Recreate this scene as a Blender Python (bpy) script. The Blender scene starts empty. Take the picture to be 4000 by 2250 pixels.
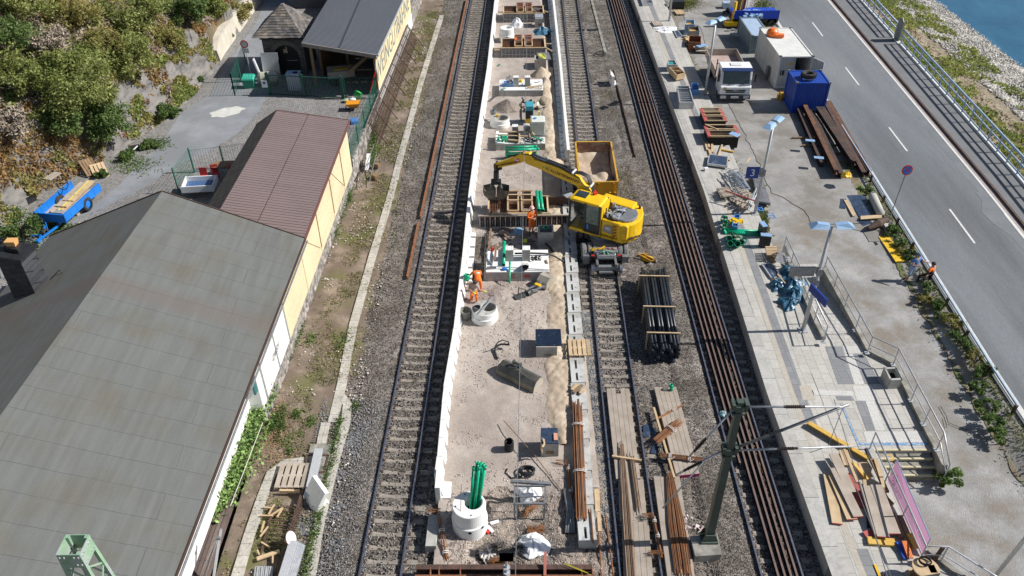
import bpy,math,random
import numpy as np
from mathutils import Vector,Matrix,noise
random.seed(7);RNG=np.random.default_rng(7)
SC=bpy.context.scene
COL=SC.collection
CF,CPI,CR,CH=3153.8,.65317,-.0072692,26.17
_cp,_sp=math.cos(CPI),math.sin(CPI)
_F=Vector((0,_cp,-_sp));_R0=Vector((1,0,0));_U0=Vector((0,_sp,_cp))
_R=_R0*math.cos(CR)+_U0*math.sin(CR);_U=-_R0*math.sin(CR)+_U0*math.cos(CR)
cam=bpy.data.cameras.new('camera');camo=bpy.data.objects.new('camera',cam);COL.objects.link(camo)
cam.sensor_width=36;cam.lens=36*CF/4000;cam.clip_end=2000;cam.clip_start=.1
m=Matrix((_R,_U,-_F)).transposed().to_4x4();m.translation=(0,0,CH);camo.matrix_world=m
SC.camera=camo
ELEV,AZ=41.0,2.0
w=bpy.data.worlds.new('World');SC.world=w;w.use_nodes=True
nt=w.node_tree;bg=nt.nodes['Background']
sky=nt.nodes.new('ShaderNodeTexSky');sky.sky_type='NISHITA';sky.sun_disc=False
sky.sun_elevation=math.radians(ELEV);sky.sun_rotation=math.radians(90-AZ);sky.altitude=100
nt.links.new(sky.outputs[0],bg.inputs[0]);bg.inputs[1].default_value=.068
sl=bpy.data.lights.new('sun','SUN');sl.energy=4.95;sl.angle=math.radians(.5);sl.color=(1,.965,.92)
so=bpy.data.objects.new('sun',sl);COL.objects.link(so)
_sd=Vector((math.cos(math.radians(ELEV))*math.cos(math.radians(AZ)),math.cos(math.radians(ELEV))*math.sin(math.radians(AZ)),math.sin(math.radians(ELEV))))
so.rotation_euler=_sd.to_track_quat('Z','Y').to_euler();so.location=(60,0,60)
SC.view_settings.view_transform='Standard';SC.view_settings.look='None'
SC.view_settings.exposure=.27;SC.view_settings.gamma=1
RG=dict(A=(1880,0,4.83),B=(1850,300,4.83),C=(1850,550,3.22),D=(1780,950,3.864),E=(1880,1150,3.6225),F=(1650,1650,2.4143),G=(2180,700,3.6225),H=(2500,0,3.622),I=(2600,350,3.622),J=(2700,600,3.864),K=(2900,900,3.864),L=(3150,1650,2.415),N=(900,1650,2.416),O=(0,550,2.898),P=(900,100,3.623),Q=(1350,0,4.14),R=(600,450,2.34),S=(3250,650,1.638))
def at(r,x,y,z=0.0):
 r=(1000*(r//10),750*(r%10),1.932)if isinstance(r,int)else RG[r]
 return gp(r[0]+x/r[2],r[1]+y/r[2],z)
def gp(px,py,z=0.0):
 zz=z if not callable(z)else .3
 for _ in range(1 if not callable(z)else 4):
  d=_F*CF+_R*(px-2000)+_U*(1125-py)
  t=(zz-CH)/d.z
  p=Vector((d.x*t,d.y*t,zz))
  if callable(z):zz=z(p.x,p.y)
 return p
def lerp(a,b,t):return a+(b-a)*t
def interp(x,pts):
 if x<=pts[0][0]:return pts[0][1]
 for(a,va),(b,vb)in zip(pts,pts[1:]):
  if x<=b:return va+(vb-va)*(x-a)/(b-a)
 return pts[-1][1]
def nz(x,y,s=1.,o=0.):return noise.noise(Vector((x*s,y*s,o)))
def fbm(x,y,s=1.,o=0.):return noise.fractal(Vector((x*s,y*s,o)),1.,2.,4)
MATS={}
def col(c):return(c[0],c[1],c[2],1)
def mat(name,c1,c2=None,sc=3.,rough=.75,metal=0.,bump=0.,bsc=None,c3=None,island=0.,cell=0.,csc=20.,stretch=None,spec=.5,det=8.,lo=.35,hi=.65,alpha=None,trans=0.,patch=None,psc=.5,plo=.45,phi=.6,leaf=0.):
 if name in MATS:return MATS[name]
 m=bpy.data.materials.new(name);m.use_nodes=True;MATS[name]=m
 N=m.node_tree.nodes;Lk=m.node_tree.links;b=N['Principled BSDF']
 b.inputs['Roughness'].default_value=rough;b.inputs['Metallic'].default_value=metal
 b.inputs['Specular IOR Level'].default_value=spec
 b.inputs['Base Color'].default_value=col(c1)
 tc=N.new('ShaderNodeTexCoord');co=tc.outputs['Object']
 if stretch:
  mp=N.new('ShaderNodeMapping');mp.inputs['Scale'].default_value=stretch;Lk.new(co,mp.inputs[0]);co=mp.outputs[0]
 out=None
 def noi(s,d=det):
  n=N.new('ShaderNodeTexNoise');n.inputs['Scale'].default_value=s;n.inputs['Detail'].default_value=d;n.inputs['Roughness'].default_value=.65
  Lk.new(co,n.inputs['Vector']);return n
 if c2:
  n=noi(sc);r=N.new('ShaderNodeValToRGB');Lk.new(n.outputs[0],r.inputs[0])
  r.color_ramp.elements[0].position=lo;r.color_ramp.elements[1].position=hi
  r.color_ramp.elements[0].color=col(c1);r.color_ramp.elements[1].color=col(c2)
  if c3:e=r.color_ramp.elements.new((lo+hi)/2);e.color=col(c3)
  out=r.outputs[0]
 else:
  rgb=N.new('ShaderNodeRGB');rgb.outputs[0].default_value=col(c1);out=rgb.outputs[0]
 if patch:
  n=noi(psc,6);r=N.new('ShaderNodeMapRange');r.inputs[1].default_value=plo;r.inputs[2].default_value=phi;Lk.new(n.outputs[0],r.inputs[0])
  mx=N.new('ShaderNodeMix');mx.data_type='RGBA';Lk.new(r.outputs[0],mx.inputs[0]);Lk.new(out,mx.inputs[6]);mx.inputs[7].default_value=col(patch);out=mx.outputs[2]
 def hsv(src,amt,hue=0.):
  nonlocal out
  r=N.new('ShaderNodeMapRange');r.inputs[3].default_value=1-amt;r.inputs[4].default_value=1+amt;Lk.new(src,r.inputs[0])
  h=N.new('ShaderNodeHueSaturation');Lk.new(r.outputs[0],h.inputs['Value']);Lk.new(out,h.inputs['Color']);out=h.outputs[0]
 hsrc=None
 if cell:
  v=N.new('ShaderNodeTexVoronoi');v.inputs['Scale'].default_value=csc;Lk.new(co,v.inputs['Vector'])
  s=N.new('ShaderNodeSeparateColor');Lk.new(v.outputs['Color'],s.inputs[0]);hsv(s.outputs[0],cell);hsrc=v.outputs['Distance']
 if island:
  g=N.new('ShaderNodeNewGeometry');hsv(g.outputs['Random Per Island'],island)
 Lk.new(out,b.inputs['Base Color'])
 if bump:
  bp=N.new('ShaderNodeBump');bp.inputs['Strength'].default_value=min(1,bump);bp.inputs['Distance'].default_value=.03 if not cell else .04
  if hsrc is None or bsc:hsrc=noi(bsc or sc*3).outputs[0]
  else:bp.invert=True
  Lk.new(hsrc,bp.inputs['Height']);Lk.new(bp.outputs[0],b.inputs['Normal'])
 if leaf:
  tl=N.new('ShaderNodeBsdfTranslucent');Lk.new(out,tl.inputs[0]);ms=N.new('ShaderNodeMixShader');ms.inputs[0].default_value=leaf;Lk.new(b.outputs[0],ms.inputs[1]);Lk.new(tl.outputs[0],ms.inputs[2]);Lk.new(ms.outputs[0],N['Material Output'].inputs[0])
 if alpha is not None:b.inputs['Alpha'].default_value=alpha
 if trans:b.inputs['Transmission Weight'].default_value=trans
 return m
def brickmat(name,c1,c2,mortar,bw,bh,rot=0.,ms=.02,rough=.8,off=.5,stain=.25,bump=.3,scale=1.,axes=None,ssc=.5):
 m=bpy.data.materials.new(name);m.use_nodes=True;MATS[name]=m
 N=m.node_tree.nodes;Lk=m.node_tree.links;b=N['Principled BSDF'];b.inputs['Roughness'].default_value=rough
 tc=N.new('ShaderNodeTexCoord');mp=N.new('ShaderNodeMapping');Lk.new(tc.outputs['Object'],mp.inputs[0])
 mp.inputs['Rotation'].default_value=axes or(0,0,rot)
 br=N.new('ShaderNodeTexBrick');Lk.new(mp.outputs[0],br.inputs[0]);br.offset=off
 br.inputs['Color1'].default_value=col(c1);br.inputs['Color2'].default_value=col(c2);br.inputs['Mortar'].default_value=col(mortar)
 br.inputs['Scale'].default_value=scale;br.inputs['Mortar Size'].default_value=ms;br.inputs['Brick Width'].default_value=bw;br.inputs['Row Height'].default_value=bh
 n=N.new('ShaderNodeTexNoise');n.inputs['Scale'].default_value=ssc;n.inputs['Detail'].default_value=8;Lk.new(tc.outputs['Object'],n.inputs[0])
 n2=N.new('ShaderNodeTexNoise');n2.inputs['Scale'].default_value=9;n2.inputs['Detail'].default_value=6;Lk.new(tc.outputs['Object'],n2.inputs[0])
 ad=N.new('ShaderNodeMath');ad.operation='ADD';Lk.new(n.outputs[0],ad.inputs[0]);Lk.new(n2.outputs[0],ad.inputs[1])
 r=N.new('ShaderNodeMapRange');r.inputs[1].default_value=.6;r.inputs[2].default_value=1.4;r.inputs[3].default_value=1-stain;r.inputs[4].default_value=1+stain;Lk.new(ad.outputs[0],r.inputs[0])
 h=N.new('ShaderNodeHueSaturation');Lk.new(r.outputs[0],h.inputs['Value']);Lk.new(br.outputs[0],h.inputs['Color']);Lk.new(h.outputs[0],b.inputs['Base Color'])
 bp=N.new('ShaderNodeBump');bp.inputs['Strength'].default_value=bump;bp.inputs['Distance'].default_value=.03;bp.invert=True;Lk.new(br.outputs['Fac'],bp.inputs['Height']);Lk.new(bp.outputs[0],b.inputs['Normal'])
 return m
Z=Vector((0,0,1))
def V(*a):return Vector(a[0])if len(a)==1 else Vector(a)
class MB:
 def __init__(s):s.v=[];s.f=[];s.mi=[];s.m=0
 def add(s,vs,fs):
  o=len(s.v);s.v+=[tuple(p)for p in vs];s.f+=[tuple(i+o for i in f)for f in fs];s.mi+=[s.m]*len(fs);return s
 def hexa(s,b,t):
  n=len(b);return s.add(list(b)+list(t),[tuple(range(n))[::-1],tuple(range(n,2*n))]+[(i,(i+1)%n,n+(i+1)%n,n+i)for i in range(n)])
 def box(s,c,d,rot=0.,tilt=None):
  hx,hy,hz=d[0]/2,d[1]/2,d[2]/2
  R=Matrix.Rotation(rot,3,'Z')
  if tilt is not None:R=R@tilt
  q=[(-hx,-hy),(hx,-hy),(hx,hy),(-hx,hy)]
  return s.hexa([V(c)+R@V(x,y,-hz)for x,y in q],[V(c)+R@V(x,y,hz)for x,y in q])
 def beam(s,a,b,w,h,up=Z,off=0.):
  a=V(a);b=V(b);d=(b-a).normalized();sd=d.cross(up)
  if sd.length<1e-4:sd=d.cross(V(1,0,0))
  sd.normalize();u=sd.cross(d).normalized()
  q=[sd*(i*w/2)+u*(j*h/2+off)for i,j in((-1,-1),(1,-1),(1,1),(-1,1))]
  return s.hexa([a+k for k in q],[b+k for k in q])
 def tube(s,pts,r,n=8,cap=True):
  pts=[V(p)for p in pts];rs=r if isinstance(r,(list,tuple))else[r]*len(pts)
  vs=[];prev=None
  for i,p in enumerate(pts):
   d=(pts[min(i+1,len(pts)-1)]-pts[max(i-1,0)]).normalized()
   a=prev if prev is not None else(V(1,0,0)if abs(d.x)<.8 else V(0,1,0))
   a=(a-d*a.dot(d)).normalized();prev=a;b=d.cross(a)
   vs+=[p+(a*math.cos(2*math.pi*k/n)+b*math.sin(2*math.pi*k/n))*rs[i]for k in range(n)]
  fs=[(i*n+k,i*n+(k+1)%n,(i+1)*n+(k+1)%n,(i+1)*n+k)for i in range(len(pts)-1)for k in range(n)]
  if cap:fs+=[tuple(range(n))[::-1],tuple((len(pts)-1)*n+k for k in range(n))]
  return s.add(vs,fs)
 def pipe(s,a,b,r,t=.01,n=16):
  a=V(a);b=V(b);d=(b-a).normalized();u=d.cross(Z if abs(d.z)<.9 else V(1,0,0)).normalized();w2=d.cross(u)
  ring=lambda p,q:[p+(u*math.cos(2*math.pi*k/n)+w2*math.sin(2*math.pi*k/n))*q for k in range(n)]
  vs=ring(a,r)+ring(b,r)+ring(b,r-t)+ring(a,r-t)
  return s.add(vs,[(j*n+k,j*n+(k+1)%n,((j+1)%4)*n+(k+1)%n,((j+1)%4)*n+k)for j in range(4)for k in range(n)])
 def lathe(s,c,prof,n=32,cap=False,R=None):
  vs=[]
  for r,z in prof:
   for k in range(n):
    p=V(r*math.cos(2*math.pi*k/n),r*math.sin(2*math.pi*k/n),z);vs.append(V(c)+(R@p if R else p))
  fs=[(i*n+k,i*n+(k+1)%n,(i+1)*n+(k+1)%n,(i+1)*n+k)for i in range(len(prof)-1)for k in range(n)]
  if cap:fs+=[tuple(range(n))[::-1],tuple((len(prof)-1)*n+k for k in range(n))]
  return s.add(vs,fs)
 def prism(s,poly,z0,z1):return s.hexa([(p[0],p[1],z0)for p in poly],[(p[0],p[1],z1)for p in poly])
 def slab(s,tops,th):
  return s.hexa([V(p)-Z*th for p in tops],[V(p)for p in tops])
 def quad(s,*q):return s.add(q,[tuple(range(len(q)))])
 def build(s,name,m,parent=None,smooth=False,loc=None,bev=0.):
  me=bpy.data.meshes.new(name);L=V(parent['_o'])if parent is not None and '_o' in parent else V(0,0,0)
  if loc is not None:L=V(loc)
  me.from_pydata([(x-L.x,y-L.y,z-L.z)for x,y,z in s.v],[],s.f)
  for mm in(m if isinstance(m,(list,tuple))else[m]):me.materials.append(mm)
  if max(s.mi or[0]):me.polygons.foreach_set('material_index',s.mi)
  if smooth:me.polygons.foreach_set('use_smooth',[True]*len(me.polygons))
  me.update()
  o=bpy.data.objects.new(name,me);COL.objects.link(o)
  if parent is not None:
   o.parent=parent
   if '_o' not in parent:o.location=(0,0,0)
   o['_o']=tuple(L)
  else:o.location=L;o['_o']=tuple(L)
  if bev:
   b=o.modifiers.new('bevel','BEVEL');b.width=bev;b.segments=2;b.limit_method='ANGLE'
  if smooth=='auto':pass
  return o
def tag(o,label,cat,group=None,kind=None):
 if label:o['label']=label
 if cat:o['category']=cat
 if group:o['group']=group
 if kind:o['kind']=kind
 return o
def thing(name,label,cat,loc,group=None):
 o=bpy.data.objects.new(name,None);COL.objects.link(o);o.empty_display_size=.2;o.location=loc;o['_o']=tuple(loc)
 return tag(o,label,cat,group)
def one(mb,name,m,label,cat,group=None,smooth=False,bev=0.):
 vs=mb.v;n=len(vs);c=(sum(p[0]for p in vs)/n,sum(p[1]for p in vs)/n,min(p[2]for p in vs))
 return tag(mb.build(name,m,None,smooth,loc=c,bev=bev),label,cat,group)
def struct(o):o['kind']='structure';return o
def dup(root,loc,rot=0.,label=None,group=None):
 r=root.copy();COL.objects.link(r);r.location=loc;r.rotation_euler=(0,0,rot)
 if label:r['label']=label
 if group:r['group']=group
 for ch in list(root.children):
  c=ch.copy();COL.objects.link(c);c.parent=r
  for g in ch.children:
   d=g.copy();COL.objects.link(d);d.parent=c
 return r
def grid(name,x0,x1,y0,y1,st,zf,m,keep=None):
 nx=max(1,int((x1-x0)/st));ny=max(1,int((y1-y0)/st));vs=[];fs=[]
 for j in range(ny+1):
  y=y0+(y1-y0)*j/ny
  for i in range(nx+1):
   x=x0+(x1-x0)*i/nx;vs.append((x,y,zf(x,y)))
 for j in range(ny):
  for i in range(nx):
   if keep is None or keep(x0+(x1-x0)*(i+.5)/nx,y0+(y1-y0)*(j+.5)/ny):a=j*(nx+1)+i;fs.append((a,a+1,a+nx+2,a+nx+1))
 mb=MB();mb.v=vs;mb.f=fs;mb.mi=[0]*len(fs)
 return mb.build(name,m,smooth=True)
def fastmesh(name,V3,F,m,parent=None):
 me=bpy.data.meshes.new(name);k=F.shape[1]
 me.vertices.add(len(V3));me.vertices.foreach_set('co',V3.astype(np.float32).ravel())
 me.loops.add(F.size);me.loops.foreach_set('vertex_index',F.astype(np.int32).ravel())
 me.polygons.add(len(F));me.polygons.foreach_set('loop_start',(np.arange(len(F))*k).astype(np.int32));me.polygons.foreach_set('loop_total',np.full(len(F),k,np.int32))
 for mm in(m if isinstance(m,(list,tuple))else[m]):me.materials.append(mm)
 me.update(calc_edges=True);me.validate()
 o=bpy.data.objects.new(name,me);COL.objects.link(o)
 if parent is not None:o.parent=parent
 return o
def leaves(name,C,size,m,parent=None,flat=.0,mi=None,asp=.55):
 n=len(C);C=np.asarray(C,float);a=RNG.normal(size=(n,3));a[:,2]*=(1-flat);a/=np.linalg.norm(a,axis=1)[:,None]
 b=np.cross(a,RNG.normal(size=(n,3)));b/=np.linalg.norm(b,axis=1)[:,None]
 s=(size*RNG.uniform(.6,1.35,n))[:,None]if np.isscalar(size)else size[:,None]
 a*=s;b*=s*asp
 Vv=np.stack([C-a,C-b*.9,C+a,C+b*.9],1).reshape(-1,3)
 o=fastmesh(name,Vv,np.arange(4*n).reshape(-1,4),m,parent)
 if mi is not None:o.data.polygons.foreach_set('material_index',np.asarray(mi,np.int32))
 return o
_cube=np.array([(-1,-1,-1),(1,-1,-1),(1,1,-1),(-1,1,-1),(-1,-1,1),(1,-1,1),(1,1,1),(-1,1,1)],float)
_cf=np.array([(3,2,1,0),(4,5,6,7),(0,1,5,4),(1,2,6,5),(2,3,7,6),(3,0,4,7)])
def stones(name,C,size,m):
 n=len(C);q=_cube[None]*RNG.uniform(.45,1,(n,8,1))*RNG.uniform(.6,1.2,(n,1,3))*(size*RNG.uniform(.6,1.5,n))[:,None,None]*.5
 ax=RNG.normal(size=(n,3));ax/=np.linalg.norm(ax,axis=1)[:,None];b=np.cross(ax,RNG.normal(size=(n,3)));b/=np.linalg.norm(b,axis=1)[:,None];c=np.cross(ax,b)
 Rm=np.stack([ax,b,c],2);q=np.einsum('nij,nkj->nki',Rm,q)+np.asarray(C)[:,None]
 return fastmesh(name,q.reshape(-1,3),(np.arange(n)[:,None,None]*8+_cf[None]).reshape(-1,4),m)
def text(name,s,size,m,parent,origin,xdir,ydir,ext=.004,align='CENTER',shear=0.,bold=0.,spacing=1.):
 cu=bpy.data.curves.new(name,'FONT');cu.body=s;cu.size=size;cu.extrude=ext;cu.align_x=align;cu.align_y='CENTER';cu.offset=bold;cu.shear=shear;cu.space_character=spacing
 to=bpy.data.objects.new('tmp',cu);COL.objects.link(to)
 bpy.context.view_layer.update()
 me=bpy.data.meshes.new_from_object(to.evaluated_get(bpy.context.evaluated_depsgraph_get()))
 COL.objects.unlink(to);bpy.data.objects.remove(to)
 X=V(xdir).normalized();N3=X.cross(V(ydir)).normalized();Y=N3.cross(X)
 M=Matrix((X,Y,N3)).transposed().to_4x4();M.translation=V(origin)-(V(parent['_o'])if parent is not None else V(0,0,0))
 me.transform(M);me.materials.clear();me.materials.append(m)
 o=bpy.data.objects.new(name,me);COL.objects.link(o);o.parent=parent
 if parent is not None:o['_o']=tuple(V(parent['_o']))
 return o
M_conc=mat('concrete',(.36,.35,.32),(.5,.49,.46),2.5,.85,bump=.15,bsc=40,patch=(.3,.29,.26),psc=1.1)
M_concw=mat('white_precast_concrete',(.72,.72,.69),(.82,.82,.8),2,.7,bump=.06,bsc=30)
M_concd=mat('old_concrete',(.24,.23,.2),(.36,.34,.3),3,.9,bump=.3,bsc=30,patch=(.17,.165,.14),psc=1.2)
M_sleep=mat('sleeper_concrete',(.19,.165,.135),(.31,.28,.24),2.5,.9,bump=.2,bsc=30,island=.15)
M_rust=mat('rusty_steel',(.19,.075,.035),(.1,.05,.035),4,.85,bump=.2,c3=(.26,.11,.05))
M_rustd=mat('dark_rusty_steel',(.05,.03,.025),(.12,.065,.045),3,.8,bump=.2)
M_railtop=mat('polished_rail',(.55,.56,.6),(.35,.34,.36),6,.28,metal=.9)
M_railb=mat('rail_blue_grey',(.16,.17,.2),(.09,.06,.05),5,.5,metal=.3)
M_railred=mat('loose_rail_rust',(.18,.118,.1),(.12,.078,.062),3,.7,bump=.1)
M_ball=mat('ballast',(.095,.082,.071),(.225,.198,.173),1.3,.95,cell=.85,csc=17,bump=1.,patch=(.1,.085,.07),psc=.35)
M_ballg=mat('ballast_grey',(.13,.13,.135),(.25,.25,.255),1.3,.95,cell=.8,csc=17,bump=1.)
M_ballb=mat('ballast_brown',(.13,.105,.085),(.23,.19,.155),.9,.95,cell=.65,csc=22,bump=.8,patch=(.1,.095,.055),psc=.6)
M_stone=mat('loose_ballast_stone',(.14,.125,.11),(.24,.215,.195),.7,.9,island=.75)
M_stoneg=mat('loose_grey_stone',(.17,.165,.165),(.27,.265,.265),.7,.9,island=.6)
M_dirt=mat('bare_soil',(.145,.108,.08),(.28,.22,.17),.8,.95,bump=.7,bsc=14,patch=(.13,.125,.05),psc=.45,plo=.5,phi=.62,c3=(.17,.13,.098))
M_site=mat('crushed_sand_gravel',(.36,.305,.26),(.46,.405,.355),.7,.95,cell=.12,csc=26,bump=.4,patch=(.32,.27,.235),psc=.28)
M_mud=mat('dug_up_soil',(.16,.135,.115),(.34,.28,.23),1.1,.95,cell=.35,csc=18,bump=.9)
M_sand=mat('pale_sand',(.42,.34,.25),(.6,.52,.4),1.1,.95,bump=.5,bsc=9,c3=(.43,.34,.25))
M_asph=mat('asphalt',(.14,.153,.165),(.182,.195,.206),.45,.9,bump=.25,bsc=60,cell=.12,csc=60,patch=(.105,.113,.12),psc=.16,stretch=(1,.12,1))
M_asphy=mat('yard_asphalt',(.235,.228,.215),(.33,.32,.3),.6,.92,bump=.3,bsc=40,patch=(.2,.183,.16),psc=.4,cell=.1,csc=40)
M_gravy=mat('gravel_yard',(.235,.228,.215),(.37,.364,.35),.55,.95,cell=.12,csc=26,bump=.45,patch=(.225,.2,.168),psc=.42,c3=(.3,.296,.288))
M_path=mat('weathered_footway_asphalt',(.145,.15,.155),(.18,.185,.19),.7,.9,bump=.2,bsc=60)
M_lroad=mat('pale_grey_asphalt',(.2,.212,.232),(.28,.29,.305),.5,.9,bump=.25,bsc=50,patch=(.2,.21,.22),psc=.3)
M_paint=mat('white_road_paint',(.7,.7,.68),(.55,.55,.52),8,.7)
M_kerb=mat('kerb_stone',(.5,.49,.46),(.64,.63,.6),4,.85,bump=.2)
M_kerbr=mat('reddish_gutter',(.33,.27,.25),(.42,.36,.33),3,.9)
M_bank=mat('bank_soil',(.17,.135,.09),(.3,.26,.19),.7,.95,bump=.9,bsc=10,cell=.35,csc=9)
M_peb=mat('river_pebbles',(.24,.225,.2),(.42,.4,.36),.8,.95,cell=.7,csc=7,bump=1.)
M_water=mat('river_water',(.015,.085,.16),(.03,.13,.22),.35,.22,bump=.5,bsc=2.2,stretch=(1,.45,1))
M_grass=mat('grass_blades',(.09,.13,.025),(.2,.2,.05),1,.8,leaf=.45,island=.5)
M_weed=mat('weed_leaves',(.08,.15,.035),(.16,.23,.06),.8,.7,leaf=.45,island=.5)
M_dry=mat('dry_brown_leaves',(.33,.19,.07),(.23,.17,.06),.5,.85,leaf=.45,island=.55,c3=(.38,.24,.1))
M_olive=mat('olive_creeper_leaves',(.25,.25,.07),(.36,.3,.11),.5,.8,leaf=.45,island=.5)
M_grn1=mat('locust_leaves',(.22,.27,.07),(.36,.38,.13),.35,.65,leaf=.45,island=.5)
M_grn2=mat('dark_green_leaves',(.11,.18,.05),(.19,.26,.08),.4,.65,leaf=.45,island=.5)
M_grn3=mat('grey_twigs',(.27,.22,.17),(.38,.32,.25),.6,.9,island=.4)
M_bark=mat('bark',(.1,.08,.06),(.18,.15,.12),6,.9,bump=.4)
M_rock=mat('slate_rock',(.085,.08,.075),(.24,.22,.2),.8,.85,bump=1.,bsc=5,stretch=(1,1,3.2),c3=(.18,.17,.16),patch=(.38,.36,.32),psc=.35,plo=.62,phi=.74)
M_steel=mat('galvanised_steel',(.42,.44,.46),(.56,.57,.58),5,.42,metal=.45)
M_steeld=mat('dull_grey_metal',(.2,.21,.22),(.3,.31,.32),5,.5,metal=.5)
M_brail=mat('pale_blue_painted_steel',(.36,.48,.62),(.46,.57,.7),3,.45,metal=.2)
M_black=mat('black_plastic_and_gap_shade',(.013,.014,.016),(.025,.026,.03),4,.5)
M_pipeb=mat('black_pipe',(.012,.017,.024),(.03,.036,.045),3,.38,island=.3)
M_rub=mat('rubber',(.02,.02,.021),(.05,.048,.045),4,.85,bump=.2)
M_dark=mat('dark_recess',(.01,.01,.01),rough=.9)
M_wood=mat('pale_timber',(.55,.41,.25),(.42,.3,.17),2.5,.75,stretch=(1,1,1),island=.22,bump=.15,bsc=20)
M_woodg=mat('weathered_timber',(.43,.37,.31),(.32,.27,.215),1.5,.85,island=.22,bump=.25,bsc=20)
M_woodb=mat('brown_timber',(.25,.16,.085),(.17,.11,.065),3,.8,island=.3,bump=.2,bsc=20)
M_woody=mat('yellow_formwork_timber',(.62,.4,.08),(.5,.3,.05),4,.65,island=.2)
M_redp=mat('red_paint_timber',(.45,.07,.07),(.35,.1,.08),4,.7)
M_green=mat('green_plastic_pipe',(.0,.33,.17),(.005,.4,.22),2,.35,island=.15)
M_yel=mat('excavator_yellow_paint',(.8,.5,.005),(.72,.43,.006),1.5,.4,patch=(.5,.31,.03),psc=2.2,plo=.56,phi=.72)
M_yeld=mat('worn_yellow_paint',(.55,.32,.03),(.35,.18,.03),3,.6,bump=.1,patch=(.2,.09,.03),psc=2,plo=.56,phi=.62)
M_blue=mat('blue_container_paint',(.01,.06,.36),(.015,.075,.4),2,.45)
M_blub=mat('bright_blue_paint',(.01,.16,.58),(.015,.2,.64),2,.4)
M_bcrate=mat('blue_plastic_crate',(.07,.2,.5),(.12,.3,.6),3,.45)
M_contw=mat('white_container_paint',(.6,.6,.56),(.72,.72,.68),1.5,.55)
M_white=mat('white_paint',(.75,.76,.77),(.82,.82,.82),2,.3)
M_glass=mat('dark_window_glass',(.02,.03,.035),(.04,.06,.06),2,.08,spec=.8)
M_glassg=mat('green_tinted_glass',(.1,.19,.17),(.2,.3,.27),2.2,.12,spec=.8)
M_bag=mat('white_woven_bag',(.7,.71,.74),(.8,.8,.8),5,.7,bump=.3)
M_tarp=mat('blue_tarpaulin',(.02,.09,.15),(.06,.17,.26),3,.35,bump=.3)
M_orange=mat('hi_vis_orange_cloth',(.95,.2,.015),(.8,.15,.01),6,.8)
M_reflect=mat('silver_reflective_tape',(.65,.65,.6),rough=.4)
M_skin=mat('skin',(.42,.22,.15),(.48,.27,.19),8,.6)
M_hair=mat('dark_hair',(.03,.02,.015),(.06,.04,.03),20,.8)
M_strap=mat('pale_strap',(.6,.55,.5),(.7,.66,.62),8,.8)
M_panel=mat('dark_formwork_panel',(.02,.035,.07),(.05,.075,.12),3,.35,patch=(.3,.32,.33),psc=3,plo=.62,phi=.72)
M_redwh=mat('red_plastic',(.6,.03,.02),rough=.5)
M_slate=mat('roof_slate',(.07,.06,.055),(.14,.12,.105),3,.8,cell=.35,csc=5,bump=.5,patch=(.19,.15,.12),psc=1.2)
M_rail2=mat('rebar_rust',(.3,.13,.05),(.19,.09,.045),2,.85,island=.4)
SITE=.2
PE=[(0,11.2),(16.4,11.25),(25.5,11.27),(42.8,11.85),(79,12.02),(115,12.1)]
ZP=.72
def yardz(x,y):return interp(y,[(0,-.08),(20,-.08),(30,.02),(42,.3),(52,.42),(120,.45)])
ZR=.42
HB=[(0,-40),(20,-36),(30,-30.2),(37.5,-28.6),(42.2,-28.3),(49.6,-25),(54.4,-24),(58.5,-23.3),(64.7,-23.8),(78.4,-24),(120,-24)]
YZ=1.15
def hillx(y):return interp(y,HB)
def siteh(x,y):
 z=SITE+.03*nz(x,y,2.)+.015*nz(x,y,7)
 if y<21.5:t=min(1,(21.5-y)/1.5)*max(0,min(1,(x+2.6)));z=lerp(z,.02+.16*fbm(x,y,1.3,5)+.05*nz(x,y,5),t)
 for cx,cy,r,h in((.2,32.4,1.7,.22),(-.6,33.2,1.,.25),(.7,30.6,1.1,.15),(-1.2,21.3,.9,.12)):
  d=math.hypot(x-cx,y-cy)
  if d<r*1.6:z+=h*math.exp(-(d/r)**2*2)+.05*nz(x,y,4.5)*max(0,1-d/r/1.6)
 if-2.45<x<-1.45 and 34.6<y<39.3:z-=.55*min(1,(x+2.45)*5,(-1.45-x)*5,(y-34.6)*3,(39.3-y)*3)
 if x>3.05 and y>41:z-=.5*min(1,(x-3.05)*2.2)*min(1,(y-41)/3)
 return z
def shoulder(x,y):
 t=(y-16.8)/64
 a=lerp(-5.63,-3.91,t)-x;b=x-lerp(5.34,6.67,t);c=lerp(8.94,9.67,t)-x;r=0.
 if 0<a<1.4:r=max(r,.085*min(1,a*6)*(1.4-a))
 if 0<b<1.6:r=max(r,.09*min(1,b*6)*(.75+.6*nz(x,y,.5,3)))
 if 0<c<1.6:r=max(r,.1*min(1,c*6))
 return r
ball=grid('ground',-9.2,11.8,4,118,.14,lambda x,y:-.03+.035*nz(x,y,3)+.02*nz(x,y,8)+shoulder(x,y)+.05*max(0,1-abs(x+6.9+.02*(y-20)*-1)/1.1)*(.5+nz(x,y,.7)),M_ball)
struct(ball);ball['label']='brown grey ballast bed between the tracks'
gb=MB();gb.box((-160,60,-1.9),(385,700,.2));struct(gb.build('ground_base',M_dirt));gb=MB();gb.box((180,60,-7.),(400,700,.2));struct(gb.build('river_bed',M_bank))
struct(grid('dirt_verge',-10.9,-6.6,4,118,.16,lambda x,y:.02+.05*fbm(x,y,.8,3)+.03*nz(x,y,3)-.12*max(0,(x+7.6+.018*(y-40)*-1)),M_dirt))
struct(grid('site_floor',-2.95,3.45,12,118,.09,siteh,M_site,keep=lambda x,y:x>interp(y,[(20,-2.95),(36.6,-2.82),(78.8,-1.42),(118,-.1)])and not(y<20.6+.6*nz(x,y,1.1)and x>-1.4+.4*nz(x,y,2))))
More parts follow.
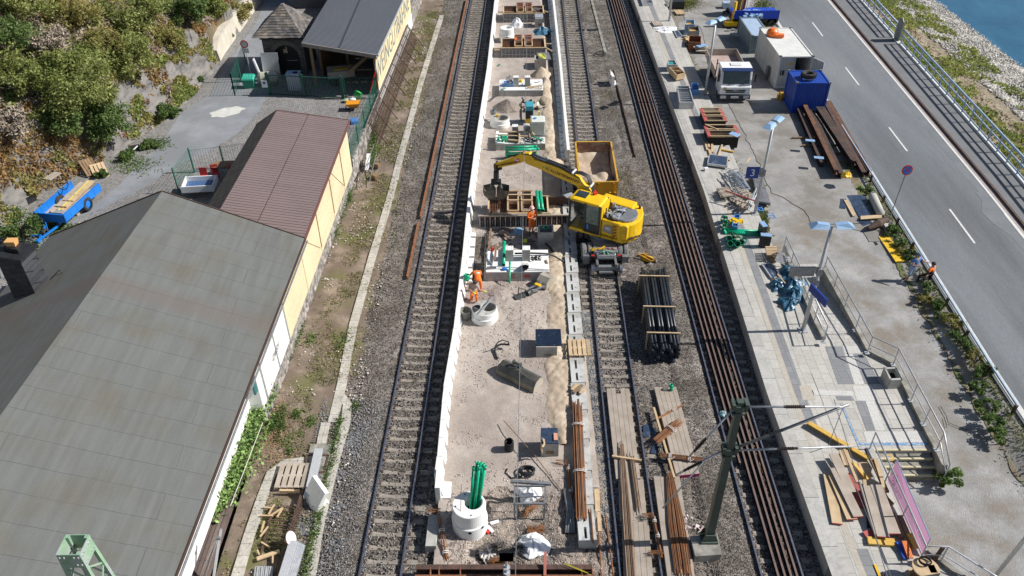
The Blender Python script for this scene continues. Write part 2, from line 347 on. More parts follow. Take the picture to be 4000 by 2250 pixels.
struct(grid('dug_soil',-2.6,3.6,12,22.5,.07,lambda x,y:siteh(x,y)+.012*nz(x,y,9)-(.02 if y>20.6 else 0),M_mud))
def sandz(x,y):
 c=interp(y,[(23,2.1),(30,2.35),(36,2.5),(50,2.72),(64,2.85)]);w=interp(y,[(22.5,.0),(24.5,.8),(33,.8),(42,.65),(60,.5),(64,.0)])
 d=abs(x-c-.16*nz(x,y,.9))/(w*(1+.4*nz(x,y,.7,4))+.001);return SITE-.12+(.25+.05*nz(x,y,1.3)+.06*nz(x,y,4)+.06*nz(x,y,9))*max(0,1-d*d)**.7
struct(grid('sand_ridge',1.3,3.5,23,64,.08,sandz,M_sand))
for nm,x,y,r,h,mm in(('gravel_heap',*at('B',640,590,.2)[:2],1.0,.75,M_mud),('sand_heap',*at('A',1130,1420,.2)[:2],.75,.75,M_sand),('gravel_heap',*at('B',560,1010,.3)[:2],.55,.3,M_site)):
 hp=MB();n=40
 rings=[(0,h)]+[(r*t,h*(1-t**1.15))for t in(.12,.25,.4,.55,.7,.85,1.)]
 vs=[];
 for q,zz in rings[1:]:
  for k in range(n):
   a=k*2*math.pi/n;rr=q*(1+.12*nz(math.cos(a)*2,math.sin(a)*2,1,x));px,py=x+rr*math.cos(a)*1.15,y+rr*math.sin(a)*.9
   vs.append((px,py,SITE-.02+zz+.035*nz(px,py,7)))
 hp.add([(x,y,SITE+h*.98)]+vs,[(0,1+k,1+(k+1)%n)for k in range(n)]+[(1+i*n+k,1+(i+1)*n+k,1+(i+1)*n+(k+1)%n,1+i*n+(k+1)%n)for i in range(len(rings)-2)for k in range(n)])
 o=hp.build(nm,mm,smooth=True,loc=(x,y,SITE));tag(o,'pale sand heap beside a grey concrete box near the top' if nm=='sand_heap' else('conical heap of brown gravel between foundation and low ring' if h>.5 else 'small low heap of gravel and sand behind the timber frames'),'heap',kind='stuff')
struct(grid('dug_soil',-1.5,1.5,36.75,39.8,.07,lambda x,y:.2+.07*nz(x,y,1.6,4)+.05*nz(x,y,5)+.012*nz(x,y,11),mat('dark_wet_soil',(.07,.062,.058),(.2,.17,.14),1.6,.9,cell=.3,csc=16,bump=.9)))
struct(grid('grey_ballast',3.2,4.75,15,118,.1,lambda x,y:-.02+.04*nz(x,y,4,2)+(.03 if(y>55 or y<33)else-.08),M_ballg,keep=lambda x,y:x<lerp(3.84,5.21,(y-16.8)/64)-.12 and((y>55+nz(x,y,1)and x>4.2)or(17.5<y<32.2 and x>3.3+.25*nz(x,y,2)))))
struct(grid('grey_ballast',-8.7,-5.8,14.8,25,.12,lambda x,y:.0+.1*nz(x,y,.8,9)+.03*nz(x,y,4)-.02*abs(x+6.6),M_ballg))
def yz2(x,y):
 return yardz(x,y)+.02*nz(x,y,.7)
rdl=[(0,21.6),(26.4,22.18),(43.3,23.02),(77.7,24.75),(130,27.4)]
rdr=[(0,27.6),(37.9,29.07),(43.25,29.4),(79.9,31.03),(130,33.3)]
def strip(name,m,fa,fb,z,y0=2,y1=125,n=60,th=None):
 mb=MB();ys=[lerp(y0,y1,k/n)for k in range(n+1)]
 if th:
  for a,b in zip(ys,ys[1:]):mb.slab([(fa(a),a,z),(fb(a),a,z),(fb(b),b,z),(fa(b),b,z)],th)
  mb=MB();top=[(fa(y),y,z)for y in ys]+[(fb(y),y,z)for y in reversed(ys)]
  k=len(ys)
  vs=[(x,y,zz)for zz in(z,z-th)for x,y,_ in top];N2=2*k
  fs=[(i,N2-1-i,N2-2-i,i+1)for i in range(k-1)]+[(N2+i+1,N2+N2-2-i,N2+N2-1-i,N2+i)for i in range(k-1)]+[(i,(i+1)%N2,N2+(i+1)%N2,N2+i)for i in range(N2)]
  mb.add(vs,fs)
 else:
  vs=[p for y in ys for p in((fa(y),y,z),(fb(y),y,z))];mb.add(vs,[(2*i,2*i+1,2*i+3,2*i+2)for i in range(n)])
 return struct(mb.build(name,m))
RL=lambda y:interp(y,rdl)
struct(grid('yard',12.6,26.2,8,118,.3,lambda x,y:lerp(yz2(x,y),ZR-.07+.04*nz(x,y,1.5),max(0,min(1,(x-RL(y)+1.5)/1.2))),M_gravy,keep=lambda x,y:x<RL(y)))
RRr=lambda y:interp(y,rdr)
strip('road',M_asph,lambda y:RL(y)-.25,lambda y:RRr(y)+.2,ZR,th=.4)
strip('road_edge_line',M_kerb,lambda y:RL(y)-.14,lambda y:RL(y)+.12,ZR+.02,th=.02)
strip('road_edge_line',M_paint,lambda y:RRr(y)-.06,lambda y:RRr(y)+.12,ZR+.004)
M_patch=mat('bluish_asphalt_patch',(.145,.158,.17),(.18,.192,.202),.8,.85,cell=.1,csc=60)
strip('road_patch',M_patch,lambda y:RRr(y)-.62-(.15*math.sin(y)if y<44 else 0)-max(0,41-y)*.0,lambda y:RRr(y)-.03,ZR+.004,40.5,125)
pw=MB();pp=[at(31,1565,0,ZR),at(31,1615,70,ZR),at(31,1610,150,ZR),at(31,1700,240,ZR),at(31,1830,330,ZR),at(31,1932,450,ZR),gp(4300,1400,ZR),gp(4300,1200,ZR),at(31,1932,370,ZR),at(31,1640,0,ZR)]
pw.quad(*[(p.x,p.y,ZR+.008)for p in pp]);struct(pw.build('road_patch',M_patch))
cl=[(at(30,335,170,ZR),at(30,413,274,ZR)),(at(30,585,510,ZR),at(30,686,643,ZR)),(at(30,913,962,ZR),at(30,1050,1142,ZR)),(at(31,1370,130,ZR),at(31,1560,388,ZR))]
cl.append((cl[0][0]+(cl[0][0]-cl[1][0]),cl[0][1]+(cl[0][0]-cl[1][0])))
for a,b in cl:
 d=(b-a).normalized();s=V(-d.y,d.x,0)*.06;mb=MB();z=Z*.012;mb.quad(a-s+z,b-s+z,b+s+z,a+s+z);struct(mb.build('lane_marking',M_paint))
strip('gutter',M_kerbr,lambda y:RRr(y)+.121,lambda y:RRr(y)+.42,ZR+.006)
strip('footway_kerb',M_rustd,lambda y:RRr(y)+.42,lambda y:RRr(y)+.56,ZR+.13,th=.3)
fwr=[(0,29.9),(38,31.3),(45,31.9),(79,33.9),(130,36.6)]
FW=lambda y:interp(y,fwr)
strip('footway',M_path,lambda y:RRr(y)+.56,lambda y:FW(y),ZR+.1,th=.3)
strip('retaining_coping',M_kerb,lambda y:FW(y),lambda y:FW(y)+.38,ZR+.16,th=1.2)
WX=[(0,47.5),(74.6,49.8),(96,49.8),(130,49)]
def bankz(x,y):
 t=(x-FW(y)-.3)/(interp(y,WX)-FW(y)-.3);z=lerp(-1.0,-5.02,max(0,min(1.15,t))**.8)
 return z+.18*fbm(x,y,.6,2)*(1 if t<.7 else .3)+.05*nz(x,y,3)
struct(grid('river_bank',29.8,44.6,20,125,.3,bankz,M_bank,keep=lambda x,y:x>FW(y)+.2))
struct(grid('pebble_beach',38,54,20,125,.3,lambda x,y:bankz(x,y)+.1*nz(x,y,.5,4)+(-.25 if x<42.2+.03*(y-60)else .06),M_peb))
wt=MB();wt.box((135,90,-5.15),(190,300,.3));struct(wt.build('water',M_water))
def scatter(n,x0,x1,y0,y1,zf,keep=None):
 P=np.column_stack([RNG.uniform(x0,x1,n),RNG.uniform(y0,y1,n),np.zeros(n)])
 if keep:P=P[[keep(x,y)for x,y,_ in P]]
 P[:,2]=[zf(x,y)for x,y,_ in P];return P
o=stones('beach_stones',scatter(14000,42,50.5,50,100,lambda x,y:bankz(x,y)+.05),.16,mat('pale_beach_stone',(.3,.285,.26),(.46,.44,.4),.8,.9,island=.55));tag(o,'pale pebbles on the river beach','pebbles',kind='stuff')
WLx=lambda y:interp(y,[(0,-12.3),(24.4,-12.1),(24.6,-10.76),(27,-10.67),(44,-10.2),(57,-9.75),(73,-9.1),(120,-7.2)])
yd=MB();ys=[4,20,24.4,24.6,27,30,37.5,42.2,44,49.6,54.4,57,58.5,64.7,73,78.4,120]
vs=[p for y in ys for p in((hillx(y)-2,y,YZ),(WLx(y)-.1,y,YZ))]
yd.add(vs,[(2*i,2*i+1,2*i+3,2*i+2)for i in range(len(ys)-1)])
M_cob=brickmat('cobble_paving',(.2,.195,.19),(.31,.3,.295),(.13,.12,.1),.17,.12,rot=.5,ms=.012,stain=.3,bump=.8)
struct(yd.build('cobbled_yard',M_cob))
lr=MB();Lp=[gp(*p,YZ)for p in((-300,1330),(0,1040),(330,830),(470,720),(540,640),(620,575),(700,450),(830,360),(880,260),(1000,90),(1060,-60))]
Rp=[gp(*p,YZ)for p in((-200,1200),(60,1060),(330,845),(560,735),(700,640),(800,600),(930,520),(1010,440),(1080,300),(1120,120),(1180,-60))]
zz=Z*.004
for i in range(len(Lp)-1):lr.quad(Lp[i]+zz,Rp[i]+zz,Rp[i+1]+zz,Lp[i+1]+zz)
struct(lr.build('side_road',M_lroad))
wp=MB();c0=at(0,1715,845,YZ);wp.quad(*[V(c0.x+(1.05+.1*math.sin(5*a)+.05*math.sin(9*a))*math.cos(a)*1.05,c0.y+(.85+.08*math.sin(7*a))*math.sin(a)*.95+.35*math.cos(a),YZ+.009)for a in[k*2*math.pi/40 for k in range(40)]])
struct(wp.build('pale_road_patch',mat('whitish_mortar',(.6,.6,.56),(.5,.49,.45),3,.9)))
ya=MB();YE=[at('H',1150,-60),at('H',640,-60),at('H',600,180),at('H',660,330),at('H',860,380),at('H',950,700),at('H',950,800),at('H',990,1000),at('I',940,310),at('I',1160,720),at('I',1330,1060),at('J',1080,320),at('J',1200,560),at('J',1290,620),at('J',1500,740),at('J',1690,850),at('J',1780,980),at('J',1800,1090),at(31,320,260),at(31,480,262),at(31,760,300)]
YE=[gp(*[(lambda q:(2000+CF*((q-Vector((0,0,CH))).dot(_R))/((q-Vector((0,0,CH))).dot(_F)),1125-CF*((q-Vector((0,0,CH))).dot(_U))/((q-Vector((0,0,CH))).dot(_F))))(p)][0],yardz)for p in YE]
YE2=[]
for a,b in zip(YE,YE[1:]):
 for k in range(6):p=a.lerp(b,k/6);YE2.append(V(p.x+.12*nz(p.x,p.y,2.3),p.y,0))
YE2.sort(key=lambda p:-p.y)
def strip2(name,m,pts,xr,dz):
 mb=MB();vs=[]
 for p in pts:
  for k in range(13):
   x=lerp(p.x,xr(p.y),k/12);vs.append((x,p.y,yz2(x,p.y)+dz))
 mb.add(vs,[(i*13+k,(i+1)*13+k,(i+1)*13+k+1,i*13+k+1)for i in range(len(pts)-1)for k in range(12)]);return struct(mb.build(name,m,smooth=True))
ys=np.arange(38.0,116,.25)
edge=sorted([(p.y,p.x)for p in YE2])
def yaL(y):return interp(y,edge)
strip2('yard_asphalt',M_asphy,[V(yaL(y)+.14*nz(y,3,1.7),y,0)for y in ys][::-1],lambda y:RL(y)-(1.3 if y<46 else .9),.03)
M_pav=brickmat('platform_pavers',(.4,.385,.35),(.46,.44,.4),(.22,.21,.19),.62,.42,rot=math.pi/2+.02,ms=.009,stain=.16,bump=.2)
M_pavs=brickmat('small_pavers',(.4,.385,.355),(.46,.445,.41),(.24,.23,.21),.3,.3,rot=.0,ms=.012,stain=.14,bump=.2)
M_edge=brickmat('platform_edge_slabs',(.36,.345,.32),(.43,.42,.39),(.1,.1,.09),2.2,3.,rot=math.pi/2,ms=.012,off=0,stain=.25,bump=.2,ssc=1.5)
M_dk=brickmat('dark_grey_pavers',(.2,.205,.215),(.24,.245,.25),(.14,.14,.14),.4,.4,rot=math.pi/2,ms=.01,stain=.12,bump=.2)
M_tac=brickmat('tactile_beige_pavers',(.46,.42,.36),(.52,.47,.39),(.3,.27,.23),.3,.05,rot=0,ms=.008,stain=.14,bump=.4)
M_wpav=brickmat('white_guidance_pavers',(.55,.54,.5),(.6,.59,.56),(.36,.35,.33),.3,.06,rot=0,ms=.008,stain=.12,bump=.4)
PX=lambda y:interp(y,PE)
PRp=[at('H',330,-20,ZP),at('H',640,640,ZP),at('H',790,1000,ZP),at('I',690,260,ZP),at('I',905,800,ZP),at('J',720,230,ZP),at('J',1050,980,ZP),at('J',1225,1390,ZP),at('K',480,240,ZP)]
PRi=sorted([(p.y,p.x)for p in PRp]);PR=lambda y:interp(y,PRi)
KL=[at('K',640,500,ZP),at('K',870,960,ZP),at('K',1070,1430,ZP),at(31,400,1118,ZP)]
KR=[at(31,400,590,ZP),at(31,560,880,ZP),at(31,735,1212,ZP),at(31,930,1312,ZP),at(32,1003,20,ZP),at(32,1180,390,ZP),at(32,1238,500,ZP)]
pt=[(PX(118),118),(PR(118),118)]+[(p[1],p[0])for p in PRi[::-1]]+[(KL[0].x-.05,KL[0].y+.7)]+[(p.x,p.y)for p in KL]+[(at(31,700,1150,ZP).x,at(31,700,1150,ZP).y)]+[(p.x,p.y)for p in KR[3:]]
stl=at(32,800,500,ZP);sbl=at('L',1000,860,ZP);pt+=[(stl.x,stl.y),(stl.x+.25,stl.y-1.6),(at('L',1145,1210,ZP).x,at('L',1145,1210,ZP).y),(at('L',1420,1449,ZP).x,at('L',1420,1449,ZP).y),(at('L',1420,1449,ZP).x+.6,8),(PX(8),8)]
pt+=[(PX(y),y)for y in(16.4,25.5,30,36,42.8,60,79)]
pm=MB();n=len(pt);pm.add([(x,y,ZP)for x,y in pt]+[(x,y,-.7)for x,y in pt],[tuple(range(n))[::-1]]+[(i,(i+1)%n,n+(i+1)%n,n+i)for i in range(n)])
me_o=struct(pm.build('platform',M_pav))
import bmesh
bm=bmesh.new();bm.from_mesh(me_o.data);bmesh.ops.triangulate(bm,faces=[f for f in bm.faces if len(f.verts)>4]);bmesh.ops.recalc_face_normals(bm,faces=bm.faces);bm.to_mesh(me_o.data);bm.free()
def pstrip(m,o0,o1,y0=8,y1=118,dz=.004,name='platform_band',th=.003):
 mb=MB();ys=[8,12,16.4,21,25.5,30,36,42.8,50,60,79,118];ys=[y0]+[y for y in ys if y0<y<y1]+[y1]
 for a,b in zip(ys,ys[1:]):mb.quad((PX(a)+o0,a,ZP+dz),(PX(a)+o1,a,ZP+dz),(PX(b)+o1,b,ZP+dz),(PX(b)+o0,b,ZP+dz))
 return struct(mb.build(name,m))
pstrip(M_edge,-.03,.55,dz=.006)
for a,b in((14,21),(22.4,33),(35,43),(46,58),(62,75)):pstrip(M_tac,.95,1.2,a,b)
for a,b in((13,17.5),(23.5,44),(47,71),(73,90)):pstrip(M_dk,1.205,1.62,a,b)
def pq(r,m,*q,z=ZP+.008,name='paver_band'):
 mb=MB();mb.quad(*[at(r,x,y,z)for x,y in q]);return struct(mb.build(name,m))
pq(32,M_tac,(235,12),(325,10),(362,120),(262,122));pq(32,M_wpav,(330,48),(640,52),(655,88),(345,84));pq(32,M_wpav,(635,15),(780,14),(832,125),(672,125))
pq(31,M_wpav,(560,1160),(690,1160),(720,1215),(580,1218));pq(31,M_wpav,(580,1222),(640,1222),(725,1449),(655,1449));pq(32,M_wpav,(735,127),(800,127),(885,350),(812,352))
pq(32,M_wpav,(718,358),(1170,356),(1205,440),(745,443));pq(32,M_dk,(660,127),(733,127),(808,352),(745,352));pq(31,M_dk,(430,1165),(556,1165),(650,1449),(530,1449));pq(31,M_dk,(645,1222),(725,1222),(850,1449),(735,1449));pq(32,M_dk,(510,90),(632,92),(655,125),(525,122))
M_chalk=mat('blue_spray_marks',(.08,.25,.5),(.42,.41,.38),14,.8,lo=.48,hi=.52)
pq(32,M_chalk,(690,440),(1205,441),(1212,462),(695,461),z=ZP+.012,name='blue_marking');pq(32,M_chalk,(545,145),(558,145),(705,490),(688,490),z=ZP+.012,name='blue_marking')
rz0=.06;rp=MB();e0=at('K',800,400,.1);e1=at('K',1070,400,.1);b0=at(31,415,1118,ZP);b1=at(31,705,1160,ZP)
rp.slab([(e0.x,e0.y,.1),(b0.x,b0.y,ZP-.002),(b1.x,b1.y,ZP-.002),(e1.x,e1.y,.1)][::-1],.5);struct(rp.build('ramp',M_pavs))
st=thing('concrete_stairs','concrete stairs with yellow step edges between platform and gravel yard','stairs',at(32,1040,690,-.05))
tops=[(800,1232,500,ZP),(838,1245,566,.565),(858,1265,628,.41),(876,1285,690,.255)]
M_noz=mat('yellowish_step_edge',(.6,.53,.33),(.5,.45,.3),5,.8)
for i,(xa,xb,y,z)in enumerate(tops):
 a=at(32,xa,y,z);b=at(32,xb,y,z);y1=(at(32,xb,tops[i-1][2],tops[i-1][3]).y if i else b.y+.02)
 m1=MB()
 if i:m1.hexa([(a.x,a.y,-.4),(b.x,b.y,-.4),(b.x,y1,-.4),(a.x,y1,-.4)],[(a.x,a.y,z-.01),(b.x,b.y,z-.01),(b.x,y1,z-.01),(a.x,y1,z-.01)]);m1.build('step',M_concd,st)
 m2=MB();m2.hexa([(a.x,a.y-.015,z-.05),(b.x,b.y-.015,z-.05),(b.x,b.y+.07,z-.05),(a.x,a.y+.07,z-.05)],[(a.x,a.y-.015,z+.006),(b.x,b.y-.015,z+.006),(b.x,b.y+.07,z+.006),(a.x,a.y+.07,z+.006)]);m2.build('step_edge',M_noz,st)
def kerb(pts,w,h,z0,m=M_concd,label='',side=1):
 k=thing('ramp_kerb',label,'kerb',pts[0])
 mb=MB()
 for a,b in zip(pts,pts[1:]):mb.beam((a.x,a.y,(h+z0)/2),(b.x,b.y,(h+z0)/2),w,h-z0)
 mb.build('kerb_beam',m,k);return k
kerb([p+V(.1,0,0)for p in KL],.2,ZP+.22,-.2,label='weathered concrete kerb between platform and ramp below the tarpaulin')
kerb([p+V(.12,0,0)for p in KR]+[at(32,1300,690,.3)],.22,ZP+.2,-.4,label='long weathered concrete kerb right of the ramp and stairs')
kerb([at('L',1150,1215,ZP),at('L',1240,1300,ZP),at('L',1430,1449,ZP),at('L',1500,1500,ZP)],.2,ZP+.15,-.4,label='dark kerb at the bottom right beside the cable drum')
def railing(name,pts,h,post_every,m,label,cat='railing',mids=(.5,),r=.036,feet=True,posts=None,group=None,box=False):
 t=thing(name,label,cat,pts[0],group);pts=[V(p)for p in pts]
 tm=MB();tm.tube([p+Z*h for p in pts],r,8);tm.build('handrail',m,t,smooth=True)
 for q in mids:
  mm=MB();mm.tube([p+Z*h*q for p in pts],r*.7,8);mm.build('rail',m,t,smooth=True)
 for a,b in zip(pts,pts[1:]):
  L=(b-a).length;n=max(1,round(L/post_every))
  for k in range(n+(1 if b==pts[-1]else 0)):
   p=a.lerp(b,k/n);pm=MB();pm.tube([p,p+Z*h],r*.8,6);po=pm.build('post',m,t)
   if feet:fm=MB();fm.box(p+Z*.012,(.2,.2,.024));fm.build('base_plate',m,po)
 return t
kz=lambda r,x,y,z:at(r,x,y,z)
H1=1.0
a=at('K',665,100,ZP+H1-.2);b=at(31,452,1010,ZP+.2+H1);railing('ramp_railing',[V(a.x,a.y,ZP-.2),V(b.x,b.y,ZP+.2)],H1,1.75,M_steel,'galvanised railing along the left side of the ramp behind the sign pole')
q=[at(31,450,490,ZP-.1+H1),at(31,790,1092,ZP+.2+H1),at(31,990,1182,ZP+.2+H1),at(32,1130,0,ZP+.2+H1),at(32,1330,370,ZP+.2+H1),at(32,1374,612,.3+H1)]
railing('ramp_railing',[V(p.x,p.y,p.z-H1)for p in q],H1,1.75,M_steel,'long galvanised railing right of ramp running down to the stairs')
q=[at('L',655,95,ZP+H1),at('L',1133,1168,ZP+H1),at('L',1340,1172,ZP+H1),at('L',1750,1428,.5+H1),at('L',2000,1580,.4+H1)]
railing('stair_railing',[V(p.x,p.y,p.z-H1)for p in q],H1,1.9,M_steel,'galvanised railing left of the stairs in front of the pink banner')
q=[gp(3372,0,ZR+1.3),at(30,870,95,ZR+1.3),at(30,1290,545,ZR+1.3),at(30,1932,1215,ZR+1.3)]
q=[V(FW(y)+.22,y,ZR+.16)for y in(24,38,45,60,67.5)]
railing('river_railing',q,1.15,1.55,M_brail,'pale blue steel railing between footway and river bank, nearer length',mids=(.12,.6),r=.08,feet=False)
q=[V(FW(y)+.22,y,ZR+.16)for y in(69.2,80,100)]
railing('river_railing',q,1.15,1.55,M_brail,'pale blue steel railing above the bank at the top of the picture',mids=(.12,.6),r=.08,feet=False)
nt_=MB();c0=V(FW(68.4)+.15,68.4,ZR+.16);nt_.box(c0+Z*.85,(.16,.75,1.7),.1);nt_.tube([c0+Z*1.6+V(0,-.37,0),c0+Z*1.85,c0+Z*1.6+V(0,.37,0)],.08,8)
one(nt_,'railing_bollard',M_steeld,'dark grey rounded panel standing in the gap of the blue railing','post',bev=.03)
q=[V(RL(y)-.32,y,ZR-.05)for y in np.arange(24.5,60,2.5)]
g=thing('guard_rail','low bluish steel guard rail on dark posts beside the white road edge','guard rail',q[0]);mb=MB();mb.beam(q[0]+Z*.42,q[-1]+Z*.42,.06,.16)
gm=MB()
for a,b in zip(q,q[1:]):gm.beam(a+Z*.42,b+Z*.42,.07,.1)
gm.build('rail',M_brail,g)
for p in q:pm=MB();pm.box(p+V(-.08,0,.1),(.1,.12,.75));pm.build('post',M_rustd,g)
def rail_mb(a,b,mb=None):
 mb=mb or MB();a=V(a);b=V(b);mb.m=1;mb.beam(a-Z*.155,b-Z*.155,.14,.02);mb.beam(a-Z*.095,b-Z*.095,.02,.1);mb.beam(a-Z*.024,b-Z*.024,.07,.04);mb.m=0;mb.beam(a-Z*.002,b-Z*.002,.055,.006);return mb
def sleeper_mesh(L=2.6):
 mb=MB();pr=[(-L/2,.075),(-.95,.085),(-.55,.085),(-.25,.045),(.25,.045),(.55,.085),(.95,.085),(L/2,.075)]
 vs=[];
 for x,h in pr:
  w=.14 if abs(x)>.4 else .105
  vs+=[(x,-w,-.1),(x,-w*.72,h-.06),(x,w*.72,h-.06),(x,w,-.1)]
 mb.add(vs,[(i*4+k,i*4+k+1,(i+1)*4+k+1,(i+1)*4+k)for i in range(len(pr)-1)for k in range(3)]+[(0,3,2,1),tuple(range(len(vs)-4,len(vs)))]);return mb
def clip_mesh():
 mb=MB()
 for s in(-1,1):
  for q in(-1,1):mb.box((s*.752+q*.11,0,.05),(.07,.12,.05))
 return mb
def track(label,L0,L1,R0,R1,y0,y1,zr=.17,sink=0.,gap=.6,phase=0.):
 e=lambda a,b,y:V(lerp(a[0],b[0],(y-a[1])/(b[1]-a[1])),y,zr)
 c0=(e(L0,L1,y0)+e(R0,R1,y0))/2;t=thing('railway_track',label,'railway track',(c0.x,c0.y,0))
 for A,B in((L0,L1),(R0,R1)):rail_mb(e(A,B,y0),e(A,B,y1)).build('rail',[M_railtop,M_railb],t)
 mesh=None;n=int((y1-y0)/gap);far=MB();sm=sleeper_mesh();kk=0;cm=clip_mesh();allc=MB()
 ang=-math.atan((L1[0]-L0[0])/(L1[1]-L0[1]))
 for k in range(n):
  y=y0+phase+k*gap;c=(e(L0,L1,y)+e(R0,R1,y))/2;
  rz=ang+random.uniform(-.006,.006);R=Matrix.Rotation(rz,3,'Z')
  allc.add([R@V(p)+V(c.x,c.y,0)for p in cm.v],cm.f)
  if 13<y and kk<100:
   kk+=1
   if mesh is None:so_=sm.build('sleeper',M_sleep,t,loc=(0,0,0));mesh=so_.data
   else:so_=bpy.data.objects.new('sleeper',mesh);COL.objects.link(so_);so_.parent=t
   so_.location=V(c.x-c0.x+random.uniform(-.01,.01),c.y-c0.y,sink+random.uniform(-.006,.004));so_.rotation_euler=(0,0,rz)
  else:far.add([R@V(p)+V(c.x,c.y,0)for p in sm.v],sm.f)
 f=far.build('sleeper_row',M_sleep,t);f['kind']='stuff'
 f=allc.build('rail_fastenings',M_rustd,t);f['kind']='stuff'
 return t
T1=((-5.63,16.89),(-3.91,81.11),(-4.11,16.88),(-2.36,81.08));T2=((3.84,16.82),(5.21,80.91),(5.34,16.81),(6.67,80.88));T3=((8.94,16.78),(9.67,80.81),(10.42,16.76),(11.16,80.78))
track('left railway track beside the white wall, on brownish concrete sleepers',*T1,9,110,phase=.18)
track('middle railway track carrying the yellow excavator and the wagon',*T2,9,110,phase=.35,sink=.01)
track('right railway track along the platform with loose rails lying in it',*T3,9,110,phase=.1)
def loose(i,off,y0,y1,lab):
 A,B=T3[0],T3[1];e=lambda y:V(lerp(A[0],B[0],(y-A[1])/(B[1]-A[1]))+off+.03*math.sin(y*.05+i),y,.16)
 mb=MB();ys=[y0,(y0+y1)/2,y1]
 for a,b in zip(ys,ys[1:]):
  a=e(a);b=e(b);mb.m=1;mb.beam(a-Z*.06,b-Z*.06,.12,.02);mb.beam(a-Z*.0,b-Z*.0,.02,.1);mb.m=0;mb.beam(a+Z*.06,b+Z*.06,.075,.04)
 one(mb,'loose_rail',[M_railred,M_black],lab,'rail','rusty rails lying inside the right track')  # rail foot and web coloured black as painted shade in the gaps between rails
for i,(o_,y0,nm)in enumerate(((.3,at(22,1715,600,.2).y,'short of the others, it ends beside the catenary mast'),(.55,9,'second from the left'),(.8,9,'third from the left'),(1.04,9,'fourth from the left'),(1.27,9,'nearest the platform'))):loose(i,o_,y0,108,'rusty loose rail in the right track, '+nm.replace('short of the others, it ends beside the catenary mast','ending beside the catenary mast'))
def lying_rail(p,q,m,label,grp=None,s=1.):
 mb=MB();a=V(p);b=V(q);mb.beam(a+Z*.02,b+Z*.02,.14*s,.03);mb.beam(a+Z*.08,b+Z*.08,.03,.1);mb.beam(a+Z*.14,b+Z*.14,.075*s,.05)
 return one(mb,'loose_rail',m,label,'rail',grp)
lying_rail(at(10,1590,0,.1),at(11,1240,200,.1),M_rust,'long orange rusty rail lying left of the left track')
lying_rail(at(11,1225,240,.1),at(11,1140,655,.1),M_rust,'shorter rusty rail lying left of the left track, nearer end')
lying_rail(at(20,765,535,.05),at(20,930,1190,.05),M_rustd,'dark rusty rail lying on the ballast between middle and right tracks')
mb=MB();a,b=at(20,600,0,.06),at(20,708,410,.06);mb.beam(a,b,.22,.12);one(mb,'concrete_beam',M_concd,'long thin concrete strip on the ballast near the top right of the middle track','strip')
wl=[gp(1931.7,0,.9),gp(1903,259,.9),gp(1863,518,.9),gp(1831,750,.9),at(11,1555,500,.9),at(11,1495,1000,.9),at(12,1418,0,.9),at(12,1372,500,.9),at(12,1345,690,.9)]
wl=sorted([(p.y,p.x)for p in wl]);dx=(wl[-1][1]-wl[-3][1])/(wl[-1][0]-wl[-3][0]);wl.append((118,wl[-1][1]+dx*(118-wl[-1][0])))
def wall_element(label):
 t=thing('wall_element',label,'wall element',(0,0,0))
 mb=MB();mb.box((.09,0,.33),(.2,.985,1.12));mb.build('upstand',M_concw,t,bev=.008)
 mb=MB();mb.hexa([(.18,-.36,-.1),(.36,-.36,-.1),(.36,.34,-.1),(.18,.34,-.1)],[(.18,-.36,.8),(.23,-.36,.5),(.23,.34,.5),(.18,.34,.8)]);mb.build('buttress',M_concw,t)
 mb=MB();mb.box((.38,-.02,.08),(.36,.8,.2));mb.build('foot',M_concw,t);return t
y=wl[0][0]+.5;k=0;we=None
while y<98:
 x=interp(y,wl);loc=V(x,y,0)
 if we is None:we=wall_element('white L-shaped precast wall element in the left platform wall');we.location=loc
 else:o=dup(we,loc,0)
 (we if k==0 else o).rotation_euler=(0,0,-math.atan((interp(y+1,wl)-x)/1));(we if k==0 else o)['group']='white wall elements standing in a row';y+=1.;k+=1
def lone(loc,rotz,tilt,label):
 o=dup(we,loc,0,label);o['group']='single white wall elements';del o['group'];o.rotation_euler=(Matrix.Rotation(rotz,3,'Z')@Matrix.Rotation(tilt,3,'X')).to_euler();return o
p=at(12,1360,930,0);lone(V(p.x,p.y+.65,.1),0,0,'white L-shaped wall element with two holes standing alone at the near end of the wall')
p=at('N',860,850,0);o=lone(V(p.x-.45,p.y+.35,.25),.75,.0,'white L-shaped wall element lying tilted across the left cable trough');o.rotation_euler=(0.15,.5,.75)
wr=[gp(2155.3,0,.9),at(20,352,500,.9),at(20,395,1000,.9),at(20,407,1130,.9)]
wr=sorted([(p.y,p.x)for p in wr]);dx=(wr[-1][1]-wr[0][1])/(wr[-1][0]-wr[0][0]);wr.append((118,wr[-1][1]+dx*(118-wr[-1][0])))
wr=[(a,b+.26)for a,b in wr]
y=wr[0][0]+.5;first=True
while y<98:
 x=interp(y,wr);o=dup(we,V(x,y,0),math.pi-math.atan((interp(y+1,wr)-x)),'white L-shaped precast wall element in the right platform wall','white wall elements of the right wall');y+=1.
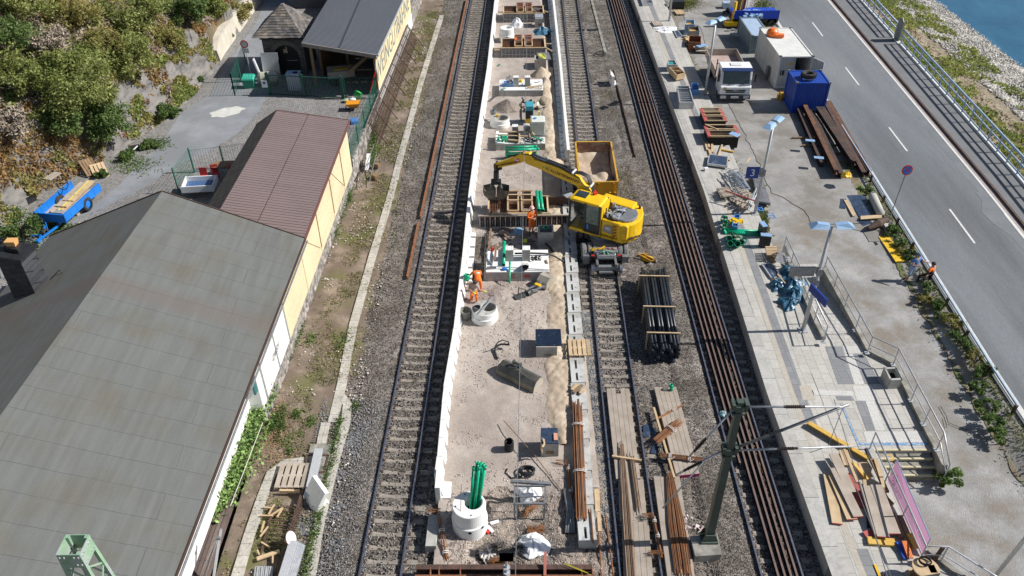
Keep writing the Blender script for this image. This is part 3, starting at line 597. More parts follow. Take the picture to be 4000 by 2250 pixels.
def slot_block(label):
 t=thing('slotted_block',label,'concrete block',(0,0,0));L=1.66;w=.66;sl=.1
 mb=MB();z0,z1=-.1,.42
 mb.box((-w/2+.11,0,.16),(.22,L,.52));mb.box((w/2-.17,0,.16),(.34,L,.52))
 x0,x1=-w/2+.22,w/2-.34;xm=(x0+x1)/2;xw=x1-x0
 for yy,ln in((-L/2+.07,.14),(0-.05,.26),(L/2-.08,.16)):mb.box((xm,yy,.16),(xw,ln,.52))
 mb.box((xm,0,-.05),(xw,L,.1));mb.build('body',mat('pale_block_concrete',(.46,.47,.46),(.6,.6,.58),2.5,.85,bump=.15,bsc=40,patch=(.36,.35,.32),psc=1.3),t);
 mb=MB()
 for yy in(-.5,.45):mb.tube([(.12,yy,.4),(.12,yy+.03,.45),(.14,yy+.06,.4)],.012,5)
 mb.build('lifting_loop',M_rustd,t);return t
sb=slot_block('grey slotted concrete block in the long row beside the middle track');sb['group']='slotted concrete blocks in a row'
ra=at('D',1712,1449,.42);rb=at('D',1645,0,.42);k=0
e_=lambda y:lerp(ra.x,rb.x,(y-ra.y)/(rb.y-ra.y))+.33
y=at(22,510,1190,.42).y+.83
while y<47:
 if k==0:sb.location=V(e_(y),y,0)
 else:dup(sb,V(e_(y),y,0),0)
 y+=1.69;k+=1
def proj(p):
 v=V(p)-V(0,0,CH);zc=v.dot(_F);return 2000+CF*v.dot(_R)/zc,1125-CF*v.dot(_U)/zc
def hillz(x,y):
 d=hillx(y)-x+.6*nz(x*.2,y,.5,8)
 if d<=0:return YZ-.3
 hc=interp(y,[(0,3),(38,4.2),(50,4.6),(58,3.8),(64,2.2),(80,2.),(120,2)]);wc=interp(y,[(0,1.6),(50,1.7),(58,2.4),(63,.35),(120,.35)])
 z=YZ-.3+(hc+.3)*min(1,d/wc)**.9+max(0,d-wc)*.66
 rough=.55*fbm(x*.8,y*.8,.6,7)+.35*noise.fractal(Vector((x*.9,y*.5,z*1.4)),1.,2.,5)
 return z+rough*min(1,d/1.0)*(1 if y<62 else(.15 if d<.8 else .7))
M_ret=mat('cream_rendered_wall',(.6,.56,.47),(.48,.44,.36),1.2,.9,bump=.5)
hv=[];hf=[];Y0,Y1=10,122;ns=[-.3,0,.15,.3,.45,.6,.75,.9,1.05,1.2,1.35,1.5,1.7,1.9,2.1,2.4,2.8,3.2,3.7,4.2,4.8,5.5,6.3,7.2,8.2,9.3,10.5,12,14,16,18.5,21.5,25,29,34,40,48]
ny=420
for j in range(ny+1):
 y=lerp(Y0,Y1,j/ny);hx=hillx(y)
 for d in ns:hv.append((hx-d,y,hillz(hx-d,y)))
nn=len(ns);hf=[(j*nn+i,(j+1)*nn+i,(j+1)*nn+i+1,j*nn+i+1)for j in range(ny)for i in range(nn-1)]
hm=MB();hm.v=hv;hm.f=hf;hm.mi=[0]*len(hf)
M_hsoil=mat('hillside_soil',(.13,.1,.06),(.23,.17,.1),.8,.95,bump=.9,bsc=8,c3=(.12,.1,.06))
for i,f in enumerate(hf):
 y=lerp(Y0,Y1,(i//(nn-1)+.5)/ny);d=ns[i%(nn-1)]
 wc=interp(y,[(0,1.6),(50,1.9),(58,2.8),(63,.3)])
 hm.mi[i]=0 if d<wc-(.1 if y>63 else-.5*nz(y,d,.8))else 1
struct(hm.build('hillside',[M_rock,M_hsoil,M_ret],smooth=False))
def hillhit(px,py):
 d=(_F*CF+_R*(px-2000)+_U*(1125-py)).normalized();t=20.
 while t<140:
  p=V(0,0,CH)+d*t
  if p.z<hillz(p.x,p.y)and p.x<hillx(p.y):return p
  t+=.12
 return V(0,0,CH)+d*60
rt_=thing('cream_retaining_wall','long cream rendered retaining wall at the foot of the slope beside the side road','wall',(hillx(70),70,YZ));mb=MB();yy_=[63.2,64,64.7,70,78.4,90,112]
for a,b in zip(yy_,yy_[1:]):ha,hb_=(interp(q,[(63.2,.9),(65,1.5),(112,2.)])for q in(a,b));mb.hexa([(hillx(a)+.25,a,YZ-.2),(hillx(a)-.6,a,YZ-.2),(hillx(b)-.6,b,YZ-.2),(hillx(b)+.25,b,YZ-.2)],[(hillx(a)+.1,a,YZ+ha),(hillx(a)-.6,a,YZ+ha),(hillx(b)-.6,b,YZ+hb_),(hillx(b)+.1,b,YZ+hb_)])
mb.build('rendered_wall',M_ret,rt_)
def inel(px,py,es):return any(((px-a)/c)**2+((py-b)/d)**2<1 for a,b,c,d in es)
ROCK=[(520,430,75,140),(445,560,60,70),(90,830,130,110),(720,230,75,130),(620,400,30,70),(790,260,60,90),(655,150,30,60),(560,330,40,60)]
BR1=[(150,640,330,130),(590,340,40,110),(480,480,30,80),(900,130,70,60)]
Cd,Co,Cg,Ct,Cp=[],[],[],[],[]
for _ in range(230000):
 y=random.uniform(28,100);d=random.random()**1.6*36 if random.random()<.6 else random.random()*2.8;x=hillx(y)-d;px,py=proj((x,y,hillz(x,y)))
 if not(-150<px<1100 and-80<py<1150):continue
 if y>63 and d<.6:continue
 rk=inel(px,py,ROCK);n=nz(px*.012,py*.012,1,4)+.5*nz(px*.04,py*.04,1,2)
 if rk and n<.12:continue
 p=(x+random.uniform(-.1,.1),y,hillz(x,y)+random.uniform(0,.28))
 if inel(px,py,BR1):(Cd if n<.3 else Co).append(p)
 elif n>.3:Cg.append(p)
 elif n>.08:Co.append(p)
 elif n>-.16:Ct.append(p)
 elif random.random()<.6:Cd.append(p)
for nm,lab,C,s,m_ in(('dry_creeper','dry brown creeper leaves on the rock face and slope',Cd,.12,M_dry),('creeper','olive green creeper and scrub over the hillside',Co,.13,M_olive),('undergrowth','green undergrowth across the hillside',Cg,.15,M_grn1),('dry_twigs','grey dry twigs and stalks across the hillside',Ct,.14,M_grn3)):
 o=leaves(nm,C,s,m_,asp=.35 if nm=='dry_twigs' else .55);tag(o,lab,'vegetation',kind='stuff')
def tree(px,py,r,h,m_,label,n=4200,name='tree',base=None,ls=.095,grp=None,off=0.):
 b=base if base is not None else hillhit(px,py+h*14)
 t=thing(name,label,'tree' if h>1.8 else 'bush',b,grp);top=b+Z*h
 tm=MB();tm.tube([b-Z*.3,b+V(.1,0,h*.3),b+V(0,.1,h*.6)],[.12*r/2,.09*r/2,.05*r/2],7)
 C=[];nb=max(10,int(r*17));cl=[];n=int(n*(1.55 if name=='tree' else 1))
 for k in range(nb):
  a=random.uniform(0,6.283);rr=r*.92*math.sqrt(random.random());zc=h*.62+random.uniform(-.45,.42)*h*math.sqrt(max(.05,1-(rr/r)**2*.8))
  c=b+V(rr*math.cos(a),rr*math.sin(a),zc);cl.append((c,r*random.uniform(.1,.3)))
  if k<14:tm.tube([b+Z*h*.25,b.lerp(c,.6)+Z*.1,c],[.05*r/2,.03*r/2,.012],5)
 for _ in range(n):
  c,q=random.choice(cl);v=V(random.gauss(0,1),random.gauss(0,1),random.gauss(0,.75));v=v.normalized()*q*(random.random()**.5*1.5)
  C.append(c+v)
 tm.build('trunk',M_bark,t)
 Ca=np.array([tuple(c-b)for c in C]);o=leaves('crown',Ca,ls,m_,t,flat=.3);return t
TR=[(330,400,3.2,4.6,M_grn1,'large spreading light green tree in the middle of the hillside',11000),(430,530,1.9,3.2,M_grn2,'rounded dark green tree hanging over the rock face',6500),(300,500,2.2,3.,M_grn2,'dark green tree at the lower middle of the slope',6000),(180,330,2.4,3.2,M_grn1,'light green tree left of the big spreading tree',5500),(520,260,2.3,2.8,M_grn1,'airy green tree above the bare rock',5500),(560,90,2.8,3.2,M_grn1,'yellowish green tree near the upper middle of the slope',6500),(740,60,2.2,3.6,M_grn2,'dark dense green tree beside the cream retaining wall',7500),(120,40,2.4,3.2,M_grn1,'pale green tree in the upper left corner of the slope',4500),(300,80,2.2,2.4,M_olive,'olive shrub between the upper trees',3600),(60,200,2.2,2.6,M_grn2,'dark green tree at the left edge of the slope',4200),(420,200,1.7,2.2,M_olive,'small olive tree above the spreading tree',3000),(660,170,1.4,1.6,M_olive,'olive shrub growing on top of the rock',2500),(930,60,1.8,1.8,M_olive,'olive brown scrub above the cream retaining wall',3600),(230,210,1.8,2.2,M_grn3,'grey leafless shrub on the upper slope',2600),(30,520,1.8,1.8,M_grn3,'grey dry shrub at the left edge above the creeper',2600),(60,350,1.6,2,M_grn1,'small light green tree at the left edge of the slope',2600),(850,30,1.5,2,M_grn1,'light green bush at the top of the slope near the wall',2500)]
for a in TR:tree(a[0],a[1],a[2]*.78,a[3]*.85,*a[4:6],int(a[6]*.7))
BS=[((640,470),.75,.9,M_weed,'bright green bush at the foot of the rock beside the road'),((90,930),1.1,1.5,M_weed,'round green bush in front of the blue trailer'),((690,455),.55,.6,M_weed,'smaller green bush right of the bush at the rock foot'),((590,575),.6,.45,M_weed,'green weeds by the road above the white stick'),((500,620),.65,.5,M_weed,'green weeds between the pallets and the road'),((770,330),.5,.55,M_weed,'small green bush at the end of the rock face'),((905,160),.5,.6,M_weed,'green plant at the foot of the cream wall'),((810,280),.4,.5,M_olive,'olive tuft at the rock foot near the road'),((410,690),.5,.4,M_weed,'green weeds in front of the pallets')]
for(px,py),r,h,m_,lb in BS:tree(0,0,r,h,m_,lb,2200 if r>.7 else 1100,'bush',gp(px,py,YZ),.08)
G_=[gp(px+random.gauss(0,sx),py+random.gauss(0,sy),YZ+.03)for px,py,sx,sy,n in((90,985,50,22,1800),(190,900,45,14,700),(520,640,50,20,700),(620,560,25,12,400),(240,890,60,12,500))for _ in range(n)]
tag(leaves('grass',G_,.07,M_weed),'low green grass at the foot of the rock and in front of the trailer','grass',kind='stuff')
M_rub2=mat('rubble_masonry',(.17,.155,.14),(.35,.32,.29),2,.9,cell=.5,csc=4.5,bump=1.)
t=thing('rubble_retaining_wall','grey rubble stone wall carrying the yellow and white buildings and fence','wall',(WLx(40),40,0))
ys=[24.6,27,32,38,44,46,50,57,65,73,90];TZ=lambda y:.85 if y<45.9 else YZ+.05
rw=MB()
for a,b in zip(ys,ys[1:]):rw.hexa([(WLx(a)+.04,a,-.3),(WLx(a)-.35,a,-.3),(WLx(b)-.35,b,-.3),(WLx(b)+.04,b,-.3)],[(WLx(a)-.02,a,TZ(a)),(WLx(a)-.35,a,TZ(a)),(WLx(b)-.35,b,TZ(a)),(WLx(b)-.02,b,TZ(a))])
rw.build('masonry',M_rub2,t)
RX,RZ=-16.35,6.9;EX,EZ=-10.1,4.25;LX_,LZ=-22.8,4.12;GY=32.75;SK=.026
ex=lambda y:EX-.016*(GY-y);rx=lambda y:RX-.03*(GY-y);lx=lambda y:LX_-.03*(GY-y)
bt=thing('large_warehouse','big building with pale grey felt gable roof in the lower left corner','building',(-16.3,20,YZ))
M_felt=bpy.data.materials.new('grey_roofing_felt');M_felt.use_nodes=True
def felt():
 N=M_felt.node_tree.nodes;Lk=M_felt.node_tree.links;b=N['Principled BSDF'];b.inputs['Roughness'].default_value=.85
 tc=N.new('ShaderNodeTexCoord');mp=N.new('ShaderNodeMapping');mp.inputs['Rotation'].default_value=(0,0,-.03);Lk.new(tc.outputs['Object'],mp.inputs[0])
 br=N.new('ShaderNodeTexBrick');br.inputs['Scale'].default_value=1;br.inputs['Brick Width'].default_value=7.6;br.inputs['Row Height'].default_value=1.02;br.inputs['Mortar Size'].default_value=.008;br.offset=.37;br.offset_frequency=2
 nw=N.new('ShaderNodeTexNoise');nw.inputs['Scale'].default_value=1.5;Lk.new(mp.outputs[0],nw.inputs[0]);va=N.new('ShaderNodeVectorMath');va.operation='SCALE';va.inputs[3].default_value=.05;Lk.new(nw.outputs['Color'],va.inputs[0]);vb=N.new('ShaderNodeVectorMath');Lk.new(mp.outputs[0],vb.inputs[0]);Lk.new(va.outputs[0],vb.inputs[1]);Lk.new(vb.outputs[0],br.inputs[0])
 br.inputs['Color1'].default_value=(.118,.123,.118,1);br.inputs['Color2'].default_value=(.121,.126,.12,1);br.inputs['Mortar'].default_value=(.065,.067,.065,1)
 n=N.new('ShaderNodeTexNoise');n.inputs['Scale'].default_value=.55;n.inputs['Detail'].default_value=9;Lk.new(tc.outputs['Object'],n.inputs[0])
 mr=N.new('ShaderNodeMapRange');mr.inputs[1].default_value=.46;mr.inputs[2].default_value=.68;Lk.new(n.outputs[0],mr.inputs[0])
 mx=N.new('ShaderNodeMix');mx.data_type='RGBA';mx.inputs[7].default_value=(.112,.107,.09,1);Lk.new(mr.outputs[0],mx.inputs[0]);Lk.new(br.outputs[0],mx.inputs[6])
 ms=N.new('ShaderNodeMapping');ms.inputs['Scale'].default_value=(4.5,.3,.3);Lk.new(tc.outputs['Object'],ms.inputs[0]);n3=N.new('ShaderNodeTexNoise');n3.inputs['Scale'].default_value=1.2;n3.inputs['Detail'].default_value=7;Lk.new(ms.outputs[0],n3.inputs[0])
 n4=N.new('ShaderNodeTexNoise');n4.inputs['Scale'].default_value=45;Lk.new(tc.outputs['Object'],n4.inputs[0]);ad=N.new('ShaderNodeMath');Lk.new(n3.outputs[0],ad.inputs[0]);Lk.new(n4.outputs[0],ad.inputs[1])
 m2=N.new('ShaderNodeMapRange');m2.inputs[1].default_value=.6;m2.inputs[2].default_value=1.4;m2.inputs[3].default_value=.78;m2.inputs[4].default_value=1.22;Lk.new(ad.outputs[0],m2.inputs[0])
 hs=N.new('ShaderNodeHueSaturation');Lk.new(m2.outputs[0],hs.inputs['Value']);Lk.new(mx.outputs[2],hs.inputs['Color'])
 sx=N.new('ShaderNodeSeparateXYZ');Lk.new(vb.outputs[0],sx.inputs[0]);s1=N.new('ShaderNodeMath');s1.operation='SUBTRACT';s1.inputs[1].default_value=25.9-20;Lk.new(sx.outputs['Y'],s1.inputs[0]);s2=N.new('ShaderNodeMath');s2.operation='ABSOLUTE';Lk.new(s1.outputs[0],s2.inputs[0])
 s3=N.new('ShaderNodeMapRange');s3.inputs[1].default_value=.25;s3.inputs[2].default_value=.75;s3.inputs[3].default_value=.5;s3.inputs[4].default_value=0;Lk.new(s2.outputs[0],s3.inputs[0])
 m5=N.new('ShaderNodeMix');m5.data_type='RGBA';m5.inputs[7].default_value=(.125,.1,.088,1);Lk.new(s3.outputs[0],m5.inputs[0]);Lk.new(hs.outputs[0],m5.inputs[6]);Lk.new(m5.outputs[2],b.inputs['Base Color'])
 bp=N.new('ShaderNodeBump');bp.invert=True;bp.inputs['Strength'].default_value=.5;bp.inputs['Distance'].default_value=.02;Lk.new(br.outputs['Fac'],bp.inputs['Height']);Lk.new(bp.outputs[0],b.inputs['Normal'])
felt()
Y9=6.
rf=MB();g2=.35
def slope(mb,xa,za,xb,zb,y0,y1,fa,fb,th=.16,sub=1):
 mb.slab([(fa(y0),y0,za),(fb(y0),y0,zb),(fb(y1),y1+.0,zb),(fa(y1),y1,za)],th)
rf.slab([(rx(Y9),Y9,RZ),(ex(Y9),Y9,EZ),(ex(GY),GY,EZ),(rx(GY),GY+.05,RZ)],.14);rf.slab([(lx(Y9),Y9,LZ),(rx(Y9),Y9,RZ-.002),(rx(GY),GY+.05,RZ-.002),(lx(GY),GY+.5,LZ)],.14)
ro=rf.build('roof',M_felt,bt)
fm=MB();fm.beam((ex(Y9)+.05,Y9,EZ-.06),(ex(GY)+.05,GY,EZ-.06),.05,.1);fm.beam((ex(GY),GY+.03,EZ-.04),(rx(GY),GY+.08,RZ-.04),.05,.16);fm.beam((rx(GY),GY+.08,RZ-.04),(lx(GY),GY+.53,LZ-.04),.05,.16);fm.build('roof_edge_trim',mat('dark_brown_trim',(.07,.04,.03),rough=.6),ro)
gm=MB();gm.tube([(ex(Y9)+.12,Y9,EZ-.16),(ex(GY)+.12,GY,EZ-.16)],.045,8);gm.build('gutter',M_steeld,ro)
M_wwall=mat('white_painted_boarding',(.72,.72,.7),(.8,.8,.78),1.5,.6);M_ybo=brickmat('yellow_board_cladding',(.66,.56,.36),(.72,.62,.41),(.45,.37,.22),.14,40.,ms=.008,off=0,stain=.18,bump=.3,axes=(math.pi/2,0,math.pi/2))
W1=MB();W1.prism([(-22.3,6),(-11.5,6),(-11.3,24.55),(-10.78,24.62),(WLx(27)-.0,27),(WLx(29.2)+.0,29.2),(WLx(32)-.1,32.4),(-22.3,32.8)],.85,4.15);W1.build('wall',M_wwall,bt)
gb_=MB();gb_.hexa([(-22.3,32.3,4.),(-10.75,32.3,4.),(-10.75,32.42,4.),(-22.3,32.42,4.)],[(-16.4,32.3,6.6),(-16.3,32.3,6.6),(-16.3,32.42,6.6),(-16.4,32.42,6.6)]);gb_.build('gable_wall',M_wwall,bt)
ycl=MB();ycl.hexa([(WLx(29.2)+.01,29.25,.85),(WLx(29.2)-.1,29.25,.85),(WLx(33)-.1,33,.85),(WLx(33)+.01,33,.85)],[(WLx(29.2)-.0,29.25,4.05),(WLx(29.2)-.1,29.25,4.05),(WLx(33)-.1,33,4.05),(WLx(33),33,4.05)]);ycl.build('boarded_wall',M_ybo,bt)
pf=MB();
for y in(25.2,27.2,29.1):pf.beam((WLx(y)+.02,y,.9),(WLx(y)+.02,y,4),.06,.06)
pf.beam((WLx(25)+.0,25,3.),(WLx(29.1),29.1,3.),.06,.06);pf.build('wall_frame',M_steel,bt)
wn=MB();a=at(12,0,0,2.4);wn.box((WLx(25)-.12,24.9,2.4),(.1,1.1,.9));wo=wn.build('window',mat('teal_window',(.03,.16,.17),rough=.2),bt)
text('graffiti','OKSY',.42,M_steeld,bt,(WLx(27)+.05,27.1,1.9),(.03,1,0),(0,0,1),shear=.25)
ch=MB();cb=[(-20.21,27.13),(-21.5,27.5),(-21.35,28.4),(-20.05,28.1)];ch.hexa([(x,y,4.2)for x,y in cb],[(x+.06*(k in(1,2))-.03,y+.06*(k<2)-.03,7.0)for k,(x,y)in enumerate(cb)])
M_chs=brickmat('chimney_slates',(.03,.032,.037),(.06,.065,.07),(.015,.015,.016),.34,.22,ms=.01,stain=.35,bump=.5,axes=(math.pi/2,0,.3));co_=ch.build('chimney',M_chs,bt)
cc_=MB();cc_.prism([(x*1.0+(.1 if x>-20.8 else-.1),y+(.1 if y>27.8 else-.1))for x,y in cb],7.0,7.1);cc_.prism([(-20.4,27.5),(-21.1,27.7),(-21.,28.1),(-20.4,27.95)],7.1,7.3);cc_.build('chimney_cap',M_black,co_)
cp=MB();cx,cy=-20.75,27.85;s=.22
cp.hexa([(cx-s*.8,cy-s*.6,7.3),(cx+s*.8,cy-s*.6,7.3),(cx+s*.8,cy+s*.6,7.3),(cx-s*.8,cy+s*.6,7.3)],[(cx-s,cy-s*.8,7.55),(cx+s,cy-s*.8,7.55),(cx+s,cy+s*.8,7.55),(cx-s,cy+s*.8,7.55)]);cp.build('chimney_pot',mat('orange_clay',(.65,.36,.13),rough=.8),co_)
hk=MB();p0=V(-19.6,28.2,RZ-(RX+19.6)*-.0-.43*(RX+19.6)*-1*-1+.0)
zr_=lambda x:RZ-abs(x-RX)*.431
hk.tube([(-19.9,27.9,zr_(-19.9)+.05),(-19.5,28.2,zr_(-19.5)+.22),(-19.35,28.05,zr_(-19.35)+.02)],.025,6);hk.build('roof_hook',M_black,bt)
dk=MB();A=[at(2,1300,1449,.6),at(2,1480,1030,.6),at(2,1560,820,.6),at(2,1800,640,.6),at(2,1840,640,.6),at(2,1560,1449,.6)]
dk.prism([(p.x,p.y)for p in A],.3,.6)
M_deck=brickmat('dark_deck_boards',(.11,.08,.07),(.16,.12,.1),(.04,.03,.03),4,.16,rot=math.pi/2,ms=.015,stain=.3)
one(dk,'timber_deck',M_deck,'dark brown board deck along the eave of the grey roof','deck')
iv=thing('ivy_hedge','thick light green creeping plant under the eave of the grey roof','plant',at(2,1760,500,.4));C=[]
path=[at(12,60,70,.5),at(2,1850,330,.5),at(2,1760,560,.5),at(2,1640,800,.5),at(2,1560,950,.5)]
for _ in range(24000):
 k=random.randrange(4);p=path[k].lerp(path[k+1],random.random());w_=(.5,.8,.8,.6)[k];C.append(p-V(iv['_o'])+V(random.gauss(0,w_*.5),random.gauss(0,.35),abs(random.gauss(0,.22))))
leaves('foliage',C,.09,mat('ivy_leaves',(.1,.19,.045),(.2,.3,.08),1,.7,island=.55),iv,flat=.4)
pe_=MB();a,b=at(2,1755,655,.7),at(2,1690,870,.7);pe_.tube([a,b],.05,6);one(pe_,'fence_bar',M_steel,'short white metal bar lying across the ivy','bar')
b2=thing('brown_roof_building','long building with brown ribbed metal roof and yellow boarded wall','building',(-12.5,39,YZ));y0,y1=32.2,45.85
ew=lambda y:-10.0+.012*(y-45.85);rr=lambda y:-14.3+.022*(y-45.8)
M_brm=brickmat('brown_ribbed_metal',(.2,.15,.14),(.215,.162,.15),(.07,.04,.035),60,.24,rot=.012,ms=.022,off=0,rough=.35,stain=.12,bump=.9);M_brm.node_tree.nodes['Principled BSDF'].inputs['Specular IOR Level'].default_value=.6
r2=MB();r2.slab([(rr(y0),y0,4.88),(ew(y0),y0,4.2),(ew(y1),y1,4.2),(rr(y1),y1,4.88)],.1);ro=r2.build('roof',M_brm,b2)
M_dks=brickmat('dark_shingles',(.05,.045,.04),(.075,.065,.06),(.02,.02,.02),.5,.5,rot=.3,ms=.03,stain=.3)
r3=MB();r3.slab([(rr(y0)-1.35,y0,4.08),(rr(y0)-.002,y0,4.878),(rr(y1)-.002,y1,4.878),(rr(y1)-1.35,y1-.3,4.08)],.1);r3.build('shingle_slope',M_dks,ro)
r4=MB();r4.beam((ew(y0)+.04,y0,4.1),(ew(y1)+.04,y1,4.1),.07,.16);r4.beam((ew(y1),y1+.03,4.17),(rr(y1),y1+.03,4.85),.05,.12);r4.beam((rr(y1),y1+.03,4.85),(rr(y1)-1.35,y1-.27,4.05),.05,.12);r4.build('roof_edge_trim',mat('reddish_brown_trim',(.16,.07,.06),rough=.5),ro)
w2=MB();w2.prism([(-15.4,33),(WLx(33)-.04,33),(WLx(45.5)-.04,45.5),(-15.4,45.3)],YZ-.05,4.02);w2.build('wall',M_wwall,b2)
w3=MB()
for a,b in((33.02,36.4),(36.45,39.9),(39.95,43.),(43.05,45.5)):w3.hexa([(WLx(a)+.02,a,.85),(WLx(a)-.05,a,.85),(WLx(b)-.05,b,.85),(WLx(b)+.02,b,.85)],[(WLx(a)+.02,a,4.02),(WLx(a)-.05,a,4.02),(WLx(b)-.05,b,4.02),(WLx(b)+.02,b,4.02)])
w3.build('boarded_wall',M_ybo,b2)
dp=MB()
for a,b,c,d in((36.42,1.2,36.42,4),(39.93,1.2,39.93,4),(43.02,1.2,43.02,4)):dp.beam((WLx(a)+.03,a,b),(WLx(c)+.03,c,d),.05,.07)
for a,b in((33.2,36.2),(40.1,42.9)):dp.beam((WLx(a)+.03,a,3.9),(WLx(b)+.03,b,1.3),.03,.025)
dp.build('wall_frame',mat('brown_frame',(.38,.28,.15),rough=.8),b2)
sh=thing('workshop_shed','open fronted shed with ribbed grey metal roof and pale chipboard wall','building',(-12.3,64,YZ))
sx=lambda y:-9.62+.047*(y-56.3);M_rib=brickmat('ribbed_grey_metal',(.17,.18,.2),(.18,.19,.215),(.035,.035,.04),80,.215,rot=.0,ms=.07,off=0,rough=.4,stain=.08,bump=1.)
s1=MB();s1.slab([(-14.9,56.5,5.15),(sx(56.3),56.3,4.3),(sx(90),90,4.3),(-14.2,90,5.15)],.08);so1=s1.build('roof',M_rib,sh)
s2=MB();s2.beam((-14.9,56.44,5.02),(sx(56.3),56.24,4.17),.08,.26);s2.build('fascia_board',mat('grey_weathered_board',(.2,.18,.16),(.3,.27,.24),3,.85),so1)
s2=MB();s2.tube([(sx(56.3)+.08,56.3,4.2),(sx(90)+.08,90,4.2)],.08,8);g_=s2.build('gutter',M_steel,so1)
s2=MB();s2.tube([(sx(56.3)+.06,56.3,4.1),(sx(56.3)-.1,56.2,3.9),(sx(56.3)-.15,56.1,3.2)],.05,8);s2.build('downpipe',M_steel,g_)
s2=MB();s2.tube([(sx(56.3)-.15,56.1,3.2),(sx(56.3)-.75,56.0,1.5)],.05,8);s2.build('red_pipe',M_redwh,g_)
M_osb=mat('chipboard',(.78,.64,.4),(.62,.48,.27),9,.8,bump=.15,island=.1)
s3=MB()
for a in np.arange(56.5,73.2,2.4):b=min(a+2.38,73.4);s3.hexa([(sx(a)-.14,a,YZ+.35),(sx(a)-.2,a,YZ+.35),(sx(b)-.2,b,YZ+.35),(sx(b)-.14,b,YZ+.35)],[(sx(a)-.14,a,3.9),(sx(a)-.2,a,3.9),(sx(b)-.2,b,3.9),(sx(b)-.14,b,3.9)])
cw_=s3.build('chipboard_wall',M_osb,sh)
s3=MB();s3.hexa([(sx(56.5)-.1,56.5,.4),(sx(56.5)-.3,56.5,.4),(sx(73.4)-.3,73.4,.4),(sx(73.4)-.1,73.4,.4)],[(sx(56.5)-.12,56.5,YZ+.35),(sx(56.5)-.3,56.5,YZ+.35),(sx(73.4)-.3,73.4,YZ+.35),(sx(73.4)-.12,73.4,YZ+.35)]);s3.build('plinth',M_concw,sh)
s3=MB();s3.box((-12.2,72,2.4),(5,.3,3.2));s3.box((-14.6,66,2.9),(.2,12,3.4));s3.box((-14.7,58.,2.9),(.2,.2,3.5));s3.box((sx(56.6)-.25,56.6,2.4),(.16,.16,3));s3.box((-12.6,60.5,2.7),(.2,.2,3.4));s3.build('timber_frame',M_woodb,sh)
M_let=mat('dark_letter_paint',(.22,.22,.19),(.16,.26,.27),3,.8)
xm=sx(60.6)-.13
text('lettering','WEINGUT',2.1,M_let,sh,(sx(61.1)-.125,61.1,2.75),(.047,1,0),(0,0,1),spacing=1.05)
text('lettering','BAHNE',2.0,M_let,sh,(sx(69.2)-.125,69.2,2.85),(.047,1,0),(0,0,1),spacing=1.05)
th_=thing('stone_house','small dark stone house with mossy slate pyramid roof and round arched door','building',(-17.3,62,YZ));ez=4.2;yf=59.9
pr=MB();B4=[(-19.55,yf,ez),(-15.6,yf,ez),(-15.5,64.2,ez),(-19.5,64.2,ez)];AP=V(-17.35,62.1,6.15)
def roofpt(a,b,u,v):
 return V(a).lerp(V(b),u).lerp(AP,v)
pr.add([(-19.0,yf+.05,ez-.1),(-15.7,yf+.05,ez-.1),(-15.6,64.1,ez-.1),(-19,64.1,ez-.1)],[(0,1,2,3)])
for k in range(4):
 a,b=V(B4[k]),V(B4[(k+1)%4]);nr=13
 for i in range(nr):
  v0=i/nr;v1=min(1,(i+1.25)/nr);lift=.035
  nseg=max(1,int((1-v0)*12));
  for q in range(nseg):
   u0,u1=q/nseg,(q+1)/nseg;l=Z*(lift+random.uniform(-.01,.02));pr.add([roofpt(a,b,u0,v0)+l,roofpt(a,b,u1,v0)+l,roofpt(a,b,u1,v1)-Z*.01,roofpt(a,b,u0,v1)-Z*.01],[(0,1,2,3)])
M_sl2=mat('mossy_slate_roof',(.07,.068,.07),(.14,.125,.115),1.4,.8,island=.4,patch=(.2,.17,.14),psc=1.1)
pr.build('roof',M_sl2,th_)
M_dst=brickmat('dark_quarry_stone',(.06,.055,.05),(.11,.1,.09),(.2,.18,.16),.4,.14,ms=.012,stain=.5,bump=.8,axes=(math.pi/2,0,0))
wl_=MB();ya,yb=yf+.35,63.9;xa,xb=-18.9,-15.8;cxa=-17.2;ra_=.95;sp=2.6
def archwall(mb,x0,x1,y,z0,z1,cx,r,spz,n=16):
 mb.quad((x0,y,z0),(cx-r,y,z0),(cx-r,y,z1),(x0,y,z1));mb.quad((cx+r,y,z0),(x1,y,z0),(x1,y,z1),(cx+r,y,z1))
 for k in range(n):
  a=math.pi-math.pi*k/n;b=math.pi-math.pi*(k+1)/n;mb.quad((cx+r*math.cos(a),y,spz+r*math.sin(a)),(cx+r*math.cos(b),y,spz+r*math.sin(b)),(cx+r*math.cos(b),y,z1),(cx+r*math.cos(a),y,z1))
  mb.quad((cx+r*math.cos(a),y,spz+r*math.sin(a)),(cx+r*math.cos(b),y,spz+r*math.sin(b)),(cx+r*math.cos(b),y+.3,spz+r*math.sin(b)),(cx+r*math.cos(a),y+.3,spz+r*math.sin(a)))
archwall(wl_,xa,xb,ya,YZ,ez,cxa,ra_,sp);wl_.quad((xa,ya,YZ),(xa,yb,YZ),(xa,yb,ez),(xa,ya,ez));wl_.quad((xb,ya,YZ),(xb,yb,YZ),(xb,yb,ez),(xb,ya,ez));wl_.quad((xa,yb,YZ),(xb,yb,YZ),(xb,yb,ez),(xa,yb,ez));wl_.build('wall',M_dst,th_)
vo=MB()
for k in range(22):a=math.pi*(k+.5)/22;vo.box((cxa+1.13*math.cos(a),ya-.01,sp+1.13*math.sin(a)),(.34,.06,.11),0,Matrix.Rotation(-a,3,'Y'))
vo.build('arch_stones',mat('arch_stone',(.16,.14,.12),(.22,.2,.17),4,.9),th_)
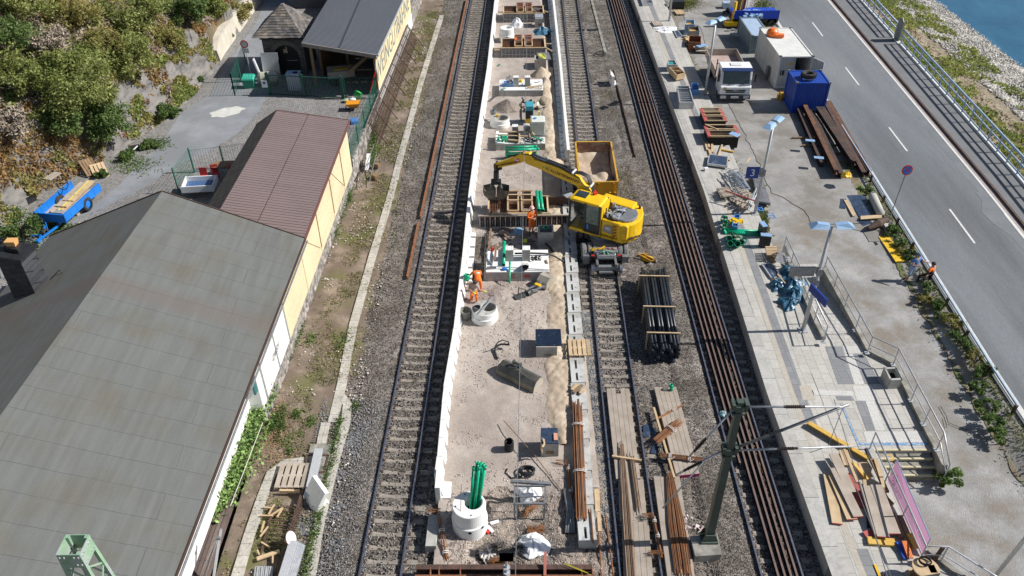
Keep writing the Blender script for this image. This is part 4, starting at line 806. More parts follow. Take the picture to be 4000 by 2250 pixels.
dr=MB();dr.box((cxa,ya+.3,2.3),(2.2,.08,2.6));d_=dr.build('door',mat('black_brown_door',(.02,.015,.012),rough=.6),th_);nb_=MB();nb_.box((cxa-.1,ya+.24,3.0),(.3,.02,.3));nb_.box((cxa,ya+.24,3.25),(.12,.02,.14));nb_.build('notice',M_wood,d_)
dh=MB();dh.box((cxa+.3,ya+.24,2.25),(.8,.03,.04));dh.build('door_bar',M_steel,d_)
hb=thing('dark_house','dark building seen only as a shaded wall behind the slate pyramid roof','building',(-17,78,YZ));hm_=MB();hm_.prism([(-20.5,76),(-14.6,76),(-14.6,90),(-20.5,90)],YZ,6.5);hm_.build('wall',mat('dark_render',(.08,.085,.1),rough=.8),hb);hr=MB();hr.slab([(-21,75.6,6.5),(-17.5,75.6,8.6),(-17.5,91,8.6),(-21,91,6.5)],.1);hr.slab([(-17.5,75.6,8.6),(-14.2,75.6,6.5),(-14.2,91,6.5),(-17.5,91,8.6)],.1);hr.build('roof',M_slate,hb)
# ================= things on the building site between the white walls =================
M_ply=mat('formwork_plywood',(.5,.36,.22),(.38,.26,.15),3,.75,island=.2);M_wall_d=mat('grey_formwork_panel',(.16,.155,.15),(.26,.25,.24),3,.7)
M_redf=mat('red_brown_box_rim',(.42,.12,.09),(.33,.15,.1),5,.7)
def formwork(label,x0,x1,y0,y1,zt,zb,redboxes,rods=True,dark=True,wide=None):
 t=thing('foundation_formwork',label,'formwork',((x0+x1)/2,y0,zb))
 mb=MB()
 for y in(y0,y1):mb.box(((x0+x1)/2,y,(zt+zb)/2),(x1-x0+.1,.06,zt-zb))
 for x in(x0,x1):mb.box((x,(y0+y1)/2,(zt+zb)/2),(.06,y1-y0-.065,zt-zb))
 mb.build('panel',M_wall_d,t)
 mb=MB();n=int((x1-x0)/.3)
 for k in range(n+1):mb.box((lerp(x0,x1,k/n),y0-.06,(zt+zb)/2-.05),(.03,.06,zt-zb-.1))
 mb.box(((x0+x1)/2,y0-.07,lerp(zb,zt,.45)),(x1-x0,.05,.03));mb.build('panel_rib',M_steel,t)
 mb=MB()
 mb.box(((x0+x1)/2,y0-.02,zt+.03),(x1-x0+.3,.12,.05));mb.box(((x0+x1)/2,y1,zt+.03),(x1-x0+.3,.07,.05));mb.box((x0,(y0+y1)/2,zt+.034),(.1,y1-y0-.2,.05));mb.box((x1,(y0+y1)/2,zt+.034),(.1,y1-y0-.2,.05));mb.build('top_timber',M_wood,t)
 mb=MB()
 for k in range(int((x1-x0)/.14)):
  x=x0+.1+k*.14;mb.tube([(x,y0+.1,zt-.16+.03*math.sin(k)),(x,y1-.1,zt-.16)],.012,4);mb.tube([(x,y0+.1,zt-.16),(x,y0+.1,zb)],.012,4);mb.tube([(x+.04,y1-.1,zt+.02),(x+.04,y1-.1,zb)],.012,4)
 for k in range(int((y1-y0)/.16)):y=y0+.12+k*.16;mb.tube([(x0+.06,y,zt-.19),(x1-.06,y,zt-.19)],.012,4)
 mb.build('rebar_cage',M_rust,t)
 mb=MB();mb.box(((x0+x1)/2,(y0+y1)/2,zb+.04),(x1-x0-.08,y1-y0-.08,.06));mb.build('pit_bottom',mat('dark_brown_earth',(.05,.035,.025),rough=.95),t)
 for i,cx in enumerate(redboxes):
  w=.62;ya,yb=y0+.08,y1+.35
  mb=MB()
  for x in(cx-w/2,cx+w/2):mb.box((x,(ya+yb)/2,zt+.02),(.09,yb-ya,.3))
  for y in(ya,(ya+yb)/2,yb):mb.box((cx,y,zt+.08),(w,.07,.22))
  b=mb.build('column_box',M_ply,t)
  mb=MB()
  for y in((ya+yb)/2+.04,yb+.04,yb-.45):mb.box((cx,y,zt+.21),(w+.1,.1,.04))
  mb.build('red_rim',M_redf if rods else M_ply,b)
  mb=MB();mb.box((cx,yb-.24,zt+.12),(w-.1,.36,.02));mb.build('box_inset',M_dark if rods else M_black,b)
 return t
f1=formwork('timber foundation formwork with red rimmed column boxes, farthest of the three',-.6,3.1,74.55,76.6,1.0,.1,(.95,1.75))
f2=formwork('timber foundation formwork with red rimmed column boxes, beside the tall white shaft',-.72,2.93,66.0,68.1,1.0,.1,(.7,1.55))
f3=formwork('wide timber and steel foundation formwork in front of the excavator grab',-1.35,2.15,40.1,42.0,.95,.0,(.1,.92),rods=False)
fw_=thing('formwork_wall','long ribbed steel formwork wall behind the standing orange worker','formwork',(.75,39.9,0));mb=MB();mb.box((.75,39.95,.45),(5.3,.06,.9));mb.box((2.8,42.05,.5),(1.3,.06,.8));mb.build('panel',M_rustd,fw_);mb=MB();mb.box((.75,39.93,.93),(5.4,.16,.05))
for k in range(18):mb.box((-1.85+k*.3,39.88,.44),(.05,.1,.9))
mb.build('panel_rib',M_steel,fw_);mb=MB();[mb.box((-1.7+k*.3,39.9,.35),(.03,.05,.6))for k in range(18)];mb.build('perforated_strip',M_steeld,fw_)
mb=MB();mb.box((.75,39.85,.97),(5.2,.05,.05));one(mb,'formwork_beam',M_ply,'light timber beam on top of the long ribbed formwork wall','timber')
mb=MB();mb.tube([at('C',70,1060,.2),at('C',230,885,1.15)],.045,8);one(mb,'push_prop',M_black,'dark steel prop leaning from the ground to the wide formwork','prop')
for i,(a,b,lb)in enumerate(((('A',320,225),('A',620,235),'left of the farthest formwork'),(('A',1180,210),('A',1250,225),'right of the farthest formwork'),(('A',1195,830),('A',1330,830),'right of the second formwork'),(('A',1200,900),('A',1330,960),'lower right of the second formwork'),(('A',245,945),('A',350,940),'left of the second formwork'))):
 mb=MB();mb.beam(at(*a,.9),at(*b,.9),.1,.1);one(mb,'timber',M_wood,'pale squared timber sticking out '+lb,'timber')
for r,ps,lb in(('A',[(990,150),(1150,165)],'upper'),('A',[(950,165),(1100,180)],'second'),('A',[(960,170),(1040,230)],'lower')):
 mb=MB();mb.tube([at(r,*ps[0],1.12),at(r,*ps[1],1.12)],.035,6);one(mb,'steel_tube',M_steel,lb+' light steel tube lying across the farthest formwork','tube')
mb=MB()
for k in range(7):p=at('A',640+random.uniform(-22,22),730+random.uniform(-14,14),1.2);mb.lathe(p,[(.0,-.05),(.09,0),(.0,.07)],6)
one(mb,'orange_cloth',M_orange,'bright orange cloth lying on the second formwork','cloth')
def foundation(label,x0,x1,y0,y1,zt,zb,pl,ph,marks=None,pw=.42,pd=.42):
 t=thing('concrete_foundation',label,'foundation',((x0+x1)/2,y0,zb));mb=MB();mb.box(((x0+x1)/2,(y0+y1)/2,(zt+zb)/2-.02),(x1-x0,y1-y0,zt-zb-.04));mb.build('slab',M_conc,t,bev=.01)
 mb=MB();mb.box(((x0+x1)/2,(y0+y1)/2,zt-.018),(x1-x0-.01,y1-y0-.01,.04));mb.build('slab_top',M_concw,t)
 for x,y in pl:
  mb=MB();mb.box((x,y,zt+ph/2),(pw,pd,ph));p=mb.build('plinth',M_conc,t,bev=.008)
  mb=MB()
  for sx_ in(-1,1):
   for sy in(-1,1):mb.box((x+sx_*pw*.27,y+sy*pd*.27,zt+ph+.002),(.07,.035,.004))
  mb.build('anchor_hole',M_dark,p);mb=MB();mb.box((x,y,zt+ph+.001),(pw*.98,pd*.98,.004));mb.build('plinth_top',M_concw,p)
 return t
s1_=foundation('white topped concrete foundation with two plinths, near the gravel heap',-.87,2.5,58.12,60.15,.7,.1,((.42,58.95),(1.3,58.95)),.75)
s2_=foundation('concrete foundation stacked with timber and pipe fittings below the water tank',-1.05,2.33,49.38,51.3,.7,.0,((.3,51.4),(1.1,51.45)),.35)
s3_=foundation('concrete foundation with two holed plinths in front of the trench workers',-1.38,2.0,34.55,36.6,.8,-.1,((-.12,35.75),(.78,35.75)),.72)
text('sprayed_mark','22',.3,M_redwh,s3_,(.0,34.53,.5),(1,0,0),(0,0,1));text('sprayed_mark','80',.34,M_redwh,s3_,(.82,34.53,.52),(1,0,0),(0,0,1))
def gpipe(a,b,r,label,grp=None,collar=True,cap=True,m_=None):
 t=thing('green_pipe',label,'pipe',a,grp);mb=MB();mb.pipe(a,b,r,.008,16);mb.build('pipe_body',m_ or M_green,t,smooth=True)
 if collar:d=(V(b)-V(a)).normalized();mb=MB();mb.pipe(V(b)-d*.02,V(b)+d*.13,r*1.17,.012,16);mb.build('socket',m_ or M_green,t,smooth=True)
 return t
gpipe(at('C',398,85,1.),at('C',770,70,1.),.075,'green pipe on the small stack behind the excavator boom, topmost');gpipe(at('C',430,118,.9),at('C',800,105,.9),.075,'green pipe on the small stack behind the excavator boom, second from top');gpipe(at('C',398,120,.75),at('C',790,100,.75),.075,'green pipe on the small stack behind the boom, half hidden in the middle')
gpipe(at('C',398,160,.6),at('C',770,155,.6),.09,'green pipe on the small stack behind the excavator boom, second from bottom');gpipe(at('C',400,190,.35),at('C',770,185,.35),.09,'green pipe at the bottom of the small stack behind the excavator boom')
gpipe(at('C',795,635,1.2),at('C',818,860,1.2),.1,'left green pipe of the pair lying over the wide formwork');gpipe(at('C',837,640,1.2),at('C',866,865,1.2),.1,'right green pipe of the pair lying over the wide formwork')
gpipe(at('D',722,330,.95),at('D',730,10,.95),.1,'thick green pipe lying on the near foundation left of the plinths');gpipe(at('D',812,600,.55),at('D',817,310,1.05),.05,'thin green pipe hanging over the front of the near foundation')
gpipe(at('B',1100,1120,1.1),at('B',1270,1185,1.0),.05,'short thin green pipe at the right end of the stacked foundation')
gpipe(at('B',590,205,.85),at('B',590,205,1.25),.09,'short green pipe standing on the farther foundation')
gpipe(at('C',885,240,.25),at('C',905,232,.45),.1,'short green pipe stub on the ground behind the boom')
gpipe(at('C',880,1085,1.05),at('C',900,1090,1.2),.09,'green pipe bend on the open grey shaft box')
gpipe(at('A',320,1218,.25),at('A',335,1222,.3),.05,'tiny green pipe end on the ground near the second formwork')
for i,(x,y)in enumerate(((520,1150),(560,1170),(600,1160),(540,1210),(600,1215),(460,1190))):gpipe(at('B',x,y+18,.82),at('B',x+6,y-16,.95),.075,'green pipe fitting heaped at the left end of the stacked foundation','green fittings heaped on the foundation',m_=M_green)
for i,(a,b,lb)in enumerate((((460,1105),(1060,1130),'long front rail of the timber frame'),((480,1035),(1070,1050),'long rear rail of the timber frame'),((860,1060),(880,1250),'middle cross timber of the frame'),((650,1190),(850,1210),'short timber beside the green fittings'),((1000,880),(1150,1100),'board leaning on the water tank'),((1060,1060),(1075,1160),'right cross timber of the frame'))):
 mb=MB();mb.beam(at('B',*a,.86+.04*(i%3)),at('B',*b,.86+.04*(i%3)+(.25 if i==4 else 0)),.1,.1 if i!=4 else .04,Z);one(mb,'timber',M_wood,lb+' on the stacked foundation','timber')
mb=MB();mb.prism([(q.x,q.y)for q in(at('B',660,1055,.72),at('B',850,1060,.72),at('B',850,1095,.72),at('B',660,1095,.72))],.71,.76);mb.prism([(q.x,q.y)for q in(at('B',650,1225,.72),at('B',850,1245,.72),at('B',850,1150,.72),at('B',650,1140,.72))],.71,.78);one(mb,'dark_board',M_black,'black boards under the timber frame on the foundation','board')
def clutter(r,x0,x1,y0,y1,z,n,m_,name,label,cat,s=.06,L=.25,grp=None):
 mb=MB()
 for _ in range(n):
  p=at(r,random.uniform(x0,x1),random.uniform(y0,y1),z+random.random()*.1);a=random.uniform(0,3.1);mb.box(p,(random.uniform(.3,1)*L,random.uniform(.5,1)*s,random.uniform(.4,1)*s),a,Matrix.Rotation(random.uniform(-.3,.3),3,'X'))
 return tag(one(mb,name,m_,label,cat,grp),None,None,kind='stuff')
clutter('B',900,1330,1150,1225,.75,70,M_black,'clamp_heap','heap of dark formwork clamps and offcuts on the stacked foundation','clutter');clutter('B',900,1330,1150,1225,.78,40,M_bag,'scrap_heap','pale scraps among the clamps on the stacked foundation','clutter',.04,.15)
clutter('B',900,1290,80,210,.72,26,M_black,'tool_heap','dark tools scattered on the farther foundation','tools',.04,.2)
for a,b,lb in(((1010,195),(1310,150),'upper'),((1020,205),(1300,215),'lower')):
 mb=MB();mb.beam(at('B',*a,.8),at('B',*b,.8),.08,.05);one(mb,'board',M_wood,lb+' narrow board on the farther foundation','board')
mb=MB()
for k in range(22):p=at('B',690+random.gauss(0,30),60+random.gauss(0,35),1.0+random.random()*.2);mb.tube([p,p+V(random.uniform(-.2,.2),random.uniform(-.1,.2),random.uniform(-.05,.15)),p+V(random.uniform(-.3,.3),random.uniform(-.1,.3),0)],.025,5)
one(mb,'cable_heap',M_steeld,'tangled heap of grey cables left of the plinth on the farther foundation','cables');mb=MB();mb.box(at('B',660,130,.85),(.7,.45,.3));one(mb,'tool_box',M_bcrate,'blue box under the cable heap on the farther foundation','box')
mb=MB();mb.lathe(at('B',895,95,.7),[(.0,.0),(.14,.02),(.16,.12),(.1,.2),(0,.22)],12);one(mb,'yellow_canister',M_yel,'small yellow canister between the plinths of the farther foundation','canister')
mb=MB();mb.beam(at('D',590,260,1.1),at('D',612,10,1.1),.11,.06);one(mb,'board',M_woodb,'brown board lying left of the thick green pipe','board')
mb=MB();mb.beam(at('D',520,345,.95),at('D',1420,405,.87),.06,.03);one(mb,'levelling_bar',M_steel,'long silver levelling bar lying on the near foundation','bar')
mb=MB();mb.pipe(at('D',1050,350,.8),at('D',1050,350,1.15),.19,.02,24);mb.lathe(at('D',1050,350,.81),[(0,0),(.18,0)],24);one(mb,'bucket',M_black,'dark round bucket standing in front of the right plinth','bucket',smooth=False)
clutter('D',1135,1290,190,250,.83,22,M_black,'clamp_heap','small black clamps on the near foundation right of the plinths','clutter',.07,.13)
mb=MB();q=[at('D',*p,.83)for p in((480,150),(560,140),(580,210),(560,330),(480,250))];mb.hexa(q,[p+V(random.uniform(-.05,.05),0,random.uniform(.05,.16))for p in q]);one(mb,'plastic_sheet',M_bag,'crumpled white plastic sheet at the left end of the near foundation','sheet')
mb=MB();mb.box(at('D',540,370,.86),(.5,.16,.08),.1);one(mb,'grinder',M_steeld,'grey power tool at the end of the levelling bar','tool');mb=MB();mb.box(at('D',1370,280,.83),(.1,.32,.05),.2);one(mb,'brick',M_woodb,'reddish brick at the right end of the near foundation','brick');mb=MB();mb.lathe(at('D',740,395,.82),[(0,0),(.12,0),(.13,.1),(0,.12)],10);one(mb,'blue_bucket',M_blub,'small blue pot on the near foundation','pot');mb=MB();mb.lathe(at('D',555,115,.82),[(0,0),(.1,0),(.1,.2),(.04,.26),(0,.26)],10);one(mb,'red_bottle',M_redwh,'red and white can at the left corner of the near foundation','can')
mb=MB();q=[at('D',*p,z)for p,z in(((890,155),.95),((1150,150),.95),((1400,160),.9),((1500,200),.6),((1580,250),.35),((1660,290),.3))];mb.tube(q,.05,8);one(mb,'black_hose',M_black,'thick black hose running off the right end of the near foundation','hose',smooth=True)
def ring(label,c,rb,zb,zt,r_open,lip=.12,off=(0,0),notch=0,holes=()):
 t=thing('manhole_shaft',label,'manhole',(c[0],c[1],zb));mb=MB();h=zt-zb
 mb.lathe((c[0],c[1],zb),[(rb,0),(rb,h*.52),(rb-.02,h*.53),(rb-.05,h*.55),(rb-.05,h-.02),(rb-.07,h)],48);mb.build('shaft_body',M_concw,t,smooth=False)
 mb=MB();n=48;vs=[];ox,oy=off
 for k in range(n):a=2*math.pi*k/n;vs+=[(c[0]+(rb-.07)*math.cos(a),c[1]+(rb-.07)*math.sin(a),zt),(c[0]+ox+(r_open+.05)*math.cos(a),c[1]+oy+(r_open+.05)*math.sin(a),zt+.001),(c[0]+ox+r_open*math.cos(a),c[1]+oy+r_open*math.sin(a),zt-.03),(c[0]+ox+r_open*math.cos(a),c[1]+oy+r_open*math.sin(a),zt-.6)]
 mb.add(vs,[(4*k+j,4*((k+1)%n)+j,4*((k+1)%n)+j+1,4*k+j+1)for k in range(n)for j in range(3)]);mb.build('cover_slab',M_conc if zt<1.2 else M_concw,t)
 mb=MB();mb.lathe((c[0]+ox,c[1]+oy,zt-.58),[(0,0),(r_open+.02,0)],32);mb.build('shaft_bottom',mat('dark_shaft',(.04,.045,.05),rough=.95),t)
 mb=MB()
 for a in(.4,1.9,3.3,4.9):mb.lathe((c[0]+(rb-.18)*math.cos(a),c[1]+(rb-.18)*math.sin(a),zt+.002),[(0,.001),(.035,0)],10)
 mb.build('lifting_hole',M_dark,t)
 if holes:
  mb=MB()
  for a,z,rr_ in holes:
   d=V(math.cos(a),math.sin(a),0);u=V(-d.y,d.x,0);p=V(c[0],c[1],z)+d*(rb+.004);mb.quad(*[p+u*rr_*math.cos(k*math.pi/8)+Z*rr_*math.sin(k*math.pi/8)for k in range(16)])
  mb.build('pipe_hole',M_dark,t)
 return t
R1=at('A',480,520,1.35);R4=at('F',440,740,1.4)
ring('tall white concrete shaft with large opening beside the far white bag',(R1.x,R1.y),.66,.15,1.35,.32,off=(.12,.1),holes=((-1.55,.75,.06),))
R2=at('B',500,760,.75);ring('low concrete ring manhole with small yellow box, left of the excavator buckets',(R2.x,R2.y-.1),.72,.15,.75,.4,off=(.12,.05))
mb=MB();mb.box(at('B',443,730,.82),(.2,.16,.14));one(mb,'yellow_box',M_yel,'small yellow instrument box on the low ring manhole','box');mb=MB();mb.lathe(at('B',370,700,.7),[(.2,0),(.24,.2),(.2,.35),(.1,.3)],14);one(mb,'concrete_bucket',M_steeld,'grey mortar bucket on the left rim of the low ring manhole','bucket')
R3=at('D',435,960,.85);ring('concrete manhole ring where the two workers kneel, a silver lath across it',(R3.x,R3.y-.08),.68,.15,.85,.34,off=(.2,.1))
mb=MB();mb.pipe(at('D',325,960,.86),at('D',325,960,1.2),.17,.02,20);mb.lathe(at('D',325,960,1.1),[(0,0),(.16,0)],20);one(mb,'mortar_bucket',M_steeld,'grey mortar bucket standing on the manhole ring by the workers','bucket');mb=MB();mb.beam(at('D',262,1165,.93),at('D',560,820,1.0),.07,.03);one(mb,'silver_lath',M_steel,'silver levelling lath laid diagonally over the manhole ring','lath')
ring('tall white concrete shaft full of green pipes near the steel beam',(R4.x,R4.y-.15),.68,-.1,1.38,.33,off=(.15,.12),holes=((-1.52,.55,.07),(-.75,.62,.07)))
c4=V(R4.x+.15,R4.y-.02,.85)
for k,(dx_,dy_)in enumerate(((-.12,.0),(-.03,.09),(.05,.02),(.12,.1),(.16,-.02),(.02,-.08))):gpipe(c4+V(dx_,dy_,0),c4+V(dx_*1.5+.22,dy_*1.6+.5,1.75+.1*(k%3)),.055,'long green pipe standing in the tall white shaft','green pipes standing in the shaft')
mb=MB();mb.tube([c4+V(-.45,-.45,.5),c4+V(-.42,.25,1.25)],.012,5);one(mb,'rebar_rod',M_rust,'thin rod leaning over the tall shaft with green pipes','rod')
mb=MB();a=at('D',150,1060,.45);mb.lathe(a,[(.28,-.35),(.28,.25),(.24,.26),(.24,-.3)],20);one(mb,'concrete_pipe',M_concd,'grey concrete pipe piece between the white wall and the manhole ring','pipe')
def sbox(label,cx,cy,w,d,z0,z1,lid=None,lidm=None,openm=False,win=None):
 t=thing('square_shaft',label,'shaft box',(cx,cy,z0));mb=MB();q=.1
 for x,y,a,b in((cx,cy-d/2+q/2,w,q),(cx,cy+d/2-q/2,w,q),(cx-w/2+q/2,cy,q,d-2*q),(cx+w/2-q/2,cy,q,d-2*q)):mb.box((x,y,(z0+z1)/2),(a,b,z1-z0))
 mb.box((cx,cy-d/2-.004,lerp(z0,z1,.62)),(w*1.0,.008,.02));mb.build('shaft_body',M_conc,t)
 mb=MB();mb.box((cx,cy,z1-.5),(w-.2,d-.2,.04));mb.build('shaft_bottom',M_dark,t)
 if lid:mb=MB();mb.box((cx+lid[2],cy+lid[3],z1+.03),(lid[0],lid[1],.05),lid[4]if len(lid)>4 else 0);mb.build('lid',lidm or M_panel,t)
 if win:mb=MB();mb.box((cx+win[0],cy-d/2-.006,win[1]),(win[2],.012,win[3]));mb.build('knockout_panel',M_woodb if win[3]>.15 else M_concd,t)
 return t
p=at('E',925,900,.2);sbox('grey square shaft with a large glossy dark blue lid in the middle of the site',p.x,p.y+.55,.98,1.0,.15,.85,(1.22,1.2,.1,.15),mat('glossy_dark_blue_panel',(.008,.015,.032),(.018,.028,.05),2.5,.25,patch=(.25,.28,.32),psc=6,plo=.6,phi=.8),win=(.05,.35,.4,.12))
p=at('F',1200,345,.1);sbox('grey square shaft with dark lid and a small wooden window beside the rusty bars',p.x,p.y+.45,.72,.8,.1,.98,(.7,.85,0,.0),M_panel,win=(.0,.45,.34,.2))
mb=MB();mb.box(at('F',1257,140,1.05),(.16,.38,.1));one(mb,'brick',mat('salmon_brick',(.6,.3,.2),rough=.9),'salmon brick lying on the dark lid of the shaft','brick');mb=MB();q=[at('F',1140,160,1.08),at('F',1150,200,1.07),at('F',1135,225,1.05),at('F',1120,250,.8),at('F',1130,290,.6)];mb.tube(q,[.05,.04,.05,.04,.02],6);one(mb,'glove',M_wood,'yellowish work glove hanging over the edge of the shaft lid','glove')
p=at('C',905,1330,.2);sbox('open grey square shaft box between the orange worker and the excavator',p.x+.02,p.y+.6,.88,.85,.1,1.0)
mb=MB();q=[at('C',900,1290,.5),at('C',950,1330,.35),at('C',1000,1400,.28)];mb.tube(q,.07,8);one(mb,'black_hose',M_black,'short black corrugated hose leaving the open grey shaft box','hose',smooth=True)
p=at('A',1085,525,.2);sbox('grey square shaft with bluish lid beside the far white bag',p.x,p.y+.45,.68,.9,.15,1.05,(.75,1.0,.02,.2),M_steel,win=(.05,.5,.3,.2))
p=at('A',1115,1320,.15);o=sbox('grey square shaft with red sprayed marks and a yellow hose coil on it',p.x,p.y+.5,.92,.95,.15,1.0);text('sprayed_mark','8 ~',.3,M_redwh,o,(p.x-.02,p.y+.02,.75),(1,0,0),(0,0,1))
mb=MB();mb.box(at('A',1180,1060,1.05),(1.0,1.5,.06),.1);one(mb,'steel_plate',M_steeld,'grey panel behind the yellow hose coil','panel')
mb=MB()
for k in range(5):c=at('A',1140+8*k,1040+10*k,1.15);mb.tube([c+V((.28-.02*k)*math.cos(a),(.34)*math.sin(a),.03*math.sin(3*a))for a in np.linspace(0,6.1,20)],.018,5)
one(mb,'hose_coil',mat('yellow_hose',(.7,.7,.1),rough=.5),'coil of yellow hose lying on the red marked shaft','hose')
def blob(name,m_,label,cat,c,r,h,seed,n=28,sq=.35,ex=1.,ey=1.):
 mb=MB();vs=[];c=V(c)
 for i in range(10):
  t_=i/9;rr_=math.sin(math.pi*min(1,.5+t_*.5))**.6 if i<9 else .0
  for k in range(n):
   a=2*math.pi*k/n;f=1+sq*noise.noise(Vector((math.cos(a)*1.7,math.sin(a)*1.7,t_*2+seed)))+.12*noise.noise(Vector((math.cos(a)*5,math.sin(a)*5,t_*6+seed)))
   vs.append((c.x+r*ex*rr_*f*math.cos(a),c.y+r*ey*rr_*f*math.sin(a),c.z+h*t_*(1+.35*noise.noise(Vector((math.cos(a)*2+seed,math.sin(a)*2,t_*3)))*(t_>.2))))
 mb.add(vs,[(i*n+k,i*n+(k+1)%n,(i+1)*n+(k+1)%n,(i+1)*n+k)for i in range(9)for k in range(n)]);return one(mb,name,m_,label,cat)
blob('bulk_bag',M_bag,'large white bulk bag beside the tall white shaft near the top','bag',at('A',665,500,.15),.55,.75,3.1)
blob('bulk_bag',M_bag,'large crumpled white bulk bag spilling rusty wires near the steel beam','bag',at('F',1040,1200,.0)+V(0,.1,0),.6,.5,9.2,ey=.9)
blob('bulk_bag',M_bag,'white bulk bag lying inside the grey steel trestle','bag',at('F',1010,680,.05),.55,.45,5.7,ey=.75)
blob('tarpaulin',M_tarp,'crumpled blue tarpaulin lying beside the far shaft','tarpaulin',at('A',1140,620,.1),.62,.6,2.2,sq=.9)
def wires(name,label,c,n,L,m_,ang,sp=.3,r=.008,h=.15,cat='rebar'):
 mb=MB();c=V(c)
 for _ in range(n):
  a=ang+random.gauss(0,sp);d=V(math.cos(a),math.sin(a),0)*L*random.uniform(.7,1)/2;o_=V(random.gauss(0,.06)*-math.sin(ang),random.gauss(0,.06)*math.cos(ang),random.random()*h);mb.tube([c+o_-d,c+o_+d+Z*random.uniform(-.04,.06)],r,4)
 return one(mb,name,m_,label,cat)
wires('rebar_heap','bent rusty wires lying in front of the grey trestle',at('F',1010,830,.1),50,.8,M_rail2,.7,.25);wires('rebar_heap','fan of rusty rods between the trestle and the white bulk bag',at('F',1070,1020,.1),60,.75,M_rail2,.15,.35)
wires('rebar_heap','flat rusty rods lying just behind the steel beam',at('F',740,1315,.15),40,1.,M_rail2,.05,.1);wires('rebar_heap','dark tangle of wires at the left edge of the white bulk bag',at('F',915,1200,.2),40,.6,M_black,.5,1.)
wires('rebar_heap','dark tangle of straps left of the steel post',at('F',700,1170,.15),30,.5,M_black,0,1.);clutter('F',560,660,1230,1300,.1,16,M_strap,'strap_heap','pale lifting straps lying in front of the steel beam','straps',.06,.6)
tr=thing('steel_trestle','grey steel trestle frame standing over a white bag','trestle',at('F',1000,750,0));A,B,C_,D_=at('F',870,600,.95),at('F',1160,600,.95),at('F',868,770,.95),at('F',1150,765,.95)
mb=MB();mb.beam(A,C_,.07,.07);mb.beam(B,D_,.07,.07);mb.beam(C_,D_,.07,.07);mb.beam(A.lerp(C_,.6),B.lerp(D_,.6),.04,.04);mb.beam(A,B,.07,.07);mb.build('frame',M_steeld,tr);mb=MB();q1,q2=at('F',830,555,1.0),at('F',1215,580,1.0);mb.beam(q1,q2,.12,.1);mb.build('top_beam',M_steeld,tr)
for p in(A,B,C_,D_):mb=MB();mb.beam(p,V(p.x,p.y,0),.06,.06,up=V(0,1,0));mb.build('leg',M_steeld,tr)
def coil(label,c,r,n,m_,rr_=.03,tail=None):
 mb=MB();pts=[V(c)+V((r+.05*math.sin(k*.9))*math.cos(k*.35),(r+.04*math.cos(k*.7))*math.sin(k*.35),.04+.012*k/3)for k in range(int(n*18))]
 if tail:pts=[V(p)for p in tail]+pts
 mb.tube(pts,rr_,7);return one(mb,'hose_coil',m_,label,'hose',smooth=True)
coil('coil of black corrugated pipe with a curved tail near the trestle',at('F',990,480,.2),.26,3,M_black,.035,[at('F',800,435,.25),at('F',780,480,.2),at('F',840,525,.2),at('F',930,515,.2),at('F',960,470,.2)])
coil('loop of black cable lying on the ballast between middle and right tracks',at(20,670,410,.05),.45,2,M_black,.025)
mb=MB();mb.tube([at('E',230,910,.25),at('E',190,800,.3),at('E',200,740,.35),at('E',280,705,.4),at('E',390,710,.5)],.05,8);mb.tube([at('E',190,750,.4),at('E',230,680,.8),at('E',300,645,.9),at('E',380,670,.7),at('E',395,710,.5)],.03,8);one(mb,'bent_pipe',M_black,'black pipe bent in an arch standing on the gravel beside the blade bucket','pipe',smooth=True)
mb=MB();p=at('F',818,255,.2);mb.pipe(p,p+Z*.5,.19,.02,24)
for k in range(10):mb.pipe(p+Z*(.03+k*.048),p+Z*(.055+k*.048),.2,.02,24)
mb.tube([p+V(.16*math.cos(a),.16*math.sin(a),.3+.03*a)for a in np.linspace(0,8,26)],.025,6);one(mb,'corrugated_pipe',M_black,'short black corrugated pipe piece standing upright on the gravel','pipe')
mb=MB();mb.tube([at('F',765,-20,.45),at('F',980,220,.6),at('F',1060,310,.35),at('F',1200,500,.25),at('F',1310,640,.2)],.02,5);one(mb,'cable',M_woodb,'brown rope running diagonally over the gravel past the shaft','rope')
def arcprism(mb,c,ang,W,pts,th):
 R=Matrix.Rotation(ang,3,'Z');pin=[]
 for i,(u,z)in enumerate(pts):
  a=V(*pts[max(i-1,0)],0);b=V(*pts[min(i+1,len(pts)-1)],0);d=(b-a).normalized();pin.append((u-d.y*th,z+d.x*th))
 for P_,fl in((pts,0),(pin,1)):
  vs=[V(c)+R@V(s*W/2,u,z)for u,z in P_ for s in(-1,1)];mb.add(vs,[(2*i,2*i+1,2*i+3,2*i+2)for i in range(len(P_)-1)])
 vs=[V(c)+R@V(s*W/2,u,z)for P_ in(pts,pin)for u,z in P_ for s in(-1,1)];n=len(pts)
 mb.add(vs,[(2*i+s,2*i+2+s,2*n+2*i+2+s,2*n+2*i+s)for i in range(n-1)for s in(0,1)]+[(0,1,2*n+1,2*n),(2*n-2,2*n-1,4*n-1,4*n-2)])
 for s in(-1,1):cen=[V(c)+R@V(s*(W/2+.01),u,z)for u,z in pts];mb.add(cen,[tuple(range(n))])
M_buck=mat('worn_bucket_steel',(.36,.33,.27),(.5,.46,.38),1.5,.5,metal=.2)
bk=thing('ditching_bucket','wide ditch cleaning bucket lying on the gravel in the middle of the site','bucket',at('E',560,1200,.2));a_,b_=at('E',260,1080,.35),at('E',760,1330,.35);ang=math.atan2(b_.y-a_.y,b_.x-a_.x);cc=(a_+b_)/2+V(.12,.2,0);mb=MB()
